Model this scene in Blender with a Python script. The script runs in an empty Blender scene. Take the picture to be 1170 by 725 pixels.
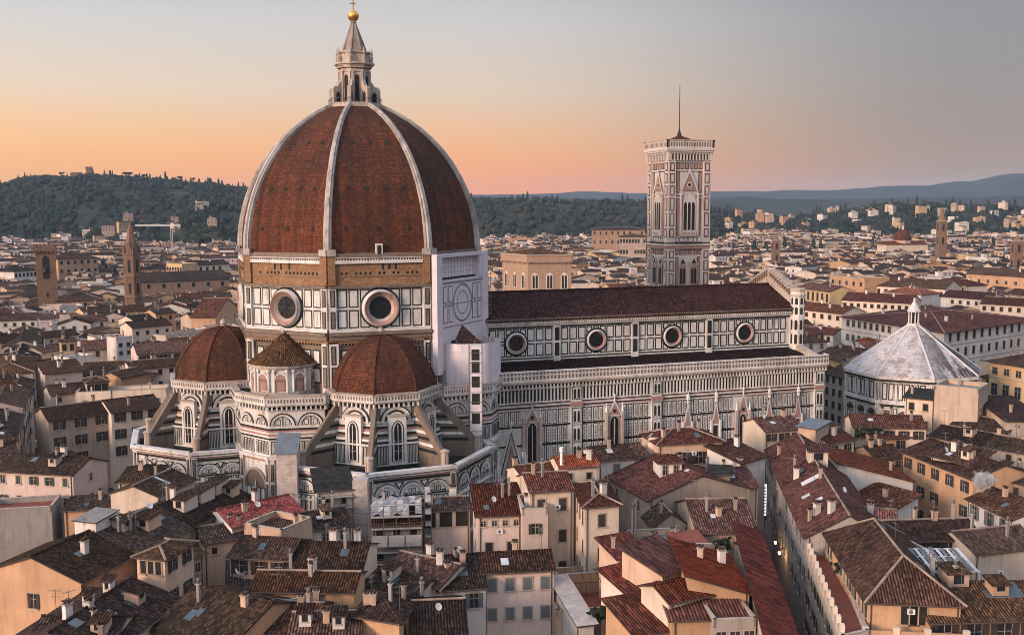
import bpy, math, random
import numpy as np
from mathutils import Vector
R = math.radians
random.seed(7)
sc = bpy.context.scene
COL = sc.collection

# ------------------------------------------------------------------ camera
CAMP = (-38.2, -225.5, 64.84)
YAW, PITCH, ROLL, FPX, PW, PH = 0.318, -0.107, -0.004, 1158.9, 1170.0, 725.0
cam_d = bpy.data.cameras.new('camera')
cam = bpy.data.objects.new('camera', cam_d)
COL.objects.link(cam)
cam.location = CAMP
from mathutils import Matrix
_fw = Vector((math.sin(YAW) * math.cos(PITCH), math.cos(YAW) * math.cos(PITCH), math.sin(PITCH)))
_rt = Vector((math.cos(YAW), -math.sin(YAW), 0))
_up = _rt.cross(_fw)
_m = Matrix((_rt, _up, -_fw)).transposed()
cam.rotation_euler = (_m @ Matrix.Rotation(-ROLL, 3, 'Z').inverted()).to_euler()
cam_d.sensor_width = 36.0
cam_d.lens = FPX / PW * 36.0
cam_d.clip_start = 1.0
cam_d.clip_end = 40000.0
sc.camera = cam
cyw, syw, cpt, spt = math.cos(YAW), math.sin(YAW), math.cos(PITCH), math.sin(PITCH)
crl, srl = math.cos(ROLL), math.sin(ROLL)
def ray(px, py):
    X, Y = px - PW / 2, py - PH / 2
    X, Y = X * crl + Y * srl, -X * srl + Y * crl
    r = X / FPX; u = -Y / FPX
    f = cpt - u * spt; z = spt + u * cpt
    return Vector((r * cyw + f * syw, -r * syw + f * cyw, z))
def at(px, py, z):                       # the point at height z on the sight line of a photo pixel
    d = ray(px, py); t = (z - CAMP[2]) / d.z
    return Vector((CAMP[0] + d.x * t, CAMP[1] + d.y * t, z))
def atd(px, py, dist):                   # ... at a horizontal distance
    d = ray(px, py); t = dist / math.hypot(d.x, d.y)
    return Vector((CAMP[0] + d.x * t, CAMP[1] + d.y * t, CAMP[2] + d.z * t))
def proj(p):
    x, y, z = p[0] - CAMP[0], p[1] - CAMP[1], p[2] - CAMP[2]
    r = x * cyw - y * syw; f = x * syw + y * cyw
    D = f * cpt + z * spt; U = -f * spt + z * cpt
    if D < 1: return (-9999, -9999, D)
    return (PW / 2 + FPX * r / D, PH / 2 - FPX * U / D, D)

# ------------------------------------------------------------------ world and sun
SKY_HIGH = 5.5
HAZE, HAZE_COL = 0.00005, (.5, .66, .9, 1)
SUN_AZ, SUN_EL = R(-113), R(14)          # compass of the sun: angle from +y (south) towards +x (west); negative is east
sc.view_settings.view_transform = 'Standard'
sc.view_settings.look = 'None'
sc.view_settings.exposure = 0.36
sc.view_settings.gamma = 1.0
sc.view_settings.use_curve_mapping = False
world = bpy.data.worlds.new('World')
sc.world = world
world.use_nodes = True
nt = world.node_tree
for n in list(nt.nodes): nt.nodes.remove(n)
def N(t, **k):
    n = nt.nodes.new(t)
    for a, b in k.items(): setattr(n, a, b)
    return n
out = N('ShaderNodeOutputWorld'); bg = N('ShaderNodeBackground')
tc = N('ShaderNodeTexCoord'); sp = N('ShaderNodeSeparateXYZ')
nt.links.new(tc.outputs['Generated'], sp.inputs[0])
def ramp(stops):
    r = N('ShaderNodeValToRGB'); e = r.color_ramp.elements
    while len(e) < len(stops): e.new(0.5)
    for i, (p, c) in enumerate(stops):
        e[i].position = p; e[i].color = (*c, 1)
    return r
def s2l(*c): return tuple(((v / 255 + 0.055) / 1.055) ** 2.4 if v > 10 else v / 255 / 12.92 for v in c)
# the dawn glow hugs the south-east horizon (left), the west stays mauve grey
warm = ramp([(0.0, s2l(255, 158, 24)), (0.028, s2l(255, 174, 64)), (0.065, s2l(250, 192, 126)), (0.11, s2l(230, 206, 180)),
             (0.17, s2l(206, 203, 200)), (0.24, s2l(178, 185, 192)), (1.0, s2l(126, 128, 142))])
mid_ = ramp([(0.0, s2l(255, 142, 20)), (0.028, s2l(255, 154, 58)), (0.065, s2l(238, 178, 122)), (0.11, s2l(218, 195, 172)),
             (0.17, s2l(200, 195, 192)), (0.24, s2l(174, 180, 188)), (1.0, s2l(126, 128, 142))])
cold = ramp([(0.0, s2l(166, 130, 92)), (0.028, s2l(162, 132, 106)), (0.07, s2l(152, 136, 125)), (0.12, s2l(146, 140, 137)),
             (0.17, s2l(142, 142, 144)), (0.24, s2l(120, 125, 134)), (1.0, s2l(126, 128, 142))])
for r_ in (warm, mid_, cold): nt.links.new(sp.outputs['Z'], r_.inputs[0])
at2 = N('ShaderNodeMath', operation='ARCTAN2')
nt.links.new(sp.outputs['X'], at2.inputs[0]); nt.links.new(sp.outputs['Y'], at2.inputs[1])
def mrange(a, b):
    m = N('ShaderNodeMapRange', interpolation_type='SMOOTHSTEP')
    m.inputs['From Min'].default_value = a; m.inputs['From Max'].default_value = b
    nt.links.new(at2.outputs[0], m.inputs[0]); return m
m1, m2 = mrange(R(-14), R(16)), mrange(R(14), R(44))
x1 = N('ShaderNodeMix', data_type='RGBA'); x2 = N('ShaderNodeMix', data_type='RGBA')
nt.links.new(m1.outputs[0], x1.inputs[0]); nt.links.new(warm.outputs[0], x1.inputs[6]); nt.links.new(mid_.outputs[0], x1.inputs[7])
nt.links.new(m2.outputs[0], x2.inputs[0]); nt.links.new(x1.outputs[2], x2.inputs[6]); nt.links.new(cold.outputs[0], x2.inputs[7])
sky = N('ShaderNodeTexSky', sky_type='NISHITA', sun_disc=False)
sky.sun_elevation = R(6); sky.sun_rotation = SUN_AZ; sky.altitude = 60; sky.air_density = 1.0; sky.dust_density = 2.0
skm = N('ShaderNodeMix', data_type='RGBA', blend_type='MULTIPLY'); skm.inputs[0].default_value = 1.0
skm.inputs[7].default_value = (0.11, 0.11, 0.11, 1)
nt.links.new(sky.outputs[0], skm.inputs[6])
hi = N('ShaderNodeMapRange', interpolation_type='SMOOTHSTEP')
hi.inputs['From Min'].default_value = 0.28; hi.inputs['From Max'].default_value = 0.75; hi.inputs['To Max'].default_value = 0.55
nt.links.new(sp.outputs['Z'], hi.inputs[0])
x3 = N('ShaderNodeMix', data_type='RGBA')
nt.links.new(hi.outputs[0], x3.inputs[0]); nt.links.new(x2.outputs[2], x3.inputs[6]); nt.links.new(skm.outputs[2], x3.inputs[7])
lift = N('ShaderNodeMapRange', interpolation_type='SMOOTHSTEP')       # sky above the picture brightened to add fill light
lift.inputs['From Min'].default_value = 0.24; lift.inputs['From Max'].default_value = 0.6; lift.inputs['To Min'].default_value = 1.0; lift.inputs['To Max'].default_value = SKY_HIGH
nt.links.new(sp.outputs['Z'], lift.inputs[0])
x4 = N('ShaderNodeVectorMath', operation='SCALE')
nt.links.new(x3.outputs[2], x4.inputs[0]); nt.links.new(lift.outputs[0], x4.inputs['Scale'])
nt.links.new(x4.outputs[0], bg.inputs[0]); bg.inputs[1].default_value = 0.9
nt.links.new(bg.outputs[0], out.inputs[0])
sun_d = bpy.data.lights.new('sun', 'SUN'); sun = bpy.data.objects.new('sun', sun_d); COL.objects.link(sun)
sun_d.energy = 3.9; sun_d.color = (1.0, 0.72, 0.54); sun_d.angle = R(16)
_sd = Vector((math.sin(SUN_AZ) * math.cos(SUN_EL), math.cos(SUN_AZ) * math.cos(SUN_EL), math.sin(SUN_EL)))
sun.rotation_euler = (-_sd).to_track_quat('-Z', 'Y').to_euler()
sun.location = (-200, -100, 250)
sc.cycles.use_denoising = True
sc.cycles.filter_width = 0.95
sc.cycles.max_bounces = 5
sc.cycles.diffuse_bounces = 3
sc.cycles.volume_bounces = 0

# ------------------------------------------------------------------ materials
MATS = {}
class NB:                                # small node-tree helper
    def __init__(s, name):
        s.m = bpy.data.materials.new(name); s.m.use_nodes = True; s.t = s.m.node_tree
        s.b = s.t.nodes['Principled BSDF']; MATS[name] = s.m
    def n(s, t, **k):
        n = s.t.nodes.new(t)
        for a, b in k.items(): setattr(n, a, b)
        return n
    def l(s, a, b): s.t.links.new(a, b)
    def coords(s, kind='Object', scale=(1, 1, 1)):
        c = s.n('ShaderNodeTexCoord'); m = s.n('ShaderNodeMapping'); m.inputs['Scale'].default_value = scale
        s.l(c.outputs[kind], m.inputs[0]); return m.outputs[0]
    def noise(s, vec, scale, detail=4, rough=0.6):
        n = s.n('ShaderNodeTexNoise'); n.inputs['Scale'].default_value = scale; n.inputs['Detail'].default_value = detail
        n.inputs['Roughness'].default_value = rough; s.l(vec, n.inputs['Vector']); return n.outputs['Fac']
    def rng(s, v, a, b, c=0.0, d=1.0):
        m = s.n('ShaderNodeMapRange'); s.l(v, m.inputs[0])
        for i, q in zip((1, 2, 3, 4), (a, b, c, d)): m.inputs[i].default_value = q
        return m.outputs[0]
    def math(s, op, a, b=None):
        m = s.n('ShaderNodeMath', operation=op)
        for i, q in enumerate((a, b)):
            if q is None: continue
            if isinstance(q, (int, float)): m.inputs[i].default_value = q
            else: s.l(q, m.inputs[i])
        return m.outputs[0]
    def mix(s, f, a, b, blend='MIX'):
        m = s.n('ShaderNodeMix', data_type='RGBA', blend_type=blend)
        for i, q in ((0, f), (6, a), (7, b)):
            if isinstance(q, (int, float)): m.inputs[i].default_value = q
            elif isinstance(q, tuple): m.inputs[i].default_value = (*q, 1)
            else: s.l(q, m.inputs[i])
        return m.outputs[2]
    def bump(s, h, dist, strength=1.0):
        b = s.n('ShaderNodeBump'); b.inputs['Distance'].default_value = dist; b.inputs['Strength'].default_value = strength
        s.l(h, b.inputs['Height']); s.l(b.outputs[0], s.b.inputs['Normal'])
    def fin(s, col, rough=0.85, spec=0.25):
        if isinstance(col, tuple): s.b.inputs['Base Color'].default_value = (*col, 1)
        else: s.l(col, s.b.inputs['Base Color'])
        s.b.inputs['Roughness'].default_value = rough
        s.b.inputs['Specular IOR Level'].default_value = spec
        return s.m

def mat_plain(name, col, rough=0.7, metal=0.0, var=0.25, scale=0.8, spec=0.3):
    k = NB(name); v = k.coords()
    f = k.rng(k.noise(v, scale, 5), 0.3, 0.7)
    c = k.mix(f, tuple(x * (1 - var) for x in col), tuple(min(1, x * (1 + var * .6)) for x in col))
    k.b.inputs['Metallic'].default_value = metal
    return k.fin(c, rough, spec)

def mat_plaster(name, col, stain=0.35):
    k = NB(name); v = k.coords(); vs = k.coords(scale=(1.2, 1.2, .16))
    big = k.rng(k.noise(v, .16, 5), .35, .7)
    streak = k.rng(k.noise(vs, .9, 5, .7), .48, .78)
    fine = k.rng(k.noise(v, 2.2, 4, .7), .3, .75)
    c = k.mix(big, tuple(x * .8 for x in col), tuple(min(.86, x * 1.1) for x in col))
    c = k.mix(k.math('MULTIPLY', streak, stain), c, tuple(x * .38 for x in col))
    c = k.mix(k.math('MULTIPLY', fine, .28), c, tuple(x * .6 for x in col))
    oi = k.n('ShaderNodeObjectInfo')
    hs = k.n('ShaderNodeHueSaturation'); k.l(c, hs.inputs['Color'])
    k.l(k.rng(oi.outputs['Random'], 0, 1, .82, 1.1), hs.inputs['Value'])
    k.bump(fine, .03, .4)
    return k.fin(hs.outputs[0], .9, .15)

def mat_tile(name, base, dark, lich, rowp=.37, course=.5, lo=.38, hi=.66):
    """Barrel roof tiles: rolls run up the slope (UV u = along the eave, v = up the slope, in metres)."""
    k = NB(name); uv = k.coords('UV'); v = k.coords()
    sp_ = k.n('ShaderNodeSeparateXYZ'); k.l(uv, sp_.inputs[0])
    U, V = sp_.outputs[0], sp_.outputs[1]
    wob = k.math('MULTIPLY', k.math('SUBTRACT', k.noise(uv, .7, 2), .5), .25)
    u2 = k.math('ADD', U, wob)
    roll = k.math('ABSOLUTE', k.math('SINE', k.math('MULTIPLY', u2, math.pi / rowp)))
    v2 = k.math('DIVIDE', V, course)
    fr = k.math('FRACT', v2)
    # one random value per tile
    ix = k.math('FLOOR', k.math('DIVIDE', u2, rowp)); iy = k.math('FLOOR', v2)
    cb = k.n('ShaderNodeCombineXYZ'); k.l(ix, cb.inputs[0]); k.l(iy, cb.inputs[1])
    wn = k.n('ShaderNodeTexWhiteNoise', noise_dimensions='2D'); k.l(cb.outputs[0], wn.inputs['Vector'])
    big = k.rng(k.noise(v, .1, 7, .7), lo, hi)
    med = k.rng(k.noise(v, .7, 5, .7), .35, .7)
    c = k.mix(big, dark, base)
    c = k.mix(k.math('MULTIPLY', k.rng(wn.outputs['Value'], .5, 1), .55), c, tuple(min(1, x * 2.1) for x in base))
    c = k.mix(k.math('MULTIPLY', k.rng(wn.outputs['Value'], .35, 0), .55), c, tuple(x * .45 for x in dark))
    lc = k.rng(k.noise(v, .45, 6, .75), .56, .72)
    c = k.mix(k.math('MULTIPLY', lc, .6), c, lich)
    c = k.mix(k.math('MULTIPLY', med, .35), c, tuple(x * .5 for x in dark))
    # darker colour in the channels between rolls
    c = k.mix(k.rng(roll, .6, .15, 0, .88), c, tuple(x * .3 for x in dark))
    oi = k.n('ShaderNodeObjectInfo')
    hs = k.n('ShaderNodeHueSaturation'); k.l(c, hs.inputs['Color'])
    k.l(k.rng(oi.outputs['Random'], 0, 1, .62, 1.4), hs.inputs['Value']); k.l(k.rng(k.math('FRACT', k.math('MULTIPLY', oi.outputs['Random'], 7.3)), 0, 1, .72, 1.1), hs.inputs['Saturation']); k.l(k.rng(k.math('FRACT', k.math('MULTIPLY', oi.outputs['Random'], 3.7)), 0, 1, .49, .515), hs.inputs['Hue'])
    h = k.math('ADD', roll, k.math('MULTIPLY', fr, -.35))
    k.bump(h, .14, 1.0)
    return k.fin(hs.outputs[0], .95, .06)

def mat_marble(name, col, stain_col, amt=.6, rough=.6):
    k = NB(name); v = k.coords(); vs = k.coords(scale=(1, 1, .22))
    a = k.rng(k.noise(v, .12, 6, .65), .42, .66)
    b = k.rng(k.noise(vs, .8, 6, .75), .5, .76)
    f = k.rng(k.noise(v, 1.7, 4, .7), .35, .75)
    c = k.mix(f, tuple(x * .84 for x in col), col)
    c = k.mix(k.math('MULTIPLY', a, amt * .55), c, stain_col)
    c = k.mix(k.math('MULTIPLY', b, amt), c, tuple(x * .4 for x in stain_col))
    k.bump(f, .04, .3)
    return k.fin(c, rough, .3)

mat_marble('white_marble', (.66, .62, .59), (.31, .245, .2), .85)
mat_marble('rib_marble', (.46, .4, .36), (.09, .065, .05), 1.0)
mat_marble('spire_stone', (.3, .22, .18), (.12, .085, .07), .7)
mat_marble('green_marble', (.012, .015, .014), (.022, .018, .016), .5)
mat_marble('pink_marble', (.36, .2, .165), (.2, .12, .09), .5)
mat_marble('aged_stone', (.2, .145, .11), (.06, .045, .035), .8)
mat_marble('lantern_marble', (.46, .37, .31), (.17, .115, .09), .85)
mat_marble('tower_marble', (.62, .53, .47), (.34, .24, .19), .6)
mat_marble('old_roof_marble', (.6, .56, .56), (.3, .26, .25), .55)
mat_marble('church_stone', (.36, .235, .16), (.2, .12, .08), .5)
mat_plain('dark_glass', (.012, .012, .014), .25, var=.5, spec=.5)
mat_plain('reveal_dark', (.02, .017, .015), .9)
mat_plain('window_glass', (.02, .022, .026), .12, spec=.6)
mat_plain('gold', (.75, .42, .1), .3, metal=.9, var=.15)
mat_plain('sheet_white', (.56, .5, .53), .8, var=.12, scale=.5)
mat_plain('tarp', (.36, .33, .32), .9, var=.3, scale=.4)
mat_plain('sheet_print', (.2, .175, .2), .8, var=.2)
mat_plain('steel_pole', (.16, .16, .17), .5, metal=.5)
mat_plain('lead_roof', (.03, .029, .026), .95, var=.6, spec=.05)
mat_plain('blue_metal', (.11, .13, .15), .6, var=.25)
mat_plain('concrete', (.4, .34, .31), .9, var=.3)
mat_plain('stone_trim', (.36, .29, .24), .85)
mat_plain('shutter_brown', (.045, .03, .024), .7)
mat_plain('shutter_green', (.04, .055, .045), .7)
mat_plain('shutter_grey', (.12, .13, .14), .7)
mat_plain('white_paint', (.7, .66, .62), .6, var=.1)
mat_plain('antenna_metal', (.2, .18, .17), .4, metal=.6)
mat_plain('dark_metal', (.03, .03, .032), .5, metal=.3)
mat_plain('terrace_floor', (.2, .055, .035), .85, var=.35, scale=.5)
mat_plain('grey_terrace', (.2, .18, .165), .9, var=.4, scale=.4)
mat_plain('skylight_glass', (.05, .07, .085), .3, spec=.35)
mat_plain('white_skylight', (.45, .45, .46), .5)
mat_plain('bark', (.05, .035, .025), .9)
mat_plain('red_metal_unused', (.17, .024, .016), .85, var=.5, scale=.25, spec=.1)
mat_plain('parasol_cloth', (.72, .68, .64), .8, var=.08)
mat_plain('rubber', (.02, .02, .02), .8)
PLAS = {'orange': (.5, .3, .18), 'peach': (.55, .38, .28), 'cream': (.64, .51, .41), 'pink': (.62, .48, .42), 'white': (.68, .61, .56),
        'yellow': (.52, .36, .2), 'beige': (.42, .32, .25), 'grey': (.32, .28, .26), 'brown': (.3, .19, .13)}
for k_, c_ in PLAS.items(): mat_plaster('plaster_' + k_, c_, .75 if k_ in ('beige', 'brown', 'grey') else .55)
mat_tile('tiles_dark', (.078, .041, .027), (.026, .016, .012), (.085, .065, .055))
mat_tile('tiles_brown', (.13, .058, .034), (.04, .023, .016), (.12, .08, .058))
mat_tile('tiles_red', (.155, .046, .027), (.05, .02, .015), (.14, .065, .048))
mat_tile('tiles_bright', (.29, .05, .032), (.12, .03, .023), (.28, .11, .075))
mat_tile('red_metal', (.165, .034, .02), (.08, .021, .015), (.17, .075, .05), .42, 1.1)
mat_plain('ridge_mortar', (.26, .19, .15), .95, var=.5, scale=.6)
mat_tile('tiles_nave', (.042, .017, .014), (.022, .01, .009), (.058, .03, .025), .6, .8)
def mat_dome(name, c1, c2, dark, run, glow, amt):
    k = NB(name); uv = k.coords('UV'); v = k.coords(); us = k.coords('UV', (1, .07, 1))
    br = k.n('ShaderNodeTexBrick'); k.l(uv, br.inputs['Vector'])
    br.inputs['Scale'].default_value = 1.0; br.inputs['Brick Width'].default_value = .62; br.inputs['Row Height'].default_value = .42
    br.inputs['Mortar Size'].default_value = .05; br.inputs['Color1'].default_value = (*c1, 1); br.inputs['Color2'].default_value = (*c2, 1)
    br.inputs['Mortar'].default_value = (*[x * .3 for x in c2], 1); br.inputs['Bias'].default_value = -.1
    a = k.rng(k.noise(v, .075, 7, .7), .4, .6); b = k.rng(k.noise(us, .55, 6, .75), .47, .66); f = k.rng(k.noise(v, 1.3, 5, .8), .5, .68)
    sz = k.n('ShaderNodeSeparateXYZ'); k.l(v, sz.inputs[0])
    low = k.rng(k.math('ADD', sz.outputs[2], k.math('MULTIPLY', k.noise(v, .12, 4), 14)), 62, 76)      # redder low down on the shell, darker towards the top
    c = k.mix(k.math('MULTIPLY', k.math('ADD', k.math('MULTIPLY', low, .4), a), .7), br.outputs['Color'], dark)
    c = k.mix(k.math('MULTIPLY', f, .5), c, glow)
    c = k.mix(k.math('MULTIPLY', b, amt), c, run)
    k.bump(br.outputs['Fac'], -.12, .8)
    return k.fin(c, .92, .1)
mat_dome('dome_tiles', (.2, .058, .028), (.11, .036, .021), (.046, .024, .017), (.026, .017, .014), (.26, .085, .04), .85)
mat_dome('half_dome_tiles', (.15, .048, .025), (.08, .031, .019), (.04, .023, .016), (.022, .015, .012), (.22, .08, .04), .8)
def mat_brick(name, col, dark):
    k = NB(name); uv = k.coords('UV'); v = k.coords()
    br = k.n('ShaderNodeTexBrick'); k.l(uv, br.inputs['Vector']); br.inputs['Scale'].default_value = 1.0
    br.inputs['Brick Width'].default_value = .8; br.inputs['Row Height'].default_value = .32; br.inputs['Mortar Size'].default_value = .03
    br.inputs['Color1'].default_value = (*col, 1); br.inputs['Color2'].default_value = (*[x * .72 for x in col], 1); br.inputs['Mortar'].default_value = (*[x * .6 for x in col], 1)
    a = k.rng(k.noise(v, .22, 6, .7), .4, .68); f = k.rng(k.noise(v, 1.6, 5, .75), .45, .7)
    c = k.mix(k.math('MULTIPLY', a, .7), br.outputs['Color'], dark)
    c = k.mix(k.math('MULTIPLY', f, .45), c, tuple(x * .5 for x in dark))
    k.bump(f, .12, .7)
    return k.fin(c, .92, .15)
mat_brick('rough_masonry', (.36, .21, .115), (.19, .095, .05))
mat_brick('tower_brick', (.25, .15, .1), (.13, .075, .05))
mat_brick('pale_masonry', (.47, .38, .31), (.3, .22, .17))
def mat_ground():
    k = NB('paving'); v = k.coords()
    f = k.rng(k.noise(v, .05, 6, .7), .35, .7)
    return k.fin(k.mix(f, (.045, .042, .042), (.085, .078, .074)), .8, .3)
mat_ground()
def mat_hill(name, a, b, c3, s=.006):
    k = NB(name); v = k.coords()
    f = k.rng(k.noise(v, s, 8, .65), .4, .62); g = k.rng(k.noise(v, s * 4, 5, .7), .52, .62)
    return k.fin(k.mix(k.math('MULTIPLY', g, .5), k.mix(f, a, b), c3), .95, .05)
mat_hill('hill_wood', (.012, .018, .012), (.03, .034, .018), (.085, .075, .04))
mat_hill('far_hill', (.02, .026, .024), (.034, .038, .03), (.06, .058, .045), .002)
def mat_leaf(name, a, b):
    k = NB(name); v = k.coords(); oi = k.n('ShaderNodeObjectInfo')
    f = k.rng(k.noise(v, .045, 5, .7), .38, .62); g = k.rng(k.noise(v, .5, 3), .35, .7)
    return k.fin(k.mix(k.math('MULTIPLY', g, .4), k.mix(f, a, b), tuple(x * .45 for x in a)), .9, .1)
mat_leaf('leaf_dark', (.012, .02, .013), (.026, .034, .018))
mat_leaf('leaf_olive', (.02, .027, .017), (.038, .04, .022))
mat_leaf('leaf_autumn', (.03, .027, .016), (.05, .038, .02))
mat_leaf('leaf_blue', (.011, .02, .016), (.02, .03, .021))
def mat_emit(name, col, s):
    k = NB(name); k.b.inputs['Emission Color'].default_value = (*col, 1); k.b.inputs['Emission Strength'].default_value = s
    return k.fin(col, .5)
mat_emit('lamp_glow', (1.0, .62, .25), 14.0)
mat_emit('sign_glow', (.9, .88, .85), .9)

# ------------------------------------------------------------------ mesh helpers
class MB:
    def __init__(s): s.v = []; s.f = []; s.m = []
    def poly(s, pts, mat):
        b = len(s.v); s.v += [tuple(p) for p in pts]; s.f.append(tuple(range(b, b + len(pts)))); s.m.append(mat)
    def box(s, x0, y0, z0, x1, y1, z1, mat, top=None):
        p = [(x0, y0), (x1, y0), (x1, y1), (x0, y1)]; s.prism(p, z0, z1, mat, top)
    def prism(s, p, z0, z1, mat, top=None, bottom=True):      # p counter-clockwise
        n = len(p)
        for i in range(n):
            a, b = p[i], p[(i + 1) % n]
            s.poly([(a[0], a[1], z0), (b[0], b[1], z0), (b[0], b[1], z1), (a[0], a[1], z1)], mat)
        s.poly([(q[0], q[1], z1) for q in p], top or mat)
        if bottom: s.poly([(q[0], q[1], z0) for q in reversed(p)], mat)
    def frustum(s, p, z0, q, z1, mat, top=True):
        n = len(p)
        for i in range(n):
            j = (i + 1) % n
            s.poly([(*p[i][:2], z0), (*p[j][:2], z0), (*q[j][:2], z1), (*q[i][:2], z1)], mat)
        if top: s.poly([(*a[:2], z1) for a in q], mat)
    def tube(s, a, b, r, mat, n=6, r2=None):
        a, b = Vector(a), Vector(b); d = (b - a).normalized()
        x = d.orthogonal().normalized(); y = d.cross(x); r2 = r if r2 is None else r2
        A = [a + (x * math.cos(t) + y * math.sin(t)) * r for t in [2 * math.pi * i / n for i in range(n)]]
        B = [b + (x * math.cos(t) + y * math.sin(t)) * r2 for t in [2 * math.pi * i / n for i in range(n)]]
        for i in range(n): s.poly([A[i], A[(i + 1) % n], B[(i + 1) % n], B[i]], mat)
        s.poly(B, mat); s.poly(A[::-1], mat)
    def lathe(s, cx, cy, prof, n, mat, ph=0.0, cap=True):      # prof: (r, z) from bottom to top
        rings = [[(cx + r * math.cos(ph + 2 * math.pi * i / n), cy + r * math.sin(ph + 2 * math.pi * i / n), z) for i in range(n)] for r, z in prof]
        for A, B in zip(rings, rings[1:]):
            for i in range(n):
                j = (i + 1) % n; s.poly([A[i], A[j], B[j], B[i]], mat)
        if cap:
            s.poly(rings[-1], mat); s.poly(rings[0][::-1], mat)
    def slab(s, pts, t, mat, side):                           # a sheet with its top on pts and thickness t
        lo = [Vector(p) - Vector((0, 0, t)) for p in pts]; a = [Vector(p) for p in pts]
        if len(a) == 4 and abs((a[1] - a[0]).cross(a[2] - a[0]).normalized().dot(a[3] - a[0])) > .03:   # warped: split both skins along the same diagonal
            for q in ((0, 1, 2), (0, 2, 3)): s.poly([a[i] for i in q], mat); s.poly([lo[i] for i in q[::-1]], side)
        else: s.poly(pts, mat); s.poly(lo[::-1], side)
        for i in range(len(pts)):
            j = (i + 1) % len(pts); s.poly([lo[i], lo[j], pts[j], pts[i]], side)
    def build(s, name, parent=None, base=(0, 0, 0), smooth=False):
        me = bpy.data.meshes.new(name); bx, by, bz = base
        me.from_pydata([(x - bx, y - by, z - bz) for x, y, z in s.v], [], s.f)
        ms = []
        for k in s.m:
            if k not in ms: ms.append(k)
        for k in ms: me.materials.append(MATS[k])
        me.polygons.foreach_set('material_index', [ms.index(k) for k in s.m])
        if smooth: me.polygons.foreach_set('use_smooth', [True] * len(s.f))
        # UV in metres: u level along the face, v up its slope
        uv = me.uv_layers.new(name='UVMap'); V = np.array(s.v, float); data = []
        for f in s.f:
            P = V[list(f)]; a = P - P[0]
            n = np.zeros(3)
            for i in range(1, len(f) - 1): n += np.cross(a[i], a[i + 1])
            L = np.linalg.norm(n); n = n / L if L > 1e-12 else np.array([0, 0, 1.])
            if abs(n[2]) > .999: u = np.array([1., 0, 0])
            else: u = np.array([-n[1], n[0], 0]); u /= np.linalg.norm(u)
            w = np.cross(n, u)
            data.append(np.stack([P @ u, P @ w], 1))
        uv.data.foreach_set('uv', np.concatenate(data).ravel().astype(np.float32))
        me.update()
        o = bpy.data.objects.new(name, me); COL.objects.link(o)
        if parent is not None: o.parent = parent
        else: o.location = base
        return o
BASE = {}
def thing(name, label, cat, loc=(0, 0, 0), group=None):
    o = bpy.data.objects.new(name, None); COL.objects.link(o); o.location = loc
    o.empty_display_size = 1; o['label'] = label; o['category'] = cat
    if group: o['group'] = group
    BASE[o.name] = tuple(loc); return o
def tag(o, label=None, cat=None, group=None, kind=None):
    for k, v in (('label', label), ('category', cat), ('group', group), ('kind', kind)):
        if v: o[k] = v
    return o
def inst(name, mesh, parent, loc, rz=0.0):
    o = bpy.data.objects.new(name, mesh); COL.objects.link(o); o.parent = parent; o.location = loc; o.rotation_euler = (0, 0, rz); return o

class Fr:                                # a wall's own frame: a along it, z up, o outwards
    def __init__(s, P, Q):
        s.P = Vector((P[0], P[1], 0)); d = Vector((Q[0] - P[0], Q[1] - P[1], 0)); s.L = d.length; s.u = d / s.L; s.n = Vector((s.u.y, -s.u.x, 0))
    def p(s, a, z, o=0.0): 
        q = s.P + s.u * a + s.n * o; return (q.x, q.y, z)
def fq(mb, fr, a0, z0, a1, z1, o, mat): mb.poly([fr.p(a0, z0, o), fr.p(a1, z0, o), fr.p(a1, z1, o), fr.p(a0, z1, o)], mat)
def fbox(mb, fr, a0, z0, a1, z1, o0, o1, mat, top=None):
    q = [fr.p(a0, 0, o1)[:2], fr.p(a1, 0, o1)[:2], fr.p(a1, 0, o0)[:2], fr.p(a0, 0, o0)[:2]]; mb.prism(q, z0, z1, mat, top)
def panel(mb, fr, a0, z0, a1, z1, t, o=.05, frame='green_marble', inner='white_marble', core=None):
    fq(mb, fr, a0, z0, a1, z1, o, frame); fq(mb, fr, a0 + t, z0 + t, a1 - t, z1 - t, o + .05, inner)
    if core and a1 - a0 > 4.2 * t:
        fq(mb, fr, a0 + 1.9 * t, z0 + 1.9 * t, a1 - 1.9 * t, z1 - 1.9 * t, o + .09, frame); fq(mb, fr, a0 + 2.6 * t, z0 + 2.6 * t, a1 - 2.6 * t, z1 - 2.6 * t, o + .12, core)
def panels(mb, fr, a0, a1, z0, z1, n, gap, t, **k):
    w = (a1 - a0 - gap * (n - 1)) / n
    for i in range(n): panel(mb, fr, a0 + i * (w + gap), z0, a0 + i * (w + gap) + w, z1, t, **k)
def ringf(mb, fr, ca, cz, r0, r1, o0, o1, mat, n=28, a0=0.0, a1=2 * math.pi):   # ring (or arc) on a wall, inner edge at depth o0, outer at o1
    for i in range(n):
        t0 = a0 + (a1 - a0) * i / n; t1 = a0 + (a1 - a0) * (i + 1) / n
        mb.poly([fr.p(ca + r0 * math.cos(t0), cz + r0 * math.sin(t0), o0), fr.p(ca + r1 * math.cos(t0), cz + r1 * math.sin(t0), o1),
                 fr.p(ca + r1 * math.cos(t1), cz + r1 * math.sin(t1), o1), fr.p(ca + r0 * math.cos(t1), cz + r0 * math.sin(t1), o0)], mat)
def discf(mb, fr, ca, cz, r, o, mat, n=28, half=False):
    m = math.pi if half else 2 * math.pi
    mb.poly([fr.p(ca + r * math.cos(m * i / n), cz + r * math.sin(m * i / n), o) for i in range(n + (1 if half else 0))], mat)
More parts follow.
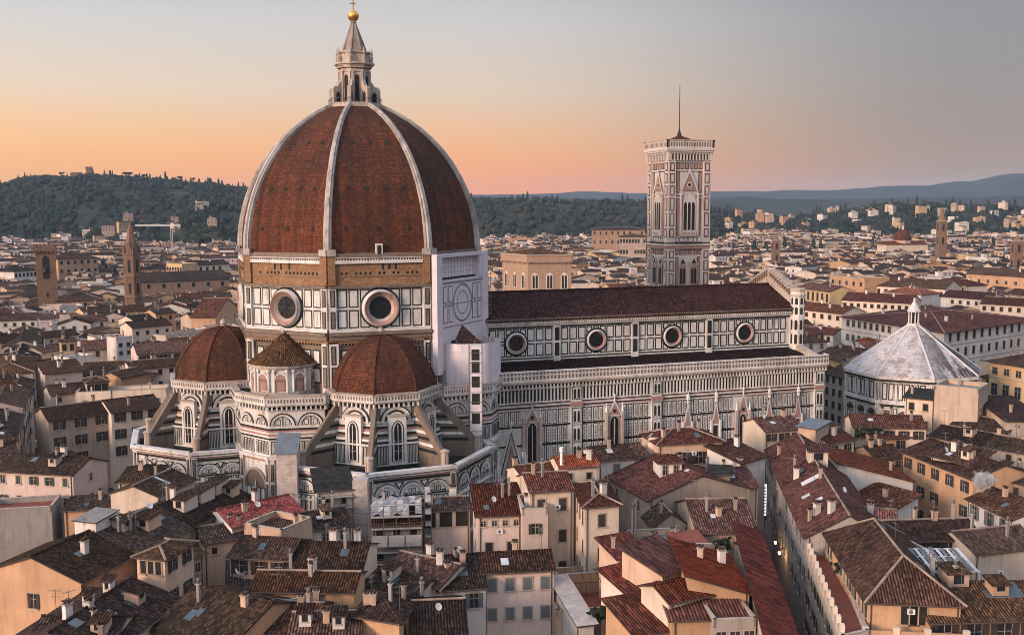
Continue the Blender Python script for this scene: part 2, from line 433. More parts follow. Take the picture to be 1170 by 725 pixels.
def lancet(ca, z0, w, hs, rise=None, n=6):            # outline of a pointed arch
    rise = rise or w * .9; pts = [(ca - w / 2, z0), (ca + w / 2, z0)]
    for i in range(n + 1):
        t = i / n; pts.append((ca + w / 2 * (1 - t ** 1.6), z0 + hs + rise * math.sin(t * math.pi / 2)))
    for i in range(n - 1, -1, -1):
        t = i / n; pts.append((ca - w / 2 * (1 - t ** 1.6), z0 + hs + rise * math.sin(t * math.pi / 2)))
    return pts
def fpoly(mb, fr, pts, o, mat): mb.poly([fr.p(a, z, o) for a, z in pts], mat)
def octo(cx, cy, r, rot=0.0, n=8):
    return [(cx + r * math.cos(rot + math.pi / n + 2 * math.pi * i / n), cy + r * math.sin(rot + math.pi / n + 2 * math.pi * i / n)) for i in range(n)]
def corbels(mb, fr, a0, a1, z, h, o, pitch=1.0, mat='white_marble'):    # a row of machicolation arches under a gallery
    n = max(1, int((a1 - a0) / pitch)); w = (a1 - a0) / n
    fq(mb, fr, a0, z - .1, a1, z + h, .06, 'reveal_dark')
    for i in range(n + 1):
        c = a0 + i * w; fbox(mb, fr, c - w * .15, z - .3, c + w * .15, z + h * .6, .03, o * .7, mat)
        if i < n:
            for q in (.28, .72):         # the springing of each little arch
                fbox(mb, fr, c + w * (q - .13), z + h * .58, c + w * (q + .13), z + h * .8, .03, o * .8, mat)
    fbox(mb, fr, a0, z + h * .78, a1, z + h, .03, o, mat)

def mat_bapt():
    k = NB('baptistery_roof'); v = k.coords(); uv = k.coords('UV', (1.0, .12, 1)); uv2 = k.coords('UV')
    st = k.rng(k.noise(uv, .42, 7, .8), .46, .5)              # long dark runs of lichen down the slope
    geo = k.n('ShaderNodeTexCoord'); sp2 = k.n('ShaderNodeSeparateXYZ'); k.l(geo.outputs['Object'], sp2.inputs[0])
    side = k.rng(k.math('ADD', k.math('MULTIPLY', sp2.outputs[0], 1.0), k.math('MULTIPLY', sp2.outputs[1], -.55)), -3, 9)   # the north-west planes are the mouldy ones
    bl = k.rng(k.noise(v, .5, 6, .75), .52, .58)
    br = k.n('ShaderNodeTexBrick'); k.l(uv2, br.inputs['Vector']); br.inputs['Scale'].default_value = 1; br.inputs['Brick Width'].default_value = 1.6; br.inputs['Row Height'].default_value = 1.1
    br.inputs['Mortar Size'].default_value = .03; br.inputs['Color1'].default_value = (.45, .425, .425, 1); br.inputs['Color2'].default_value = (.33, .31, .315, 1); br.inputs['Mortar'].default_value = (.25, .23, .23, 1)
    c = k.mix(k.math('MULTIPLY', bl, .7), br.outputs['Color'], (.2, .15, .13))
    c = k.mix(k.math('MULTIPLY', k.math('MULTIPLY', st, side), .95), c, (.035, .03, .032))
    return k.fin(c, .95, .08)
mat_bapt()

# ------------------------------------------------------------------ ground and hills
mb = MB(); S_ = 9500
mb.poly([(-S_, -S_, 0), (S_, -S_, 0), (S_, S_ + 500, 0), (-S_, S_ + 500, 0)], 'paving')
tag(mb.build('ground'), kind='structure')

def lerp_tab(tab, x):
    if x <= tab[0][0]: return tab[0][1]
    for (a, b), (c, d) in zip(tab, tab[1:]):
        if x <= c:
            t = (x - a) / (c - a); t = t * t * (3 - 2 * t); return b + (d - b) * t
    return tab[-1][1]
RIDGE = [  # (skyline in the photo: pixel column -> row), distance of the crest, how far the slope runs towards us
    ([(-250, 225), (-100, 219), (0, 213), (40, 207), (95, 204), (150, 206), (230, 212), (285, 219), (340, 228), (420, 240), (520, 246), (560, 275)], 2500, 1150),
    ([(100, 262), (180, 250), (255, 236), (300, 236), (360, 250), (420, 268), (470, 290)], 1750, 550),
    ([(440, 285), (500, 244), (540, 231), (600, 230), (660, 233), (740, 234), (800, 240), (860, 248), (900, 252), (960, 244), (1030, 236), (1100, 238), (1170, 240), (1300, 240)], 2300, 750),
    ([(440, 250), (540, 226), (640, 226), (740, 228), (830, 226), (950, 228), (1060, 226), (1170, 224), (1300, 222)], 4300, 1500),
    ([(300, 240), (420, 230), (530, 224), (600, 221.5), (700, 220), (760, 223), (830, 218), (900, 219), (960, 217), (1040, 213), (1100, 207), (1170, 199), (1300, 192)], 7600, 2600)]
def crest(k, px):
    tab, D, w = RIDGE[k]
    if k == 0 and px > 560 or k == 1 and (px > 470 or px < 100) or k == 2 and px < 440: return -30
    d = ray(px, lerp_tab(tab, px)); h = math.hypot(d.x, d.y)
    return CAMP[2] + d.z / h * D
def hill_z(px, D):
    z = -2.0
    for k, (tab, Dc, w) in enumerate(RIDGE):
        t = (D - Dc) / (w if D < Dc else w * .8)
        if abs(t) < 1:
            b = (1 - t * t) ** 2 if t > 0 else .5 + .5 * math.cos(math.pi * t)
            z = max(z, -2 + (crest(k, px) + 2) * b)
    return z
def gnoise(x, y): return math.sin(x * 1.7 + 1.3 * math.sin(y * 1.1)) * math.cos(y * 1.3 + .7 * math.sin(x * .9))
cols = list(np.arange(-330, 1420, 10)); ds = list(np.arange(1150, 3100, 45)) + list(np.arange(3100, 9400, 160))
mb = MB(); G = []
for D in ds:
    row = []
    for px in cols:
        d = ray(px, 238); h = math.hypot(d.x, d.y); z = hill_z(px, D)
        if z > 3: z += min(1, z / 40) * D * .0016 * gnoise(px * .031 + D * .004, D * .006)
        row.append((CAMP[0] + d.x / h * D, CAMP[1] + d.y / h * D, z))
    G.append(row)
me = bpy.data.meshes.new('hills'); nc = len(cols)
me.from_pydata([p for r in G for p in r], [], [(i * nc + j, i * nc + j + 1, (i + 1) * nc + j + 1, (i + 1) * nc + j) for i in range(len(ds) - 1) for j in range(nc - 1)])
me.materials.append(MATS['hill_wood']); me.materials.append(MATS['far_hill'])
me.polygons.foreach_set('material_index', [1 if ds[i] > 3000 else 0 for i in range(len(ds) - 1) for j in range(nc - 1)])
me.polygons.foreach_set('use_smooth', [True] * len(me.polygons))
hills = bpy.data.objects.new('hills', me); COL.objects.link(hills); tag(hills, kind='structure')

# ------------------------------------------------------------------ cathedral
CATH = thing('cathedral', 'great marble cathedral with an octagonal red tiled dome and white ribs', 'cathedral', (0, 0, 0))
RC = 26.9
C8 = octo(0, 0, RC)
# drum -------------------------------------------------
mb = MB()
for z0, z1, m in ((0, 29, 'aged_stone'), (29, 38.6, 'aged_stone'), (38.6, 40.7, 'aged_stone'), (40.7, 49.5, 'white_marble'), (49.5, 55.2, 'rough_masonry'), (55.2, 56.2, 'aged_stone')):
    mb.prism(C8, z0, z1, m)
faces8 = [Fr(C8[i], C8[(i + 1) % 8]) for i in range(8)]
for fi, fr in enumerate(faces8):
    L = fr.L
    if fr.n.y > .5: continue
    for sgn in (0, 1):
        for a in (1.75, 4.0, 6.25):
            a0, a1 = (a, a + 1.95) if not sgn else (L - a - 1.95, L - a)
            for z0, z1 in ((41.25, 44.85), (45.35, 49.0)): panel(mb, fr, a0, z0, a1, z1, .24)
        # corner piers with two dark slots each
        a0, a1 = (0, 1.45) if not sgn else (L - 1.45, L)
        fbox(mb, fr, a0, 40.7, a1, 49.5, 0, .55, 'white_marble')
        for z0, z1 in ((41.3, 44.7), (45.6, 48.9)): panel(mb, fr, a0 + .3, z0, a1 - .2, z1, .2, o=.6, inner='aged_stone')
        fbox(mb, fr, a0, 49.9, a1, 56.6, 0, .45, 'rough_masonry'); fbox(mb, fr, a0 - .1, 55.6, a1 + .15, 56.9, 0, .75, 'rib_marble')
        fbox(mb, fr, a0, 27, a1 + .3 * (1 - 2 * sgn), 38.6, 0, .6, 'white_marble')
        for z0, z1 in ((29.5, 33.6), (34.1, 37.8)): panel(mb, fr, a0 + .25, z0, a1 - .2, z1, .22, o=.64, inner='aged_stone')
        for a in (2.2, 4.5, 6.8):
            b0, b1 = (a, a + 1.9) if not sgn else (L - a - 1.9, L - a)
            for z0, z1 in ((30.2, 33.4), (33.9, 37.0)): panel(mb, fr, b0, z0, b1, z1, .3, core='white_marble' if a > 3 else None)
    fbox(mb, fr, .0, 49.3, L, 49.75, 0, .95, 'aged_stone'); fbox(mb, fr, 0, 40.55, L, 41.0, 0, .7, 'white_marble')
    fbox(mb, fr, 0, 45.0, L, 45.2, 0, .12, 'white_marble')
    fbox(mb, fr, 0, 39.9, L, 40.5, 0, 1.35, 'aged_stone'); fbox(mb, fr, 0, 39.0, L, 39.9, 0, .9, 'aged_stone'); fbox(mb, fr, 0, 38.3, L, 39.0, 0, .6, 'rough_masonry')
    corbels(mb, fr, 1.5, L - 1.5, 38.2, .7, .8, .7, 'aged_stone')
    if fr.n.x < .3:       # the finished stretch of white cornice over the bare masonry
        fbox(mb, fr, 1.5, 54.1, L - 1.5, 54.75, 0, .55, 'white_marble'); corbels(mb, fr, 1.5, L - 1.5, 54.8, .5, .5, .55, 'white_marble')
    fbox(mb, fr, 1.4, 55.3, L - 1.4, 55.9, 0, .5, 'aged_stone')
    for a in np.arange(2.5, L - 2.4, .95):
        if random.random() < .75: fbox(mb, fr, a, 51.9, a + .45, 52.4, .0, .03, 'reveal_dark')
    fbox(mb, fr, 1.5, 51.45, L - 1.5, 51.6, 0, .12, 'aged_stone')
    for q in range(3):
        a = random.uniform(3, L - 4); fbox(mb, fr, a, 52.8, a + .4, 54.0, 0, .05, 'reveal_dark')
DRUM = mb.build('drum', CATH)
for fi, fr in enumerate(faces8):
    if fr.n.y > .5: continue
    mb = MB(); a, z = fr.L / 2, 45.15
    ringf(mb, fr, a, z, 3.8, 4.15, .5, .2, 'green_marble', 40); ringf(mb, fr, a, z, 3.45, 3.8, 1.25, .5, 'white_marble', 40)
    ringf(mb, fr, a, z, 3.3, 3.45, 1.3, 1.25, 'lantern_marble', 40); ringf(mb, fr, a, z, 2.75, 3.3, .75, 1.3, 'pink_marble', 40); ringf(mb, fr, a, z, 2.25, 2.75, .13, .75, 'lantern_marble', 40)
    w = mb.build('round_window', DRUM); mb = MB(); discf(mb, fr, a, z, 2.3, .13, 'dark_glass', 32)
    for t in range(4):
        c, s_ = math.cos(t * math.pi / 4), math.sin(t * math.pi / 4)
        mb.tube(fr.p(a - 2.2 * c, z - 2.2 * s_, .17), fr.p(a + 2.2 * c, z + 2.2 * s_, .17), .06, 'dark_metal', 4)
    mb.build('pane', DRUM)
# dome -------------------------------------------------
ZB, ZT, RB, RT = 56.2, 87.0, 26.5, 5.6
_h = ZT - ZB; RHO = ((RB - RT) ** 2 + _h ** 2) / (2 * (RB - RT))
def dome_r(z): return (RB - RHO) + math.sqrt(RHO ** 2 - (z - ZB) ** 2)
zs = [ZB + _h * (i / 18) for i in range(19)]
mb = MB()
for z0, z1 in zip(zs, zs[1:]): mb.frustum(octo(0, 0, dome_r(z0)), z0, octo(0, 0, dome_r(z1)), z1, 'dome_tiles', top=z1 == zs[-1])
mb.prism(octo(0, 0, RB + .35), ZB - .3, ZB, 'aged_stone')
def dome_pt(i, f, z, o):               # a point on face i, fraction f along it
    q = octo(0, 0, dome_r(z)); a, b = Vector(q[i]), Vector(q[(i + 1) % 8]); p = a.lerp(b, f); n = (a + b).normalized(); return (p.x + n.x * o, p.y + n.y * o, z + o * .5)
for i in range(8):
    for z, fs in ((60.5, (.18, .5, .82)), (68.5, (.2, .4, .6, .8)), (78, (.25, .5, .75))):
        for f in fs:
            e = .35 / (dome_r(z) * .76)
            mb.poly([dome_pt(i, f - e, z, .12), dome_pt(i, f + e, z, .12), dome_pt(i, f + e, z + .8, .12), dome_pt(i, f - e, z + .8, .12)], 'reveal_dark')
DOME = mb.build('dome', CATH)
for i in range(8):
    mb = MB(); prev = None; th = math.pi / 8 + i * math.pi / 4
    er = Vector((math.cos(th), math.sin(th), 0)); et = Vector((-er.y, er.x, 0))
    zz = [ZB - .6] + zs
    for j, z in enumerate(zz):
        r = dome_r(max(z, ZB)); k = j / len(zz); w = .66 - .26 * k
        nz = (max(z, ZB) - ZB) / RHO; nr = Vector((er.x, er.y, 0)) * math.sqrt(1 - nz * nz) + Vector((0, 0, nz))
        c = er * r + Vector((0, 0, z)); up = nr * (.85 - .25 * k)
        cur = [c - et * w * 1.25 - nr * .5, c - et * w * 1.25 + up * .45, c - et * w * .8 + up * .5, c - et * w * .62 + up, c + et * w * .62 + up, c + et * w * .8 + up * .5, c + et * w * 1.25 + up * .45, c + et * w * 1.25 - nr * .5]
        if prev:
            for q in range(7): mb.poly([prev[q + 1], prev[q], cur[q], cur[q + 1]], 'rib_marble')
        else: mb.poly(cur, 'rib_marble')
        prev = cur
    mb.poly(prev[::-1], 'rib_marble'); mb.build('rib', DOME)
mb = MB(); fr = faces8[5]               # little dormer door at the foot of the tiles on the face towards us
fr = [f for f in faces8 if f.n.y < -.9][0]
fbox(mb, fr, fr.L / 2 - .7, 55.6, fr.L / 2 + .7, 58.0, -1.6, .25, 'white_marble'); fq(mb, fr, fr.L / 2 - .4, 55.8, fr.L / 2 + .4, 57.6, .28, 'reveal_dark')
mb.build('dormer', DOME)
# lantern ----------------------------------------------
mb = MB()
mb.prism(octo(0, 0, 6.2), 86.7, 87.3, 'lantern_marble'); mb.prism(octo(0, 0, 5.6), 87.3, 87.7, 'rib_marble')
B8 = octo(0, 0, 3.3); mb.prism(B8, 87.7, 95.2, 'lantern_marble')
for r, z0, z1 in ((3.6, 94.4, 94.7), (3.9, 95.2, 95.6), (4.5, 95.9, 96.3), (4.1, 95.6, 95.9), (3.4, 96.3, 98.4), (3.7, 98.4, 98.7)): mb.prism(octo(0, 0, r), z0, z1, 'lantern_marble')
for i in range(8):
    fr = Fr(B8[i], B8[(i + 1) % 8]); m = fr.L / 2
    fpoly(mb, fr, lancet(m, 88.0, 1.35, 5.3, .7), .06, 'lantern_marble'); fpoly(mb, fr, lancet(m, 88.1, .95, 5.0, .6), .12, 'reveal_dark')
    for a in (.0, fr.L - .5): fbox(mb, fr, a, 87.7, a + .5, 94.4, 0, .35, 'lantern_marble')
LAN = mb.build('lantern', CATH)
for i in range(8):
    th = math.pi / 8 + i * math.pi / 4; er = Vector((math.cos(th), math.sin(th), 0)); et = Vector((-er.y, er.x, 0)) * .38
    mb = MB(); prof = [(3.1, 87.7), (5.6, 87.7), (5.6, 90.7), (5.2, 91.1), (4.5, 91.2), (3.8, 92.2), (3.1, 93.3)]
    A = [er * r - et + Vector((0, 0, z)) for r, z in prof]; Bq = [er * r + et + Vector((0, 0, z)) for r, z in prof]
    mb.poly(A, 'lantern_marble'); mb.poly(Bq[::-1], 'lantern_marble')
    for j in range(len(prof)): mb.poly([A[j], Bq[j], Bq[(j + 1) % len(prof)], A[(j + 1) % len(prof)]][::-1], 'lantern_marble')
    for sg in (-1, 1):
        q = [er * r + et * 1.06 * sg + Vector((0, 0, z)) for r, z in ((3.9, 87.9), (4.9, 87.9), (4.9, 89.6), (4.4, 90.1), (3.9, 89.6))]
        mb.poly(q, 'reveal_dark')
    mb.build('buttress', LAN)
    mb = MB(); mb.lathe(er.x * 3.9, er.y * 3.9, [(.3, 96.3), (.34, 97.6), (.14, 97.9), (.3, 98.3), (.05, 99.6)], 6, 'lantern_marble'); mb.build('pinnacle', LAN)
mb = MB(); mb.lathe(0, 0, [(2.95, 98.6), (2.5, 99.2), (.5, 104.9), (.75, 105.0), (.55, 105.3)], 8, 'spire_stone', math.pi / 8)
for i in range(8):
    th = math.pi / 8 + i * math.pi / 4; mb.tube((2.7 * math.cos(th), 2.7 * math.sin(th), 99.1), (.5 * math.cos(th), .5 * math.sin(th), 104.9), .14, 'rib_marble', 4)
mb.build('spire', LAN)
mb = MB(); mb.lathe(0, 0, [(1.22 * math.sin(math.pi * i / 14) + .01, 106.5 - 1.22 * math.cos(math.pi * i / 14)) for i in range(15)], 20, 'gold'); mb.build('gilded_ball', LAN, smooth=True)
mb = MB(); mb.tube((0, 0, 107.6), (0, 0, 110.0), .13, 'gold', 6); mb.tube((-.6, 0, 109.1), (.6, 0, 109.1), .12, 'gold', 6); mb.build('cross', LAN)
mb = MB(); R8 = octo(0, 0, 5.9)
for i in range(8):
    fr = Fr(R8[i], R8[(i + 1) % 8]); mb.tube(fr.p(0, 88.6), fr.p(fr.L, 88.6), .05, 'dark_metal', 4)
    for t in range(5): mb.tube(fr.p(fr.L * t / 4, 87.3), fr.p(fr.L * t / 4, 88.6), .04, 'dark_metal', 4)
mb.build('railing', LAN)

# tribunes ---------------------------------------------
def arcade(mb, fr, a0, a1, z0, zs_, n, depth=.25):
    """n blind arches springing at zs_, with narrow panels standing inside and below"""
    w = (a1 - a0) / n
    for i in range(n):
        c = a0 + w * (i + .5); r = w * .5
        discf(mb, fr, c, zs_, r * .99, .05, 'green_marble', 20, True); discf(mb, fr, c, zs_, r * .66, .1, 'white_marble', 18, True)
        ringf(mb, fr, c, zs_, r * .7, r * .94, .22, .3, 'white_marble', 18, 0, math.pi)
        for x0, x1 in ((-.62, -.36), (-.28, -.04), (.04, .28), (.36, .62)):
            hh = .8 * math.sqrt(max(.02, .64 ** 2 - max(x0 * x0, x1 * x1))) * r + r * .02
            fq(mb, fr, c + x0 * r, zs_ + .08, c + x1 * r, zs_ + hh, .14, 'green_marble'); fq(mb, fr, c + (x0 + .06) * r, zs_ + .22, c + (x1 - .06) * r, zs_ + hh - .14, .17, 'white_marble')
        fq(mb, fr, c - r * .96, zs_ - .3, c + r * .96, zs_ - .05, .1, 'green_marble')
        panels(mb, fr, c - w * .44, c + w * .44, z0 + (zs_ - z0) * .48, zs_ - .55, 4, .16, .17)
        panels(mb, fr, c - w * .42, c + w * .42, z0 + .5, z0 + (zs_ - z0) * .42, 3, .18, .2, core='white_marble')
        if i < n - 1:                    # spandrel
            x = c + w / 2; zt = zs_ + r * 1.02
            mb.poly([fr.p(x - w * .2, zt, .08), fr.p(x, zt - w * .3, .08), fr.p(x + w * .2, zt, .08)], 'green_marble')
            mb.poly([fr.p(x - w * .11, zt - .14, .12), fr.p(x, zt - w * .2, .12), fr.p(x + w * .11, zt - .14, .12)], 'white_marble')
def stripes(mb, fr, a0, a1, z0, z1, mats, o=.05):
    h = (z1 - z0) / len(mats)
    for i, m in enumerate(mats):
        if m: fbox(mb, fr, a0, z0 + i * h, a1, z0 + (i + 1) * h * .999, 0, o + .05 * (i % 2), m)
def tribune(cx, cy, rot, ox, oy, portal=False):
    out_ = Vector((ox, oy, 0))
    DM = 1.15; RU, RM, RL = 10.9, 10.9 + DM / .924, (22.0 if oy < 0 else 20.2); up = octo(cx, cy, RU, rot); low = octo(cx, cy, RL, rot)
    mb = MB(); mb.prism(up, 0, 29.0, 'white_marble'); T = None
    seen = [i for i in range(8) if Fr(up[i], up[(i + 1) % 8]).n.dot(out_) > -.2]
    for i in seen:
        fr = Fr(up[i], up[(i + 1) % 8]); L = fr.L; m = L / 2
        fbox(mb, fr, 0, 23.9, L, 24.2, 0, .3, 'white_marble')
        fbox(mb, fr, m - 1.75, 14, m + 1.75, 25.3, 0, DM + .05, 'white_marble')
        discf(mb, fr, m, 24.0, 2.5, .2, 'white_marble', 18, True); ringf(mb, fr, m, 24, 1.95, 2.35, .24, .24, 'green_marble', 16, 0, math.pi); ringf(mb, fr, m, 24, 1.5, 1.65, .24, .24, 'pink_marble', 16, 0, math.pi)
        ringf(mb, fr, m, 24, 2.5, 3.0, .3, .45, 'white_marble', 18, 0, math.pi); ringf(mb, fr, m, 24, 3.0, 3.25, .22, .22, 'green_marble', 18, 0, math.pi)
        for sg in (0, 1):
            a0, a1 = (.35, 1.15) if not sgn_(sg) else (L - 1.15, L - .35)
            panel(mb, fr, a0, 24.5, a1, 27.0, .16, inner='aged_stone')
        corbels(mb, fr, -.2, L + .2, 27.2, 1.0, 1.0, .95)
        fbox(mb, fr, -.35, 28.1, L + .35, 29.5, .0, 1.1, 'white_marble'); fbox(mb, fr, -.4, 29.35, L + .4, 29.6, .0, 1.25, 'lantern_marble')
        for a in np.arange(.0, L, .62): fq(mb, fr, a, 28.45, a + .3, 29.15, 1.13, 'aged_stone')
    T = mb.build('tribune', CATH)
    mb = MB(); md = octo(cx, cy, RM, rot); mb.prism(md, 0, 20.0, 'white_marble'); cs = ['green_marble', 'white_marble', 'aged_stone', 'green_marble', 'white_marble', 'pink_marble', 'green_marble', 'white_marble']
    for j, c_ in enumerate(cs):
        r0 = RM - (RM - RU) * (j + .3) / 8; mb.prism(octo(cx, cy, r0, rot), 20.0 + j * .47, 20.0 + (j + 1) * .47, c_)
    for i in seen:
        fr = Fr(md[i], md[(i + 1) % 8]); L = fr.L; m = L / 2
        panels(mb, fr, .5, m - 1.9, 16.0, 19.6, 4, .16, .17, core=None); panels(mb, fr, m + 1.9, L - .5, 16.0, 19.6, 4, .16, .17)
        fbox(mb, fr, 0, 19.75, L, 20.05, 0, .3, 'white_marble'); fbox(mb, fr, 0, 15.2, L, 15.7, 0, .2, 'green_marble')
    mb.build('striped_plinth', T)
    for i in seen:
        fr = Fr(up[i], up[(i + 1) % 8]); m = fr.L / 2; mb = MB()
        fpoly(mb, fr, lancet(m, 16.4, 2.5, 6.3, 1.7), DM + .1, 'green_marble'); fpoly(mb, fr, lancet(m, 16.5, 2.1, 6.2, 1.5), DM + .14, 'white_marble'); fpoly(mb, fr, lancet(m, 16.7, 1.45, 6.1, 1.2), DM + .18, 'dark_glass')
        fbox(mb, fr, m - .06, 16.7, m + .06, 23.6, DM + .16, DM + .28, 'white_marble')
        for z in (18.5, 20.5): fbox(mb, fr, m - .7, z, m + .7, z + .07, DM + .16, DM + .24, 'stone_trim')
        fbox(mb, fr, m - 1.9, 25.2, m + 1.9, 25.5, 0, DM + .2, 'lantern_marble')
        mb.build('lancet_window', T)
    mb = MB(); zz = [29.4 + 10.6 * i / 12 for i in range(13)]
    rr = [.15 + (RU - .1) * math.sqrt(max(0, 1 - (i / 12) ** 1.75)) ** 1.12 for i in range(13)]
    for (z0, r0), (z1, r1) in zip(zip(zz, rr), zip(zz[1:], rr[1:])): mb.frustum(octo(cx, cy, r0, rot), z0, octo(cx, cy, r1, rot), z1, 'half_dome_tiles')
    for q in range(8):                   # hip tiles along the edges
        th = rot + math.pi / 8 + q * math.pi / 4; e = Vector((math.cos(th), math.sin(th)))
        for (z0, r0), (z1, r1) in zip(zip(zz, rr), zip(zz[1:], rr[1:])): mb.tube((cx + e.x * r0, cy + e.y * r0, z0), (cx + e.x * r1, cy + e.y * r1, z1), .2, 'half_dome_tiles', 5)
    HD = mb.build('half_dome', T)
    mb = MB(); mb.lathe(cx, cy, [(.7, 39.7), (.5, 40.3), (.75, 40.5), (.55, 41.1), (.05, 41.5)], 8, 'lantern_marble'); mb.build('finial', HD)
    # ring of chapels
    mb = MB(); mb.prism(low, 0, 14.4, 'white_marble', 'lead_roof'); mb.frustum(octo(cx, cy, RL - .5, rot), 14.9, octo(cx, cy, RU, rot), 15.2, 'lead_roof')
    for i in seen:
        fr = Fr(low[i], low[(i + 1) % 8]); L = fr.L
        for a0, a1 in ((0, 1.0), (L - 1.0, L)):
            fbox(mb, fr, a0, 0, a1, 16.2, 0, .4, 'white_marble'); panel(mb, fr, a0 + .18, 6.8, a1 - .18, 11, .14, o=.44, inner='aged_stone'); panel(mb, fr, a0 + .18, 11.4, a1 - .18, 15.6, .14, o=.44, inner='aged_stone')
        arcade(mb, fr, 1.1, L - 1.1, 2.5, 12.4, 3)
        fbox(mb, fr, -.1, 15.2, L + .1, 15.5, 0, .35, 'green_marble'); fbox(mb, fr, -.2, 16.0, L + .2, 16.4, 0, .55, 'white_marble'); fbox(mb, fr, -.3, 16.4, L + .3, 17.1, -.45, .8, 'white_marble'); fbox(mb, fr, -.02, 14.2, L + .02, 16.4, -.5, 0, 'white_marble'); fbox(mb, fr, 0, 15.65, L, 15.85, 0, .3, 'pink_marble'); fbox(mb, fr, 0, 16.42, L, 16.5, 0, .86, 'green_marble')
        fbox(mb, fr, 0, 10.9, L, 11.15, 0, .45, 'white_marble'); fbox(mb, fr, 0, 7.6, L, 7.8, 0, .3, 'green_marble'); fbox(mb, fr, 0, 0, L, 2.3, 0, .5, 'aged_stone')
    CH = mb.build('chapel_ring', CATH)
    for q in range(8):                   # sloping buttresses on the chapel roof
        th = rot + math.pi / 8 + q * math.pi / 4; e = Vector((math.cos(th), math.sin(th), 0)); t = Vector((-e.y, e.x, 0))
        if e.dot(out_) < -.15: continue
        mb = MB(); c = Vector((cx, cy, 0)); prof = [(RU - .4, 15), (RL - 2.2, 15), (RL - 2.2, 18.6), (RL - 3.2, 18.9), (RU, 27.4), (RU - .4, 27.4)]
        for w, mt, dz in ((.46, 'aged_stone', -.35), (.4, 'aged_stone', 0)):
            pf = prof if dz else [(RL - 3.3, 18.5), (RL - 3.3, 19.1), (RU - .1, 27.8), (RU - .1, 27.1)]
            A = [c + e * r - t * w + Vector((0, 0, z)) for r, z in pf]; Bq = [c + e * r + t * w + Vector((0, 0, z)) for r, z in pf]; k = len(pf)
            mb.poly(A, mt); mb.poly(Bq[::-1], mt)
            for j in range(k): mb.poly([A[j], A[(j + 1) % k], Bq[(j + 1) % k], Bq[j]], mt)
        for f_ in (.08, .22, .36, .5, .64, .78, .9):      # courses of white on the flanks
            r0 = RL - 3.6 - f_ * (RL - RU - 3.2); zt = 18.9 + f_ * 8.2
            for sg in (-1, 1): mb.poly([c + e * r + t * sg * .5 + Vector((0, 0, z)) for r, z in ((RU - .1, zt - 1.3), (r0, zt - 1.3), (r0 - .6, zt - .7), (RU - .1, zt - .7))], 'white_marble' if round(f_ * 100) % 4 else 'green_marble')
        o_ = c + e * (RL - 2.8); mb.lathe(o_.x, o_.y, [(.75, 14.9), (.75, 18.9), (.95, 19.0), (.95, 19.3), (.2, 19.6)], 8, 'lantern_marble', th)
        mb.build('flying_buttress', T)
    if portal:
        i = portal - 1 if portal is not True else seen[0]; fr = Fr(low[i], low[(i + 1) % 8])
    return T, CH, low, seen
def sgn_(s): return s == 1
TN, CHN, lowN, _s = tribune(0.0, -25.2, R(4), 0, -1)
TE, CHE, lowE, _s = tribune(-29.4, 0.3, 0, -1, 0)
def doorway(parent, fr, c, s=1.0):
    mb = MB(); 
    fpoly(mb, fr, [(c - 2.2 * s, 5.5 * s), (c + 2.2 * s, 5.5 * s), (c, 11.5 * s)], .75, 'white_marble'); fpoly(mb, fr, [(c - 1.6 * s, 5.9 * s), (c + 1.6 * s, 5.9 * s), (c, 10.3 * s)], .8, 'pink_marble')
    for sg in (-1, 1): fbox(mb, fr, c + sg * 2.0 * s - .4, 0, c + sg * 2.0 * s + .4, 7.5 * s, .3, 1.0, 'white_marble'); mb.lathe(*fr.p(c + sg * 2.0 * s, 0, .65)[:2], [(.4, 7.5 * s), (.05, 9.6 * s)], 6, 'white_marble')
    discf(mb, fr, c, 4.6 * s, 1.6 * s, .78, 'reveal_dark', 14, True); fq(mb, fr, c - 1.6 * s, 0, c + 1.6 * s, 4.6 * s, .78, 'reveal_dark'); ringf(mb, fr, c, 4.6 * s, 1.6 * s, 2.0 * s, .85, .95, 'white_marble', 14, 0, math.pi)
    return mb.build('portal', parent)
for i in _s:
    fr = Fr(lowE[i], lowE[(i + 1) % 8])
    if fr.n.y < -.5 and fr.n.x < -.5 or fr.n.y < -.9: doorway(CHE, fr, fr.L * .62)

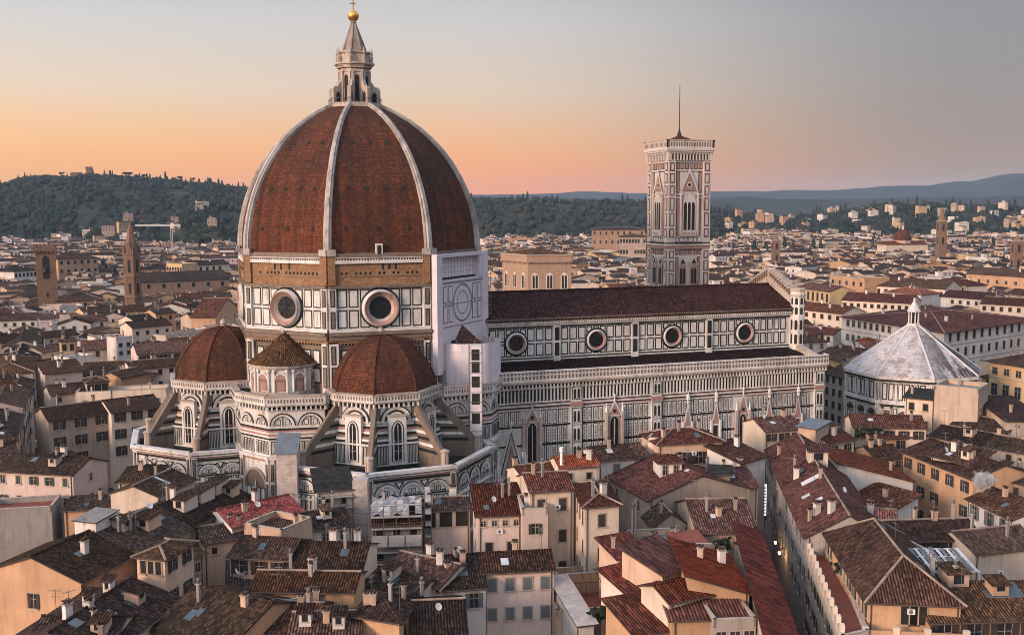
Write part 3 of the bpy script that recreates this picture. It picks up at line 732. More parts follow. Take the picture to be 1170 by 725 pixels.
# exedra blocks ----------------------------------------
def exedra(sx):
    """diagonal sacristy block with a small niche tempietto on top; sx=-1 north-east, +1 north-west"""
    P = [(-27.8, -11), (-27.4, -19.2), (-22.6, -26.6), (-12.0, -28.2), (-8, -16), (-16, -8)]
    if sx > 0: P = [(-x, y) for x, y in P][::-1]
    mb = MB(); mb.prism(P, 0, 28.0, 'white_marble', 'lead_roof'); n = len(P)
    for i in range(n):
        fr = Fr(P[i], P[(i + 1) % n]); L = fr.L
        if fr.n.y > .3: continue
        k = max(1, round(L / 4.6)); w = L / k
        for j in range(k):
            c = (j + .5) * w; r = w * .42
            discf(mb, fr, c, 23.0, r * .8, .08, 'white_marble', 14, True); ringf(mb, fr, c, 23.0, r * .8, r, .3, .4, 'white_marble', 14, 0, math.pi); ringf(mb, fr, c, 23, r, r * 1.1, .12, .12, 'green_marble', 14, 0, math.pi)
            ringf(mb, fr, c, 23.0, r * .72, r * .8, .1, .1, 'green_marble', 14, 0, math.pi)
            fbox(mb, fr, c - .08, 23, c + .08, 23 + r * .75, .05, .16, 'green_marble')
            for q in (-1, 1): panel(mb, fr, c + q * r * .38 - r * .2, 23.1, c + q * r * .38 + r * .2, 23 + r * .55, .12, o=.1)
            panels(mb, fr, c - w * .44, c + w * .44, 17.3, 19.9, 4, .15, .16, core='white_marble')
            panels(mb, fr, c - w * .42, c + w * .42, 2.5, 6.0, 3, .2, .2)
        stripes(mb, fr, 0, L, 20.2, 22.8, ['green_marble', 'white_marble', 'pink_marble', 'white_marble', 'pink_marble', 'green_marble', 'white_marble'])
        fbox(mb, fr, -.1, 16.3, L + .1, 16.9, 0, .6, 'white_marble'); fbox(mb, fr, 0, 15.8, L, 16.2, 0, .2, 'pink_marble')
        for a0, a1 in ((0, .9), (L - .9, L)):
            fbox(mb, fr, a0, 0, a1, 16.3, 0, .45, 'white_marble')
            for z in (4, 8, 12): panel(mb, fr, a0 + .15, z, a1 - .15, z + 3.4, .14, o=.5, inner='aged_stone')
        r = min(3.6, L * .36); c = L / 2
        discf(mb, fr, c, 10.6, r, .1, 'aged_stone', 16, True); ringf(mb, fr, c, 10.6, r, r * 1.16, .4, .5, 'lantern_marble', 16, 0, math.pi); fq(mb, fr, c - r, 2.4, c + r, 10.6, .1, 'aged_stone')
        panels(mb, fr, c - r * .9, c + r * .9, 7, 10.3, 4, .14, .16, o=.14)
        fpoly(mb, fr, [(c - 1.2, 5.5), (c + 1.2, 5.5), (c, 12.0)], .3, 'white_marble'); fpoly(mb, fr, [(c - .8, 5.9), (c + .8, 5.9), (c, 10.6)], .34, 'pink_marble'); discf(mb, fr, c, 4.6, 1.0, .36, 'reveal_dark', 12, True); fq(mb, fr, c - 1, 1, c + 1, 4.6, .36, 'reveal_dark')
        corbels(mb, fr, -.2, L + .2, 26.3, .95, .95, .9)
        fbox(mb, fr, -.3, 27.2, L + .3, 28.8, -.2, 1.05, 'white_marble'); fbox(mb, fr, -.4, 28.7, L + .4, 29.0, -.2, 1.2, 'lantern_marble')
        for a in np.arange(0, L, .6): fq(mb, fr, a, 27.6, a + .3, 28.3, 1.08, 'aged_stone')
    X = mb.build('exedra_block', CATH)
    cx, cy = 18.6 * sx, -18.9; mb = MB(); r = 6.3; n = 20
    mb.lathe(cx, cy, [(r, 28), (r, 34.2)], n, 'white_marble')
    for z0, z1, rr in ((28, 29.2, r + .4), (33.7, 34.0, r + .35), (34.0, 34.5, r + .7)): mb.lathe(cx, cy, [(rr, z0), (rr, z1)], n, 'lantern_marble')
    TM = mb.build('tempietto', X)
    for k in range(7):                   # shell niches between paired half columns
        th = math.atan2(-1, sx) + (k - 3) * R(33); c = Vector((cx + math.cos(th) * r, cy + math.sin(th) * r)); t = Vector((-math.sin(th), math.cos(th))) * 2
        fr = Fr(c - t, c + t); mb = MB()
        ringf(mb, fr, 2, 31.8, .95, 1.3, .25, .3, 'white_marble', 12, 0, math.pi); discf(mb, fr, 2, 31.8, .95, .18, 'pink_marble', 12, True); fq(mb, fr, 1.05, 29.5, 2.95, 31.8, .18, 'aged_stone')
        fq(mb, fr, 1.3, 29.5, 2.7, 31.2, .22, 'pink_marble')
        for a in (.75, 3.25): mb.lathe(*fr.p(a, 0, .05)[:2], [(.26, 29.2), (.24, 33), (.36, 33.2), (.36, 33.7)], 8, 'white_marble')
        mb.build('niche', TM)
    mb = MB(); mb.lathe(cx, cy, [(r + .9, 34.5), (r * .5, 37.4), (.2, 40.3)], n, 'tiles_brown' if sx < 0 else 'tiles_red'); mb.lathe(cx, cy, [(.35, 40.1), (.45, 40.5), (.05, 41)], 8, 'lantern_marble'); mb.build('cone_roof', TM)
exedra(-1); exedra(1)

# nave and aisle ---------------------------------------
XE = 106.4
mb = MB(); mb.box(18, -10.8, 0, XE, 10.8, 40.2, 'white_marble')
fr = Fr((18, -10.8), (XE, -10.8))
def X(x): return x - 18
bays = [33.35 + 19.49 * i for i in range(4)]
bnd = [24.0] + [33.35 + 19.49 * (i + .5) for i in range(3)] + [104.4]
for a, b in zip(bnd, bnd[1:]):
    c = min(bays, key=lambda q: abs(q - (a + b) / 2))
    for x0, x1 in ((a + 1.0, c - 2.6), (c + 2.6, b - 1.0)):
        n = max(1, round((x1 - x0) / 1.85))
        for z0, z1 in ((31.6, 34.5), (35.0, 37.9)): panels(mb, fr, X(x0), X(x1), z0, z1, n, .3, .26)
    for z0, z1 in ((31.6, 33), (36.5, 37.9)): panels(mb, fr, X(c - 2.4), X(c + 2.4), z0, z1, 3, .3, .25)
for x in bnd[1:-1] + [25.0, 105.3]:
    fbox(mb, fr, X(x) - .85, 30, X(x) + .85, 39, 0, .5, 'white_marble')
    for z0, z1 in ((31.5, 34.5), (35.0, 38.0)): panel(mb, fr, X(x) - .55, z0, X(x) + .55, z1, .2, o=.54, inner='reveal_dark')
fbox(mb, fr, 0, 38.1, XE - 18, 38.35, 0, .3, 'green_marble'); fbox(mb, fr, 0, 38.5, XE - 18, 38.9, 0, .7, 'white_marble'); fbox(mb, fr, 0, 38.9, XE - 18, 39.5, 0, .9, 'lantern_marble')
fbox(mb, fr, 0, 39.5, XE - 18, 40.1, 0, .55, 'aged_stone'); fbox(mb, fr, 0, 40.1, XE - 18, 40.35, 0, 1.25, 'aged_stone')
fbox(mb, fr, 0, 31.0, XE - 18, 31.25, 0, .25, 'green_marble'); fbox(mb, fr, 0, 30.2, XE - 18, 30.6, 0, .3, 'green_marble'); fbox(mb, fr, 0, 30.65, XE - 18, 30.95, 0, .4, 'white_marble')
for x in np.arange(20, XE, .55): fbox(mb, fr, X(x), 38.92, X(x) + .25, 39.4, .85, 1.05, 'white_marble')
for x in np.arange(20, XE, .9): fbox(mb, fr, X(x), 39.55, X(x) + .4, 40.05, .5, 1.0, 'aged_stone')
NAV = mb.build('nave', CATH)
for c in bays:
    mb = MB(); ringf(mb, fr, X(c), 34.65, 2.45, 2.85, .45, .2, 'green_marble', 32); ringf(mb, fr, X(c), 34.65, 2.1, 2.45, .75, .5, 'white_marble', 32); ringf(mb, fr, X(c), 34.65, 1.7, 2.1, .3, .75, 'pink_marble', 32)
    w = mb.build('round_window', NAV); mb = MB(); discf(mb, fr, X(c), 34.65, 1.75, .2, 'dark_glass', 28); mb.build('pane', NAV)
mb = MB()
mb.slab([(18, -12.3, 40.35), (XE - .5, -12.3, 40.35), (XE - .5, 0, 45.4), (18, 0, 45.4)], .3, 'tiles_nave', 'aged_stone')
mb.slab([(XE - .5, 12.3, 40.35), (18, 12.3, 40.35), (18, 0, 45.4), (XE - .5, 0, 45.4)], .3, 'tiles_nave', 'aged_stone')
mb.tube((18, 0, 45.45), (XE - .5, 0, 45.45), .28, 'tiles_nave', 6)
mb.build('roof', NAV)
mb = MB(); mb.box(22, -22.2, 0, XE, -10.8, 28.3, 'white_marble'); mb.box(22, 10.8, 0, XE, 22.2, 28.3, 'white_marble')
fr = Fr((22, -22.2), (XE, -22.2))
def X(x): return x - 22
LA = XE - 22
def xw(c, w, lst=((33, 3.4), (52.3, 3.2), (84.7, 2.6))): return any(abs(c - a) < b * .5 + w for a, b in lst)
strips = [43.3, 62.7, 105.3]
# tall rows of panels between the openings
for z0, z1, t in ((18.4, 21.5, .19), (14.2, 17.8, .19), (10.5, 13.8, .19), (6.3, 9.9, .19), (2.6, 5.8, .19)):
    x = 25.6
    while x < 104:
        if z1 < 19 and 24.5 < x < 31.8 or xw(x + .5, .9) or any(abs(x + .5 - s_) < 1.8 for s_ in strips): x += .25; continue
        panel(mb, fr, X(x), z0, X(x) + 1.0, z1, .16, core=None); fq(mb, fr, X(x) + .36, z0 + .55, X(x) + .64, z1 - .55, .15, 'aged_stone'); 
        for q in (.3, .5, .7): fq(mb, fr, X(x) + .4, z0 + (z1 - z0) * q - .12, X(x) + .6, z0 + (z1 - z0) * q + .12, .18, 'white_marble')
        x += 1.3
    fbox(mb, fr, 0, z1 + .12, LA, z1 + .34, 0, .14, 'green_marble'); fbox(mb, fr, 0, z0 - .4, LA, z0 - .15, 0, .14, 'green_marble')
for i, (z, h, m, o) in enumerate(((21.9, .2, 'pink_marble', .12), (22.15, .22, 'green_marble', .2), (22.45, .3, 'white_marble', .5), (22.8, .16, 'pink_marble', .3), (23.0, .16, 'green_marble', .2), (21.65, .2, 'white_marble', .3))): fbox(mb, fr, 0, z, LA, z + h, 0, o, m)
# colonnette band
fbox(mb, fr, 0, 23.2, LA, 23.45, 0, .45, 'white_marble'); fbox(mb, fr, 0, 26.2, LA, 26.5, 0, .5, 'white_marble'); fq(mb, fr, 0, 23.45, LA, 26.2, .04, 'green_marble')
for x in np.arange(25, 105.5, .82): fbox(mb, fr, X(x), 23.45, X(x) + .3, 26.2, .02, .3, 'white_marble')
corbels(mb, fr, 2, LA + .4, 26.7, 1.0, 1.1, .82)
fbox(mb, fr, 1, 27.6, LA + .8, 28.0, .0, 1.25, 'lantern_marble')
# pierced parapet
fbox(mb, fr, 1, 28.0, LA + .8, 28.2, .75, 1.2, 'white_marble'); fbox(mb, fr, 1, 30.0, LA + .8, 30.3, .7, 1.25, 'white_marble'); fbox(mb, fr, 1, 28.2, LA + .8, 30.0, .8, 1.0, 'white_marble'); fbox(mb, fr, 1, 29.2, LA + .8, 29.35, .9, 1.1, 'white_marble')
for x in np.arange(24, 107, .82): fq(mb, fr, X(x), 28.4, X(x) + .42, 29.1, 1.06, 'aged_stone'); fq(mb, fr, X(x), 29.45, X(x) + .42, 29.9, 1.06, 'aged_stone')
mb.poly([fr.p(LA + .8, 28, 1.2), fr.p(LA + .8, 28, -1), fr.p(LA + .8, 30.3, -1), fr.p(LA + .8, 30.3, 1.2)], 'white_marble')
for s_ in strips:                        # buttress strips with twin lancet panels
    fbox(mb, fr, X(s_) - 1.25, 0, X(s_) + 1.25, 26.6, 0, .55, 'white_marble'); fbox(mb, fr, X(s_) - 1.4, 22.0, X(s_) + 1.4, 22.9, 0, .8, 'pink_marble')
    for z0, z1 in ((23.5, 26.2), (18.3, 21.5), (14.2, 17.8), (10.4, 13.8), (6.4, 10)):
        panel(mb, fr, X(s_) - 1.1, z0 - .1, X(s_) + 1.1, z1 + .1, .16, o=.58)
        for q in (-.45, .45): fpoly(mb, fr, lancet(X(s_) + q, z0 + .2, .55, (z1 - z0) * .6, .5), .66, 'reveal_dark')
    for z in (4.0, 2.6, 1.2): fbox(mb, fr, X(s_) - 1.3, z, X(s_) + 1.3, z + .6, 0, .62, 'green_marble')
for z in (.5, 1.5): fbox(mb, fr, 0, z, LA, z + .5, 0, .3, 'green_marble')
AIS = mb.build('aisle', CATH)
def tall_window(c, z0, z1, w, zg):
    mb = MB(); a = X(c)
    fpoly(mb, fr, lancet(a, z0 - .4, w + 1.5, z1 - z0 - w * .6, w * .95), .45, 'lantern_marble'); fpoly(mb, fr, lancet(a, z0 - .2, w + .8, z1 - z0 - w * .75, w * .85), .5, 'pink_marble')
    fpoly(mb, fr, lancet(a, z0, w + .25, z1 - z0 - w * .8, w * .75), .55, 'white_marble'); fpoly(mb, fr, lancet(a, z0, w, z1 - z0 - w * .85, w * .7), .6, 'dark_glass')
    fbox(mb, fr, a - .1, z0, a + .1, z1 - .8, .58, .8, 'lantern_marble')
    for sg in (-1, 1):
        fbox(mb, fr, a + sg * (w / 2 + .95) - .28, z0 - 2, a + sg * (w / 2 + .95) + .28, z1 + .8, .3, .95, 'lantern_marble'); mb.lathe(*fr.p(a + sg * (w / 2 + .95), 0, .65)[:2], [(.34, z1 + .8), (.03, z1 + 2.8)], 4, 'white_marble')
    fpoly(mb, fr, [(a - w / 2 - .9, z1 - .2), (a + w / 2 + .9, z1 - .2), (a, zg)], .64, 'white_marble'); fpoly(mb, fr, [(a - w / 2 - .45, z1 + .05), (a + w / 2 + .45, z1 + .05), (a, zg - .8)], .69, 'pink_marble')
    discf(mb, fr, a, z1 + .9, .42, .74, 'reveal_dark', 12); mb.lathe(*fr.p(a, 0, .66)[:2], [(.2, zg - .3), (.1, zg + .7), (.28, zg + .9), (.03, zg + 1.4)], 6, 'white_marble')
    mb.build('tall_window', AIS)
tall_window(33, 7.5, 19.2, 2.0, 22.6); tall_window(52.3, 9, 19.4, 2.0, 22.8); tall_window(84.7, 7, 17.6, 1.5, 22.2)
for c in (70.5, 77.7, 91.7, 99.5):       # gabled niches
    mb = MB(); a = X(c)
    fpoly(mb, fr, [(a - 1.2, 15.2), (a + 1.2, 15.2), (a, 21.2)], .5, 'white_marble'); fpoly(mb, fr, [(a - .75, 15.6), (a + .75, 15.6), (a, 19.6)], .55, 'pink_marble')
    fpoly(mb, fr, lancet(a, 11.5, 1.7, 3.6, 1.3), .4, 'white_marble'); fpoly(mb, fr, lancet(a, 11.6, 1.1, 3.3, 1.0), .46, 'reveal_dark')
    for sg in (-1, 1): fbox(mb, fr, a + sg * 1.15 - .2, 10.5, a + sg * 1.15 + .2, 16.5, .1, .7, 'white_marble')
    mb.lathe(*fr.p(a, 0, .55)[:2], [(.34, 20.8), (.3, 21.6), (.5, 21.7), (.4, 22.6), (.12, 23.0), (.02, 23.8)], 6, 'white_marble'); mb.build('gabled_niche', AIS)
mb = MB(); a = X(28.2)                   # the great gabled door
for w, zt, o, m in ((3.3, 18.6, .7, 'white_marble'), (2.9, 17.4, .75, 'green_marble'), (2.6, 16.8, .8, 'lantern_marble'), (1.9, 14.6, .85, 'aged_stone'), (1.6, 13.8, .9, 'pink_marble')): fpoly(mb, fr, [(a - w, 6.6), (a + w, 6.6), (a, zt)], o, m)
for sg in (-1, 1):
    fbox(mb, fr, a + sg * 3.0 - .5, 0, a + sg * 3.0 + .5, 10.5, .2, 1.2, 'white_marble'); mb.lathe(*fr.p(a + sg * 3.0, 0, .7)[:2], [(.55, 10.5), (.4, 12.2), (.03, 14.6)], 6, 'white_marble')
discf(mb, fr, a, 5.6, 2.7, .92, 'lantern_marble', 16, True); discf(mb, fr, a, 5.6, 2.1, .96, 'reveal_dark', 16, True); fq(mb, fr, a - 2.1, 0, a + 2.1, 5.6, .96, 'reveal_dark')
mb.lathe(*fr.p(a, 0, .8)[:2], [(.2, 18.4), (.4, 19.0), (.05, 20.0)], 6, 'white_marble'); mb.build('portal', AIS)
mb = MB()
mb.slab([(22, -22.6, 28.3), (XE - .2, -22.6, 28.3), (XE - .2, -11.2, 30.3), (22, -11.2, 30.3)], .2, 'tiles_nave', 'aged_stone')
mb.slab([(XE - .2, 22.6, 28.3), (22, 22.6, 28.3), (22, 11.2, 30.3), (XE - .2, 11.2, 30.3)], .2, 'tiles_nave', 'aged_stone')
for i in range(10):                      # low sloping ribs over the aisle vaults
    x = 29 + i * 8.0; mb.poly([(x, -21.5, 28.62), (x + 1.5, -21.5, 28.62), (x + 1.5, -17, 29.4), (x, -17, 29.4)], 'tiles_bright' if i % 3 == 0 else 'tiles_red')
mb.build('aisle_roof', CATH)
# facade screen seen from behind
mb = MB(); prof = [(-22.15, 0), (22.15, 0), (22.15, 29.4), (12.2, 31.4), (12.2, 44.6), (10.5, 44.9), (0, 49.6), (-10.5, 44.9), (-12.2, 44.6), (-12.2, 31.4), (-22.15, 29.4)]
XF = XE - 1.2; A = [(XF, y, z) for y, z in prof]; Bq = [(XF + 1.6, y, z) for y, z in prof]
mb.poly(A[::-1], 'lantern_marble'); mb.poly(Bq, 'white_marble')
for j in range(len(prof)): mb.poly([A[j], A[(j + 1) % 11], Bq[(j + 1) % 11], Bq[j]], 'lantern_marble')
for sg in (-1, 1):
    for k in range(9):                   # little arcades climbing the gable
        y = 1 + k * 1.05; z = 49.3 - y * .447; mb.box(XF - .35, sg * y - .3, z - 1.5, XF - .05, sg * y + .3, z - .2, 'aged_stone'); mb.box(XF - .5, sg * y - .5, z - .15, XF + 2.0, sg * y + .5, z + .25, 'lantern_marble')
    mb.prism(octo(XE - .2, sg * 11.6, 1.7), 28, 44.6, 'white_marble'); mb.prism(octo(XE - .2, sg * 11.6, 1.95), 43.2, 43.6, 'lantern_marble'); mb.prism(octo(XE - .2, sg * 11.6, 2.0), 44.6, 45.1, 'lantern_marble')
    o8 = octo(XE - .2, sg * 11.6, 1.7)
    for i in range(8):
        f8 = Fr(o8[i], o8[(i + 1) % 8])
        for z0, z1 in ((31.5, 34.5), (35, 38), (38.8, 40.8), (41.2, 43)): fpoly(mb, f8, lancet(f8.L / 2, z0, .7, (z1 - z0) * .65, .5), .05, 'reveal_dark')
mb.build('facade', CATH)

# ------------------------------------------------------------------ white scaffold wrapping on the north-west side
FNW = [f for f in faces8 if f.n.x > .5 and f.n.y < -.5][0]
t_ = thing('scaffold_wrap', 'white printed sheeting over scaffolding on the right side of the drum', 'scaffold sheeting', FNW.p(FNW.L / 2, 0, 1.5))
BW = tuple(t_.location)
mb = MB(); L = FNW.L; fr = FNW
fbox(mb, fr, -.5, 31, 1.6, 55.6, .8, 2.0, 'sheet_white'); fbox(mb, fr, L - 1.6, 31, L + .8, 55.6, .8, 2.0, 'sheet_white')
fbox(mb, fr, 1.6, 37.5, L - 1.6, 50.2, .8, 1.75, 'sheet_white'); fbox(mb, fr, 1.6, 54.9, L - 1.6, 55.6, .8, 2.0, 'sheet_white'); fbox(mb, fr, 2.2, 50.7, L - 3, 54.9, .5, .8, 'sheet_white')
fbox(mb, fr, 2.4, 50.2, L - 3.2, 50.7, .4, .9, 'reveal_dark'); fbox(mb, fr, L - 3, 50.2, L - 1.6, 54.9, .5, 1.9, 'sheet_white')
fbox(mb, fr, .4, 31.5, 5.5, 37.5, .9, 1.7, 'sheet_white'); fbox(mb, fr, L - 5.0, 33, L - 1, 37.5, .9, 1.7, 'sheet_white')
mb.build('sheet', t_, BW)
mb = MB()                                # the drum's pattern printed on the cloth
for sg in (0, 1):
    for a in (2.2, 4.4):
        a0, a1 = (a, a + 1.8) if not sg else (L - a - 1.8, L - a)
        for z0, z1 in ((41.3, 44.9), (45.4, 49)): panel(mb, fr, a0, z0, a1, z1, .25, o=1.77, frame='sheet_print', inner='sheet_white')
fbox(mb, fr, 1.6, 49.4, L - 1.6, 49.8, 1.7, 1.8, 'sheet_print'); fbox(mb, fr, 1.6, 40.4, L - 1.6, 40.6, 1.7, 1.8, 'sheet_print'); fbox(mb, fr, 1.6, 45.05, L - 1.6, 45.2, 1.7, 1.8, 'sheet_print')
ringf(mb, fr, L / 2, 45.15, 3.7, 4.1, 1.8, 1.8, 'sheet_print', 32); ringf(mb, fr, L / 2, 45.15, 2.3, 2.5, 1.8, 1.8, 'sheet_print', 32)
for k in range(12):
    fbox(mb, fr, 2.2 + k * 1.3, 50.7, 2.25 + k * 1.3, 54.9, .8, .83, 'sheet_print')
for k in range(3): fbox(mb, fr, 2.2, 51.7 + k, L - 3, 51.75 + k, .8, .83, 'sheet_print')
mb.build('printed_pattern', t_, BW)
mb = MB()
for a in (L + 1.2, L + 2.4):
    for o in (.6, 1.8): mb.tube(fr.p(a, 31, o), fr.p(a, 55.8, o), .06, 'steel_pole', 5)
for k in range(13):
    z = 31.5 + 2 * k; mb.tube(fr.p(L + .6, z, 1.8), fr.p(L + 2.6, z, 1.8), .05, 'steel_pole', 4); mb.tube(fr.p(L + 2.4, z, .6), fr.p(L + 2.4, z, 1.8), .05, 'steel_pole', 4); fbox(mb, fr, L + 1.0, z, L + 2.4, z + .08, .6, 1.8, 'concrete')
mb.build('scaffold_frame', t_, BW)

t_ = thing('wrapped_scaffold', 'white sheeted round scaffold beside the nave with a red cone roof rising out of it', 'scaffold sheeting', (19.2, -19.6, 28))
BW = tuple(t_.location); mb = MB(); n = 60
ring = []
for i in range(n):
    th = 2 * math.pi * i / n; r = 7.3 + .16 * math.sin(i * 1.9) * math.sin(i * .37); ring.append((19.2 + r * math.cos(th), -19.6 + r * math.sin(th)))
inn = [(19.2 + (x - 19.2) * .96, -19.6 + (y + 19.6) * .96) for x, y in ring]
for j in range(8):
    z0, z1 = 28.0 + j * 1.15, 28.0 + (j + 1) * 1.15; w0 = 1; w1 = 1
    A = [(19.2 + (x - 19.2) * w0, -19.6 + (y + 19.6) * w0) for x, y in ring]; Bq = [(19.2 + (x - 19.2) * w1, -19.6 + (y + 19.6) * w1) for x, y in ring]
    mb.frustum(A, z0, Bq, z1, 'sheet_white', top=False); mb.frustum(inn[::-1], z0, inn[::-1], z1, 'sheet_white', top=False)
mb.build('sheet', t_, BW)
mb = MB()
for i in range(0, n, 5): mb.tube((*inn[i], 28), (*inn[i], 38), .07, 'steel_pole', 5)
mb.build('scaffold_frame', t_, BW)

def shaft(label, name, px, y, h, w, d, mats, cap=None):
    """a free standing builders' shaft; its top at the given pixel, standing on the ground"""
    p = at(px, y, h); t = thing(name, label, 'scaffold tower', (p.x, p.y, 0)); B_ = (p.x, p.y, 0)
    ex = Vector((cyw, -syw)) ; ey = Vector((syw, cyw)); c = Vector((p.x, p.y))
    q = [c - ex * w / 2, c + ex * w / 2, c + ex * w / 2 + ey * d, c - ex * w / 2 + ey * d]
    m_ = MB(); m_.prism(q, 0, h, mats); f_ = Fr(q[0], q[1]); f2 = Fr(q[1], q[2])
    for z in np.arange(2, h, 2.0):
        fbox(m_, f_, -.02, z, w + .02, z + .1, 0, .06, 'stone_trim'); fbox(m_, f2, 0, z, d, z + .1, 0, .06, 'stone_trim')
    m_.build('shaft', t, B_)
    if cap:
        m_ = MB(); m_.slab([(*(q[0] - ex * .3 - ey * .4), h + .2), (*(q[1] + ex * .3 - ey * .4), h + .2), (*(q[2] + ex * .3), h + 3.2), (*(q[3] - ex * .3), h + 3.2)], .25, cap, cap); m_.build('hatch', t, B_)
    return t, q, f_
shaft('pale concrete hoist shaft with a tilted blue metal hatch below the dome', 'hoist_shaft', 327, 518, 20, 3.8, 3.2, 'concrete', 'blue_metal')
shaft('tall narrow white builders shaft beside the scaffolded house', 'hoist_shaft', 411, 549, 19.5, 2.5, 2.4, 'concrete')
# the white scaffold lift standing before the wrapped exedra
p_ = at(544, 506, 17.5); t_ = thing('scaffold_tower', 'slim white scaffold lift tower rising between the tribune and the nave', 'scaffold tower', (p_.x, p_.y, 0)); B_ = (p_.x, p_.y, 0)
mb = MB(); ex = Vector((cyw, -syw)); ey = Vector((syw, cyw)); c = Vector((p_.x, p_.y)); q = [c - ex * 1.2, c + ex * 1.2, c + ex * 1.2 + ey * 2, c - ex * 1.2 + ey * 2]
fr = Fr(q[0], q[1]); mb.prism(q, 0, 37.5, 'sheet_white')
for z in (21.5, 25.5, 29, 32, 34.5): fbox(mb, fr, .4, z, 2.0, z + 2.2, -.1, .05, 'reveal_dark')
mb.build('lift_shaft', t_, B_)
mb = MB()
for a in (-.1, 2.5): mb.tube(fr.p(a, 0, .15), fr.p(a, 38, .15), .07, 'steel_pole', 5)
for z in np.arange(2, 38, 2.0): mb.tube(fr.p(-.1, z, .15), fr.p(2.5, z, .15), .05, 'steel_pole', 4)
mb.build('scaffold_frame', t_, B_)

# ------------------------------------------------------------------ bell tower
KX, KY, HW = 99.2, 38.4, 6.15
CT = thing('bell_tower', 'square marble bell tower with tall traceried windows behind the nave', 'bell tower', (KX, KY, 0)); BT = (KX, KY, 0)
mb = MB(); sq = [(KX - HW, KY - HW), (KX + HW, KY - HW), (KX + HW, KY + HW), (KX - HW, KY + HW)]
mb.prism(sq, 0, 78.2, 'tower_marble')
for i in range(4):
    fr = Fr(sq[i], sq[(i + 1) % 4]); L = fr.L
    for a0, a1 in ((-.4, 1.8), (L - 1.8, L + .4)):
        fbox(mb, fr, a0, 0, a1, 78.2, 0, .5, 'tower_marble')
        for z0, z1 in ((3, 8), (9, 14), (15, 20), (21, 26), (27, 31), (32, 36), (37, 40.5), (43, 46.5), (47, 50), (50.6, 52.8), (56.5, 59), (59.6, 63.4), (64, 67.6), (68.2, 71), (71.6, 74.4), (75, 77.4)):
            panel(mb, fr, a0 + .35, z0, a1 - .35, z1, .16, o=.54, inner='pink_marble'); fq(mb, fr, a0 + .75, z0 + .45, a1 - .75, z1 - .45, .64, 'tower_marble')
    for z in (41.3, 54.2): 
        fbox(mb, fr, -.5, z - .9, L + .5, z, 0, .6, 'pink_marble'); fbox(mb, fr, -.7, z, L + .7, z + .4, 0, .8, 'tower_marble'); fbox(mb, fr, -.5, z + .6, L + .5, z + .9, 0, .6, 'green_marble')
    m = L / 2
    # top storey: a frame of pink and green round the big opening
    panels(mb, fr, 2.3, m - 2.6, 57, 67.5, 1, .2, .16, inner='pink_marble'); panels(mb, fr, m + 2.6, L - 2.3, 57, 67.5, 1, .2, .16, inner='pink_marble')
    panels(mb, fr, 2.0, L - 2.0, 75.6, 77.4, 6, .25, .16, inner='pink_marble'); panels(mb, fr, 2.0, 3.2, 69, 75, 1, .2, .2, inner='pink_marble'); panels(mb, fr, L - 3.2, L - 2.0, 69, 75, 1, .2, .2, inner='pink_marble')
    panels(mb, fr, 2.0, L - 2.0, 55.2, 56.5, 6, .25, .14)
    panels(mb, fr, 2.0, L - 2.0, 51.6, 53.0, 6, .25, .14, inner='pink_marble'); panels(mb, fr, 2.3, 3.2, 42.6, 51, 1, .1, .14, inner='pink_marble'); panels(mb, fr, L - 3.2, L - 2.3, 42.6, 51, 1, .1, .14, inner='pink_marble')
    for z in (74.9, 68.1): fbox(mb, fr, 2, z, L - 2, z + .18, 0, .1, 'green_marble')
    # corbelled gallery
    corbels(mb, fr, -.7, L + .7, 78.3, 2.6, 1.15, .95, 'tower_marble')
    fbox(mb, fr, -1.2, 80.8, L + 1.2, 81.5, -1, 1.4, 'tower_marble'); fbox(mb, fr, -1.15, 81.5, L + 1.15, 83.4, .6, 1.15, 'tower_marble'); fbox(mb, fr, -1.3, 83.4, L + 1.3, 83.7, .5, 1.3, 'lantern_marble')
    for a in np.arange(-1.0, L + .8, .8): fq(mb, fr, a, 81.8, a + .45, 83.0, 1.18, 'aged_stone')
TB = mb.build('tower_shaft', CT, BT)
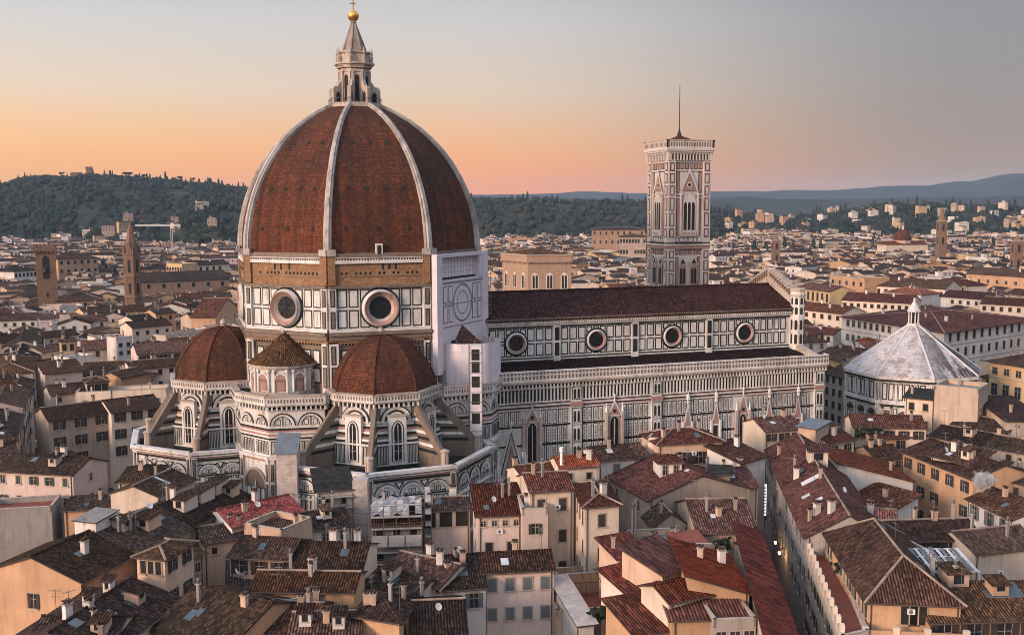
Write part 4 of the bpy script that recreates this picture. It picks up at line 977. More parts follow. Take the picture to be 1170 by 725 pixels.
for i in range(4):
    fr = Fr(sq[i], sq[(i + 1) % 4]); L = fr.L; m = L / 2
    mb = MB()
    fpoly(mb, fr, lancet(m, 56.8, 5.2, 9.6, 2.9), .3, 'tower_marble'); fpoly(mb, fr, lancet(m, 57.0, 4.5, 9.5, 2.5), .36, 'pink_marble'); fpoly(mb, fr, lancet(m, 57.3, 4.1, 9.3, 2.2), .42, 'tower_marble')
    for q in (-1.2, 0, 1.2): fpoly(mb, fr, lancet(m + q, 58.6, 1.02, 6.8, 1.0), .48, 'reveal_dark')
    for q in (-.6, .6): mb.tube(fr.p(m + q, 58.4, .5), fr.p(m + q, 66, .5), .14, 'tower_marble', 6)
    fbox(mb, fr, m - 2.2, 56.9, m + 2.2, 58.3, .3, .75, 'tower_marble')
    for a in np.arange(m - 2, m + 1.9, .5): fq(mb, fr, a, 57.2, a + .25, 58.0, .78, 'pink_marble')
    fpoly(mb, fr, [(m - 3.0, 69.0), (m - 2.5, 69.0), (m, 74.6), (m, 76)], .5, 'tower_marble'); fpoly(mb, fr, [(m + 2.5, 69.0), (m + 3.0, 69.0), (m, 76), (m, 74.6)], .5, 'tower_marble'); fpoly(mb, fr, [(m - 2.3, 69.6), (m + 2.3, 69.6), (m, 74.4)], .34, 'pink_marble')
    ringf(mb, fr, m, 71.2, .5, .8, .4, .4, 'tower_marble', 14); discf(mb, fr, m, 71.2, .5, .38, 'reveal_dark', 12)
    for sg in (-1, 1): fbox(mb, fr, m + sg * 2.65 - .2, 57, m + sg * 2.65 + .2, 68.8, .2, .7, 'tower_marble')
    mb.build('tall_window', TB, BT)
    for c in (m - 1.75, m + 1.75):
        mb = MB(); fpoly(mb, fr, lancet(c, 42.6, 2.4, 5.2, 1.7), .3, 'tower_marble'); fpoly(mb, fr, lancet(c, 42.8, 2.1, 5.1, 1.4), .36, 'pink_marble')
        for q in (-.45, .45): fpoly(mb, fr, lancet(c + q, 43.4, .7, 3.8, .7), .42, 'reveal_dark')
        fpoly(mb, fr, [(c - 1.5, 48.6), (c - 1.15, 48.6), (c, 50.6), (c, 51.4)], .4, 'tower_marble'); fpoly(mb, fr, [(c + 1.15, 48.6), (c + 1.5, 48.6), (c, 51.4), (c, 50.6)], .4, 'tower_marble'); fpoly(mb, fr, [(c - 1.2, 49.1), (c + 1.2, 49.1), (c, 50.9)], .3, 'green_marble')
        mb.build('twin_window', TB, BT)
mb = MB(); o1 = [(KX - 6.4, KY - 6.4), (KX + 6.4, KY - 6.4), (KX + 6.4, KY + 6.4), (KX - 6.4, KY + 6.4)]; o2 = [(KX - .4, KY - .4), (KX + .4, KY - .4), (KX + .4, KY + .4), (KX - .4, KY + .4)]
mb.frustum(o1, 82.4, o2, 85.2, 'tiles_red'); mb.build('roof', CT, BT)
mb = MB(); mb.lathe(KX, KY, [(.7, 84.9), (.6, 86), (.35, 86.2), (.3, 86.8), (.15, 87.3), (.1, 99.3)], 8, 'dark_metal'); mb.build('flagpole', CT, BT)

# ------------------------------------------------------------------ baptistery
BX, BY, BR = 146.8, -4.6, 17.4
t_ = thing('baptistery', 'octagonal baptistery with a white stained marble pyramid roof and lantern', 'baptistery', (BX, BY, 0)); BB = (BX, BY, 0)
mb = MB(); o8 = octo(BX, BY, BR - .5); mb.prism(o8, 0, 21.8, 'white_marble')
for i in range(8):
    fr = Fr(o8[i], o8[(i + 1) % 8]); L = fr.L
    fbox(mb, fr, -.5, 21.2, L + .5, 22, 0, .8, 'white_marble'); fbox(mb, fr, -.3, 20.6, L + .3, 21.2, 0, .5, 'green_marble')
    for a in (.9, L / 3 + .35, 2 * L / 3 - .2): panels(mb, fr, a, a + L / 3 - 1.4, 15.8, 20.2, 2, .2, .3)
    for a in (0, L / 3, 2 * L / 3, L): fbox(mb, fr, a - .55, 0, a + .55, 20.6, 0, .4, 'white_marble'); panel(mb, fr, a - .45, 15.8, a + .45, 20.2, .16, o=.42); panel(mb, fr, a - .45, 2, a + .45, 13.8, .16, o=.42)
    fbox(mb, fr, -.2, 14.8, L + .2, 15.4, 0, .7, 'white_marble'); fbox(mb, fr, -.2, 14.2, L + .2, 14.8, 0, .45, 'green_marble')
    for k in range(3): 
        c = L * (k + .5) / 3; ringf(mb, fr, c, 11.5, 1.35, 1.7, .2, .2, 'green_marble', 14, 0, math.pi); discf(mb, fr, c, 11.5, 1.2, .1, 'green_marble', 12, True); panels(mb, fr, c - 1.4, c + 1.4, 8, 11.2, 2, .2, .25)
BA = mb.build('wall', t_, BB)
mb = MB(); mb.frustum(octo(BX, BY, BR + .4), 22.0, octo(BX, BY, 1.5), 33.6, 'baptistery_roof')
for i, (a, b) in enumerate(zip(octo(BX, BY, BR + .4), octo(BX, BY, 1.5))): mb.tube((*a, 22.05), (*b, 33.65), .22, 'old_roof_marble', 5)
mb.build('pyramid_roof', t_, BB)
mb = MB(); mb.prism(octo(BX, BY, 1.7), 33.2, 34.2, 'old_roof_marble')
mb.prism(octo(BX, BY, .9), 34.2, 37.2, 'reveal_dark')
for q in octo(BX, BY, 1.25): mb.lathe(*q, [(.2, 34.2), (.17, 37), (.28, 37.2)], 6, 'white_marble')
mb.prism(octo(BX, BY, 1.75), 37.2, 37.7, 'old_roof_marble'); mb.lathe(BX, BY, [(1.6, 37.7), (.25, 40.0), (.35, 40.3), (.05, 41)], 8, 'old_roof_marble', math.pi / 8)
mb.build('lantern', t_, BB)

mat_plain('copper_gutter', (.1, .065, .05), .6, metal=.3)
# ------------------------------------------------------------------ houses
WIN = {}
def win_mesh(w, h, style):
    k = (w, h, style)
    if k in WIN: return WIN[k]
    c0 = len(bpy.data.objects)
    mb = MB(); fr = Fr((-w / 2, 0), (w / 2, 0)); t = .16
    tr = 'stone_trim' if style not in ('bare', 'dark') else 'plaster_beige'
    for a0, a1, z0, z1 in ((-t, 0, -.02, h + t), (w, w + t, -.02, h + t), (0, w, h, h + t)): fbox(mb, fr, a0, z0, a1, z1, 0, .07, tr)
    fbox(mb, fr, -t - .1, -.18, w + t + .1, -.02, 0, .2, tr)
    fq(mb, fr, 0, 0, w, h, .015, 'window_glass' if style != 'dark' else 'reveal_dark')
    if style not in ('dark', 'shop'):
        for a in (w / 2,): fbox(mb, fr, a - .04, 0, a + .04, h, .0, .04, 'shutter_brown' if style == 'brown' else 'stone_trim')
        fbox(mb, fr, 0, h * .62, w, h * .62 + .06, 0, .04, 'stone_trim')
    o = mb.build('window'); bpy.data.objects.remove(o); me = bpy.data.meshes[-1] if False else o_me(mb)
    WIN[k] = me; return me
def o_me(mb): return _last[0]
_last = [None]
_build = MB.build
def build_keep(s, name, parent=None, base=(0, 0, 0), smooth=False):
    o = _build(s, name, parent, base, smooth); _last[0] = o.data; return o
MB.build = build_keep
SHU = {}
def shutter_mesh(w, h, col):
    k = (w, h, col)
    if k not in SHU:
        mb = MB(); fr = Fr((0, 0), (w, 0)); m = 'shutter_' + col
        fbox(mb, fr, 0, 0, w, h, .0, .035, m)
        for i in range(int(h / .22)): fbox(mb, fr, .06, .08 + i * .22, w - .06, .17 + i * .22, .035, .06, m)
        o = mb.build('shutter'); me = _last[0]; bpy.data.objects.remove(o); SHU[k] = me
    return SHU[k]
class House: pass
FOOT = []
def v2(p): return Vector((p[0], p[1]))
CHIM = {}
def chimney_mesh(kind):
    if kind not in CHIM:
        mb = MB(); w, h = ((.5, 1.5), (.75, 1.2), (.4, 2.1), (.9, 1.6))[kind]; wall = ('plaster_beige', 'plaster_peach', 'plaster_grey', 'plaster_white')[kind]
        mb.box(-w / 2, -w / 2.6, -1.0, w / 2, w / 2.6, h, wall); mb.box(-w / 2 - .1, -w / 2.6 - .1, h, w / 2 + .1, w / 2.6 + .1, h + .12, 'stone_trim')
        if kind != 2:
            for x in (-w * .3, w * .3): mb.box(x - .09, -.15, h + .12, x + .09, .15, h + .42, 'tiles_brown')
            mb.box(-w / 2 - .05, -w / 2.6 - .05, h + .42, w / 2 + .05, w / 2.6 + .05, h + .5, 'tiles_brown')
        else: mb.lathe(0, 0, [(.16, h + .1), (.16, h + .6), (.26, h + .65), (.03, h + .9)], 8, 'steel_pole')
        o = mb.build('chimney'); CHIM[kind] = _last[0]; bpy.data.objects.remove(o)
    return CHIM[kind]
ANT = []
def antenna_mesh():
    if not ANT:
        mb = MB(); mb.tube((0, 0, -.6), (0, 0, 3.2), .035, 'antenna_metal', 5); mb.tube((-.7, 0, 3.0), (.9, 0, 3.0), .025, 'antenna_metal', 4)
        for i in range(7): mb.tube((-.6 + i * .22, -.38 + i * .02, 3.0), (-.6 + i * .22, .38 - i * .02, 3.0), .018, 'antenna_metal', 4)
        mb.tube((-.3, 0, 2.3), (.4, 0, 2.3), .02, 'antenna_metal', 4)
        for x in (-.3, .05, .4): mb.tube((x, -.3, 2.3), (x, .3, 2.3), .018, 'antenna_metal', 4)
        o = mb.build('antenna'); ANT.append(_last[0]); bpy.data.objects.remove(o)
    return ANT[0]
DISH = []
def dish_mesh():
    if not DISH:
        mb = MB(); mb.tube((0, 0, -.5), (0, 0, .9), .04, 'steel_pole', 5); pr = []
        for i in range(5):
            r = .45 * i / 4 + .01; pr.append((r, .35 * r * r))
        n = 14; c = Vector((0, -.1, .95)); ax = Vector((.35, -.8, .45)).normalized(); x = ax.orthogonal().normalized(); y = ax.cross(x)
        rg = [[c + ax * z + (x * math.cos(2 * math.pi * j / n) + y * math.sin(2 * math.pi * j / n)) * r for j in range(n)] for r, z in pr]
        for A, B_ in zip(rg, rg[1:]):
            for j in range(n): mb.poly([A[j], A[(j + 1) % n], B_[(j + 1) % n], B_[j]], 'white_paint')
        mb.tube(c, c + ax * .5, .02, 'steel_pole', 4); o = mb.build('satellite_dish'); DISH.append(_last[0]); bpy.data.objects.remove(o)
    return DISH[0]

def house(label, P, h, roof='gable', rise=None, wall='cream', tile='tiles_dark', wins=None, rwins=None, lwins=None, over=.55, chim=1, ant=0, cat='house', name='house', group=None, seed=None,
          trim=True, z0=0.0, parapet='plaster_beige', floor='grey_terrace', bands=()):
    """P: footprint corners front-left, front-right, back-right, back-left (world). roof types: gable (ridge along the front), across (gable end in front), hip, shed (rises to the back), shed_r (low on the right), shed_l, flat"""
    rnd = random.Random(seed if seed is not None else label)
    P = [v2(p) for p in P]; c = sum(P, Vector((0, 0))) / 4
    H = House(); H.P = P; H.h = h; H.roof = roof
    base = (c.x, c.y, z0); t = thing(name, label, cat, base, group); H.t = t; H.base = base
    ew = (P[1] - P[0]); el = (P[3] - P[0]); Wd, Dp = ew.length, el.length
    if rise is None: rise = {'gable': Dp * .17, 'across': Wd * .17, 'hip': min(Wd, Dp) * .17, 'shed': Dp * .26, 'shed_r': Wd * .24, 'shed_l': Wd * .24, 'flat': 0}[roof]
    H.rise = rise
    for iu in range(max(1, int(Wd / 7)) + 1):
        for iv in range(max(1, int(Dp / 7)) + 1):
            q_ = P[0].lerp(P[1], iu / max(1, int(Wd / 7))).lerp(P[3].lerp(P[2], iu / max(1, int(Wd / 7))), iv / max(1, int(Dp / 7))); FOOT.append((q_.x, q_.y, 3.0))
    def B(u, v): return P[0] * (1 - u) * (1 - v) + P[1] * u * (1 - v) + P[2] * u * v + P[3] * (1 - u) * v
    def zr(u, v):
        if roof == 'gable': return h + rise * (1 - abs(2 * v - 1))
        if roof == 'across': return h + rise * (1 - abs(2 * u - 1))
        if roof == 'hip': 
            m = min(Wd, Dp) / 2; return h + rise * min(1, min(u * Wd, (1 - u) * Wd, v * Dp, (1 - v) * Dp) / m)
        if roof == 'shed': return h + rise * v
        if roof == 'shed_r': return h + rise * (1 - u)
        if roof == 'shed_l': return h + rise * u
        return h
    H.B, H.zr = B, zr
    def S(u, v, dz=0.0): q = B(u, v); return (q.x, q.y, zr(u, v) + dz)
    H.S = S
    wm = 'plaster_' + wall if 'plaster_' + wall in MATS else wall
    mb = MB()
    lo = [(q.x, q.y, z0) for q in P]
    def wallpoly(i, j, ui, uj):
        pts = [lo[i], lo[j], S(*uj, -.12)]
        mid = ((ui[0] + uj[0]) / 2, (ui[1] + uj[1]) / 2)
        if roof == 'gable' and ui[0] == uj[0] or roof == 'across' and ui[1] == uj[1]: pts.append(S(*mid, -.12))
        pts.append(S(*ui, -.12)); mb.poly(pts, wm)
    UV = [(0, 0), (1, 0), (1, 1), (0, 1)]
    for i in range(4): wallpoly(i, (i + 1) % 4, UV[i], UV[(i + 1) % 4])
    if roof == 'flat':
        ph = .9; th = .28
        for i in range(4):
            fr = Fr(P[i], P[(i + 1) % 4]); fbox(mb, fr, 0, h - .12, fr.L, h + ph, -th, 0, wm); fbox(mb, fr, -.06, h + ph, fr.L + .06, h + ph + .1, -th - .06, .06, 'stone_trim')
    else:
        for i in range(4):
            fr = Fr(P[i], P[(i + 1) % 4])
            if roof in ('hip',) or roof == 'gable' and i in (0, 2): fbox(mb, fr, -.1, h - .55, fr.L + .1, h - .2, 0, .16, wm)
    for z in bands:
        for i in range(4):
            fr = Fr(P[i], P[(i + 1) % 4]); fbox(mb, fr, -.05, z, fr.L + .05, z + .22, 0, .14, 'stone_trim')
    seen_near = (Vector((c.x, c.y)) - v2(CAMP)).length < 250 and cat == 'house'
    H.wall = mb.build('wall', t, base)
    if seen_near and roof != 'flat' and Wd > 5:
        for a in ((.35,) if rnd.random() < .5 else (.35, Wd - .35)):
            fr = Fr(P[0], P[1]); mp_ = MB(); zt_ = min(zr(0, 0), zr(1, 0)) - .25; mp_.tube(fr.p(a, z0 + .2, .1), fr.p(a, zt_, .1), .075, 'copper_gutter', 6); mp_.build('drainpipe', t, base)
    # roof
    rdg = tile if rnd.random() < .55 else 'ridge_mortar'
    mb = MB(); ou, ov = over / Wd, over / Dp; ru, rv = .3 / Wd, .3 / Dp; sd = 'shutter_brown'
    def E(u, v): q = B(u, v); return q
    def pt(u, v, z): q = B(u, v); return (q.x, q.y, z)
    if roof == 'gable':
        dz = rise * 2 * ov
        mb.slab([pt(-ru, -ov, h - dz), pt(1 + ru, -ov, h - dz), pt(1 + ru, .5, h + rise), pt(-ru, .5, h + rise)], .2, tile, sd)
        mb.slab([pt(1 + ru, 1 + ov, h - dz), pt(-ru, 1 + ov, h - dz), pt(-ru, .5, h + rise), pt(1 + ru, .5, h + rise)], .2, tile, sd)
        mb.tube(pt(-ru, .5, h + rise + .03), pt(1 + ru, .5, h + rise + .03), .17, rdg, 6)
    elif roof == 'across':
        dz = rise * 2 * ou
        mb.slab([pt(-ou, 1 + rv, h - dz), pt(-ou, -rv, h - dz), pt(.5, -rv, h + rise), pt(.5, 1 + rv, h + rise)], .2, tile, sd)
        mb.slab([pt(1 + ou, -rv, h - dz), pt(1 + ou, 1 + rv, h - dz), pt(.5, 1 + rv, h + rise), pt(.5, -rv, h + rise)], .2, tile, sd)
        mb.tube(pt(.5, -rv, h + rise + .03), pt(.5, 1 + rv, h + rise + .03), .17, rdg, 6)
    elif roof == 'hip':
        k = min(Wd, Dp) / 2; dz = rise * over / k
        c4 = [pt(-ou, -ov, h - dz), pt(1 + ou, -ov, h - dz), pt(1 + ou, 1 + ov, h - dz), pt(-ou, 1 + ov, h - dz)]
        if Wd >= Dp: r0, r1 = pt(k / Wd, .5, h + rise), pt(1 - k / Wd, .5, h + rise); pl = [[c4[0], c4[1], r1, r0], [c4[1], c4[2], r1], [c4[2], c4[3], r0, r1], [c4[3], c4[0], r0]]; hips = [(c4[0], r0), (c4[1], r1), (c4[2], r1), (c4[3], r0), (r0, r1)]
        else: r0, r1 = pt(.5, k / Dp, h + rise), pt(.5, 1 - k / Dp, h + rise); pl = [[c4[0], c4[1], r0], [c4[1], c4[2], r1, r0], [c4[2], c4[3], r1], [c4[3], c4[0], r0, r1]]; hips = [(c4[0], r0), (c4[1], r0), (c4[2], r1), (c4[3], r1), (r0, r1)]
        for q in pl: mb.poly(q, tile)
        for i in range(4):
            a, b = Vector(c4[i]), Vector(c4[(i + 1) % 4]); d = Vector((0, 0, .2)); mb.poly([a - d, b - d, b, a], sd)
        mb.poly([Vector(q) - Vector((0, 0, .2)) for q in c4[::-1]], sd)
        for a, b in hips:
            if (Vector(a) - Vector(b)).length > .3: mb.tube(a, b, .16, rdg, 5)
    elif roof.startswith('shed'):
        e = {'shed': lambda u, v: h + rise * v, 'shed_r': lambda u, v: h + rise * (1 - u), 'shed_l': lambda u, v: h + rise * u}[roof]
        mb.slab([pt(u, v, e(u, v)) for u, v in ((-ou, -ov), (1 + ou, -ov), (1 + ou, 1 + ov), (-ou, 1 + ov))], .2, tile, sd)
    else:
        q = [B(.01, .01), B(.99, .01), B(.99, .99), B(.01, .99)]
        mb.poly([(p.x, p.y, h) for p in q], floor)
    if seen_near and roof in ('gable', 'hip', 'shed'):      # gutter along the front eave
        zg = h - (rise * 2 * ov if roof == 'gable' else rise * over / (min(Wd, Dp) / 2) if roof == 'hip' else rise * ov) - .12
        mb.tube(pt(-ru, -ov * 1.08, zg), pt(1 + ru, -ov * 1.08, zg), .09, 'copper_gutter', 6)
    H.rf = mb.build('roof' if roof != 'flat' else 'terrace', t, base)
    def local(p): return (p[0] - base[0], p[1] - base[1], p[2] - base[2])
    H.local = local
    H.near = seen_near
    if seen_near and roof in ('gable', 'hip', 'shed', 'across') and Wd > 6 and tile != 'red_metal': clutter(H, rnd, Wd, Dp, tile, wm)
    # windows: (columns, rows, w, h, style, first sill below the eave, storey height, margin)
    def windows(i, spec, cap=40):
        cols, rows, w, hh, style = spec[:5]; drop = spec[5] if len(spec) > 5 else 2.4; st = spec[6] if len(spec) > 6 else 3.6; mg = spec[7] if len(spec) > 7 else .0
        fr = Fr(P[i], P[(i + 1) % 4]); hE = min(zr(*UV[i]), zr(*UV[(i + 1) % 4]))
        rz = math.atan2(fr.u.y, fr.u.x); me = win_mesh(w, hh, style.split('_')[0] if style.split('_')[0] in ('dark', 'bare') else 'plain')
        for r in range(rows):
            for k in range(cols):
                if rnd.random() < .06 and rows * cols > 3: continue
                a = mg + (fr.L - 2 * mg) * (k + .5) / cols; z = hE - drop - r * st
                if z < z0 + .3: continue
                wo = inst('window', me, t, local(fr.p(a, z, .012)), rz)
                if style.split('_')[0] in ('open', 'shut', 'mixed'):
                    col = style.split('_')[1]; mode = style.split('_')[0]
                    if mode == 'mixed': mode = rnd.choice(('open', 'shut', 'none', 'open'))
                    if mode == 'none': continue
                    sw = w / 2; sm = shutter_mesh(sw, hh, col)
                    for x in ((-w / 2 - sw - .02, w / 2 + .02) if mode == 'open' else (-w / 2, 0)): inst('shutter', sm, wo, (x, -.075 if mode == 'open' else -.05, 0))
    if wins:
        for sp in (wins if isinstance(wins, list) else [wins]): windows(0, sp)
    if rwins: windows(1, rwins)
    if lwins: windows(3, lwins)
    for k in range(chim):
        u, v = rnd.uniform(.12, .88), rnd.uniform(.2, .8); inst('chimney', chimney_mesh(rnd.randrange(4)), H.rf, local(S(u, v)), rnd.choice((0, .3, -.4)) + math.atan2(ew.y, ew.x))
    for k in range(ant):
        u, v = rnd.uniform(.1, .9), rnd.uniform(.2, .8); inst('antenna', antenna_mesh(), H.rf, local(S(u, v)), rnd.uniform(0, 3))
    return H
AC = []
def ac_mesh():
    if not AC:
        mb = MB(); mb.box(-.42, -.34, 0, .42, -.02, .62, 'white_paint'); mb.poly([(-.05 + .27 * math.cos(2 * math.pi * i / 12), -.345, .31 + .27 * math.sin(2 * math.pi * i / 12)) for i in range(12)], 'shutter_grey'); o = mb.build('air_conditioner'); AC.append(_last[0]); bpy.data.objects.remove(o)
    return AC[0]
def clutter(H, rnd, Wd, Dp, tile, wm):
    if rnd.random() < .5: skylight(H, rnd.uniform(.2, .8), rnd.uniform(.2, .35), rnd.uniform(.7, 1.2), rnd.uniform(.8, 1.4), rnd.choice(('skylight_glass', 'skylight_glass', 'white_skylight')))
    if rnd.random() < .42 and H.roof in ('gable', 'shed') and Wd > 8: dormer(H, rnd.choice((rnd.uniform(.2, .4), rnd.uniform(.6, .8))), rnd.uniform(.25, .4), rnd.uniform(1.3, 2.0), 1.9, rnd.uniform(1.1, 1.5), wm, tile, 0)
    for _ in range(rnd.choice((0, 0, 1, 1))): chimney_at(H, rnd.uniform(.08, .92), rnd.uniform(.25, .8), rnd.randrange(4), math.atan2((H.P[1] - H.P[0]).y, (H.P[1] - H.P[0]).x))
    if rnd.random() < .4: inst('antenna', antenna_mesh(), H.rf, H.local(H.S(rnd.random(), .5)), rnd.uniform(0, 3))
    if rnd.random() < .25: dish_at(H, rnd.uniform(.1, .9), rnd.uniform(.2, .5))
    if rnd.random() < .4: fr = Fr(H.P[0], H.P[1]); inst('air_conditioner', ac_mesh(), H.t, H.local(fr.p(fr.L * rnd.uniform(.3, .7), H.h - rnd.uniform(1.6, 4.2), 0)), math.atan2(fr.u.y, fr.u.x))
def rect(A, B, h, D):
    """footprint from two eave pixels (left, right) at height h; D = depth in metres, or the pixel of the corner behind the right one"""
    a, b = at(*A, h), at(*B, h)
    e = Vector((b.x - a.x, b.y - a.y)); n = Vector((-e.y, e.x)).normalized()
    d = n * D if isinstance(D, (int, float)) else v2(at(*D, h)) - v2(b)
    return [v2(a), v2(b), v2(b) + d, v2(a) + d]
def hs(label, A, B, h, D, roof='gable', **k): return house(label, rect(A, B, h, D), h, roof, **k)
def chimney_at(H, u, v, kind=0, rz=0.0): inst('chimney', chimney_mesh(kind), H.rf, H.local(H.S(u, v)), rz)
def dish_at(H, u, v): inst('satellite_dish', dish_mesh(), H.rf, H.local(H.S(u, v)), 0)
def skylight(H, u, v, w=1.2, l=1.6, mat='skylight_glass'):
    mb = MB(); Wd, Dp = (H.P[1] - H.P[0]).length, (H.P[3] - H.P[0]).length; du, dv = w / Wd / 2, l / Dp / 2
    q = [H.S(u - du, v - dv, .12), H.S(u + du, v - dv, .12), H.S(u + du, v + dv, .12), H.S(u - du, v + dv, .12)]
    mb.slab(q, .25, mat, 'shutter_grey'); mb.build('skylight', H.rf, H.base)
def dormer(H, u, v, w=2.0, d=2.4, hgt=1.7, wall='plaster_peach', tile='tiles_dark', face=0, win=True):
    """small roofed box on the slope; face = which house wall it looks to"""
    p = Vector(H.S(u, v)); e = (H.P[(face + 1) % 4] - H.P[face]).normalized(); n = Vector((e.y, -e.x)); c = v2(p)
    q = [c - e * w / 2 + n * d / 2, c + e * w / 2 + n * d / 2, c + e * w / 2 - n * d / 2, c - e * w / 2 - n * d / 2]
    mb = MB(); z = p.z; mb.prism(q, z - 1.5, z + hgt, wall); o = .3
    Q = [q[0] - e * o + n * o, q[1] + e * o + n * o, q[2] + e * o - n * o, q[3] - e * o - n * o]
    mb.slab([(*Q[0], z + hgt + .02), (*Q[1], z + hgt + .02), (*Q[2], z + hgt + .5), (*Q[3], z + hgt + .5)], .16, tile, 'shutter_brown')
    mb.poly([(*q[1], z + hgt), (*q[2], z + hgt), (*q[2], z + hgt + .4)], wall); mb.poly([(*q[3], z + hgt), (*q[0], z + hgt), (*q[3], z + hgt + .4)], wall)
    fr = Fr(q[0], q[1])
    if win: fq(mb, fr, w * .25, z + .35, w * .75, z + hgt - .25, .02, 'window_glass'); fbox(mb, fr, w * .2, z + .2, w * .8, z + .35, 0, .1, 'stone_trim')
    mb.build('dormer', H.rf, H.base)

MO, MS, MG = ('mixed_brown', 'shut_brown', 'mixed_grey')
# ---- lower left
H = hs('pink house with four rows of small green shuttered windows at the left edge', (-6, 536), (83, 541), 19, 10, wall='pink', wins=(5, 3, .9, 1.4, 'mixed_green', 2.3, 3.6), rwins=(1, 2, .8, 1.2, 'plain'), chim=2, tile='tiles_dark')
hs('low annexe with a blank pink side behind the pink house', (84, 540), (104, 536), 17.5, 8, 'shed', wall='pink', chim=0)
hs('small orange walled box with a flat brown roof beside the pink house', (73, 582), (117, 580), 14.5, 6, 'shed', rise=.6, wall='orange', chim=0)
hs('grey walled open roof terrace below the pink house', (-22, 589), (59, 584), 14.5, 7, 'flat', wall='grey', chim=0, floor='terrace_floor')
H = hs('hip roofed cream house at the foot of the left tribune', (135, 549), (178, 547), 17, 10, 'hip', wall='cream', wins=(2, 1, .9, 1.4, 'plain', 2.2), chim=1)
H = hs('long dark roofed house with an orange gable end in the lower left corner', (92, 663), (157, 630), 17.5, 15, 'gable', wall='orange', lwins=(1, 1, .9, 2.0, 'open_brown', 4.5, 3.6, 4.2), chim=1, ant=1)
skylight(H, .45, .28, 1.3, 1.0); 
H = hs('dark roofed house with a white dormer in the lower left row', (157, 630), (222, 598), 17.6, 14, 'gable', wall='beige', chim=2, ant=1)
dormer(H, .15, .6, 3.6, 4.5, 1.8, 'plaster_white', 'grey_terrace', 3, False); dormer(H, .55, .25, 2.0, 3, 1.5, 'plaster_peach', face=3); skylight(H, .8, .3)
H = hs('dark roofed house with three pink dormers along the diagonal lane', (222, 598), (290, 567), 17.8, 13, 'gable', wall='beige', chim=2, ant=1)
for u, v in ((.2, .3), (.5, .32), (.78, .35)): dormer(H, u, v, 2.0, 3.4, 1.6, 'plaster_pink', face=3)
dormer(H, .85, .2, 1.6, 2, 1.4, face=3)
H = hs('dark roof with white skylights at the top of the diagonal row', (180, 566), (222, 546), 17.2, 9, 'gable', wall='cream', chim=1)
skylight(H, .5, .3, .6, 3, 'white_skylight')
H = hs('small tower house with a square hipped roof and a row of dark windows', (156, 633), (188, 636), 21, 6.5, 'hip', wall='peach', wins=(3, 1, .8, 1.7, 'dark', 2.4, 3.4, .4), rwins=(2, 2, 1.0, 1.6, 'open_brown', 2.4, 4.0), chim=0, tile='tiles_brown')
H = hs('peach walled wing with a roof terrace and dish behind the tower house', (190, 645), (232, 631), 17.5, 6, 'shed', rise=.8, wall='peach', wins=(3, 2, .8, 1.2, 'plain', 2.4, 3.2), chim=1)
dish_at(H, .5, .6); skylight(H, .3, .3, 3, 2, 'sheet_white')
H = hs('long dark roof with blue skylights along the bottom left', (120, 748), (205, 682), 16.5, 13, 'gable', wall='peach', tile='tiles_dark', wins=(2, 1, 1.2, 1.6, 'open_brown', 2.4), chim=2, ant=1)
for u, v in ((.45, .3), (.78, .36), (.2, .42)): skylight(H, u, v, 1.5, 1.2)
for u in (.52, .78): dormer(H, u, .56, 1.0, 1.0, 1.3, 'plaster_white', face=3)
hs('dark mossy roof in the bottom left corner', (20, 752), (118, 752), 16, 13, 'gable', wall='peach', tile='tiles_dark', chim=2, seed=3)
H = hs('brown tiled roof sloping down beside the tower house', (172, 716), (262, 738), 15.5, 15, 'gable', wall='orange', tile='tiles_dark', chim=1, ant=1)
skylight(H, .3, .2)
H = hs('peach house with two shuttered windows over a dark lean-to roof', (262, 633), (330, 637), 18, 8, 'gable', wall='peach', wins=(3, 1, 1.2, 1.9, 'open_brown', 2.6), chim=1, ant=1, tile='tiles_dark')
hs('dark lean-to roof in front of the two shuttered windows', (262, 668), (325, 662), 14.5, 6, 'shed', rise=1.2, wall='cream', chim=0)
H = hs('long orange wall house with one small dark window near the bottom', (287, 672), (404, 674), 17, 7, 'gable', wall='orange', wins=[(1, 1, .8, 1.0, 'dark', 3.0, 3.6, 9.0), (2, 1, .7, 1.6, 'plain', 3.8, 3.6, 2.2)], chim=2, tile='tiles_brown', ant=1)
for u in (.25, .55): skylight(H, u, .7, 3.0, .5, 'white_skylight')
H = hs('broad dark tiled roof rising in the middle of the lower left block', (322, 655), (411, 656), 16.6, 13, 'gable', wall='cream', tile='tiles_dark', chim=3, ant=1)
H = hs('long white gabled house with a bright red roof under the scaffolded house', (265, 600), (345, 582), 17.5, 9, 'gable', wall='white', rwins=(2, 2, .6, .9, 'dark', 3.0, 2.6), chim=2, tile='tiles_bright')
H = hs('walled square roof terrace next to the bright red roof', (279, 604), (322, 612), 17.2, 7, 'flat', wall='peach', floor='tiles_brown', chim=1)
H = hs('low cream house with a small dark arched roof on the lane', (232, 618), (282, 610), 16, 7, 'gable', wall='peach', tile='tiles_dark', chim=1, wins=(2, 1, .8, 1.0, 'dark', 2.2))
H = hs('dark brown roof below the grey scaffolded house', (340, 606), (402, 597), 15.5, 9, 'gable', wall='cream', tile='tiles_brown', wins=(3, 1, .9, 1.4, 'plain', 2.4), chim=2)
HS1 = hs('grey roofed house wrapped in thin scaffolding beside the white shaft', (362, 560), (402, 557), 18.2, 8, 'shed', rise=1.6, wall='white', tile='lead_roof', wins=(2, 2, .9, 1.3, 'dark', 2.6, 3.0), chim=0)
HS2 = hs('stripped house behind a lattice of scaffolding right of the white shaft', (424, 598), (482, 596), 15.8, 9, 'gable', wall='grey', tile='tiles_brown', wins=(3, 2, 1.1, 1.5, 'dark', 2.6, 3.4), chim=0)
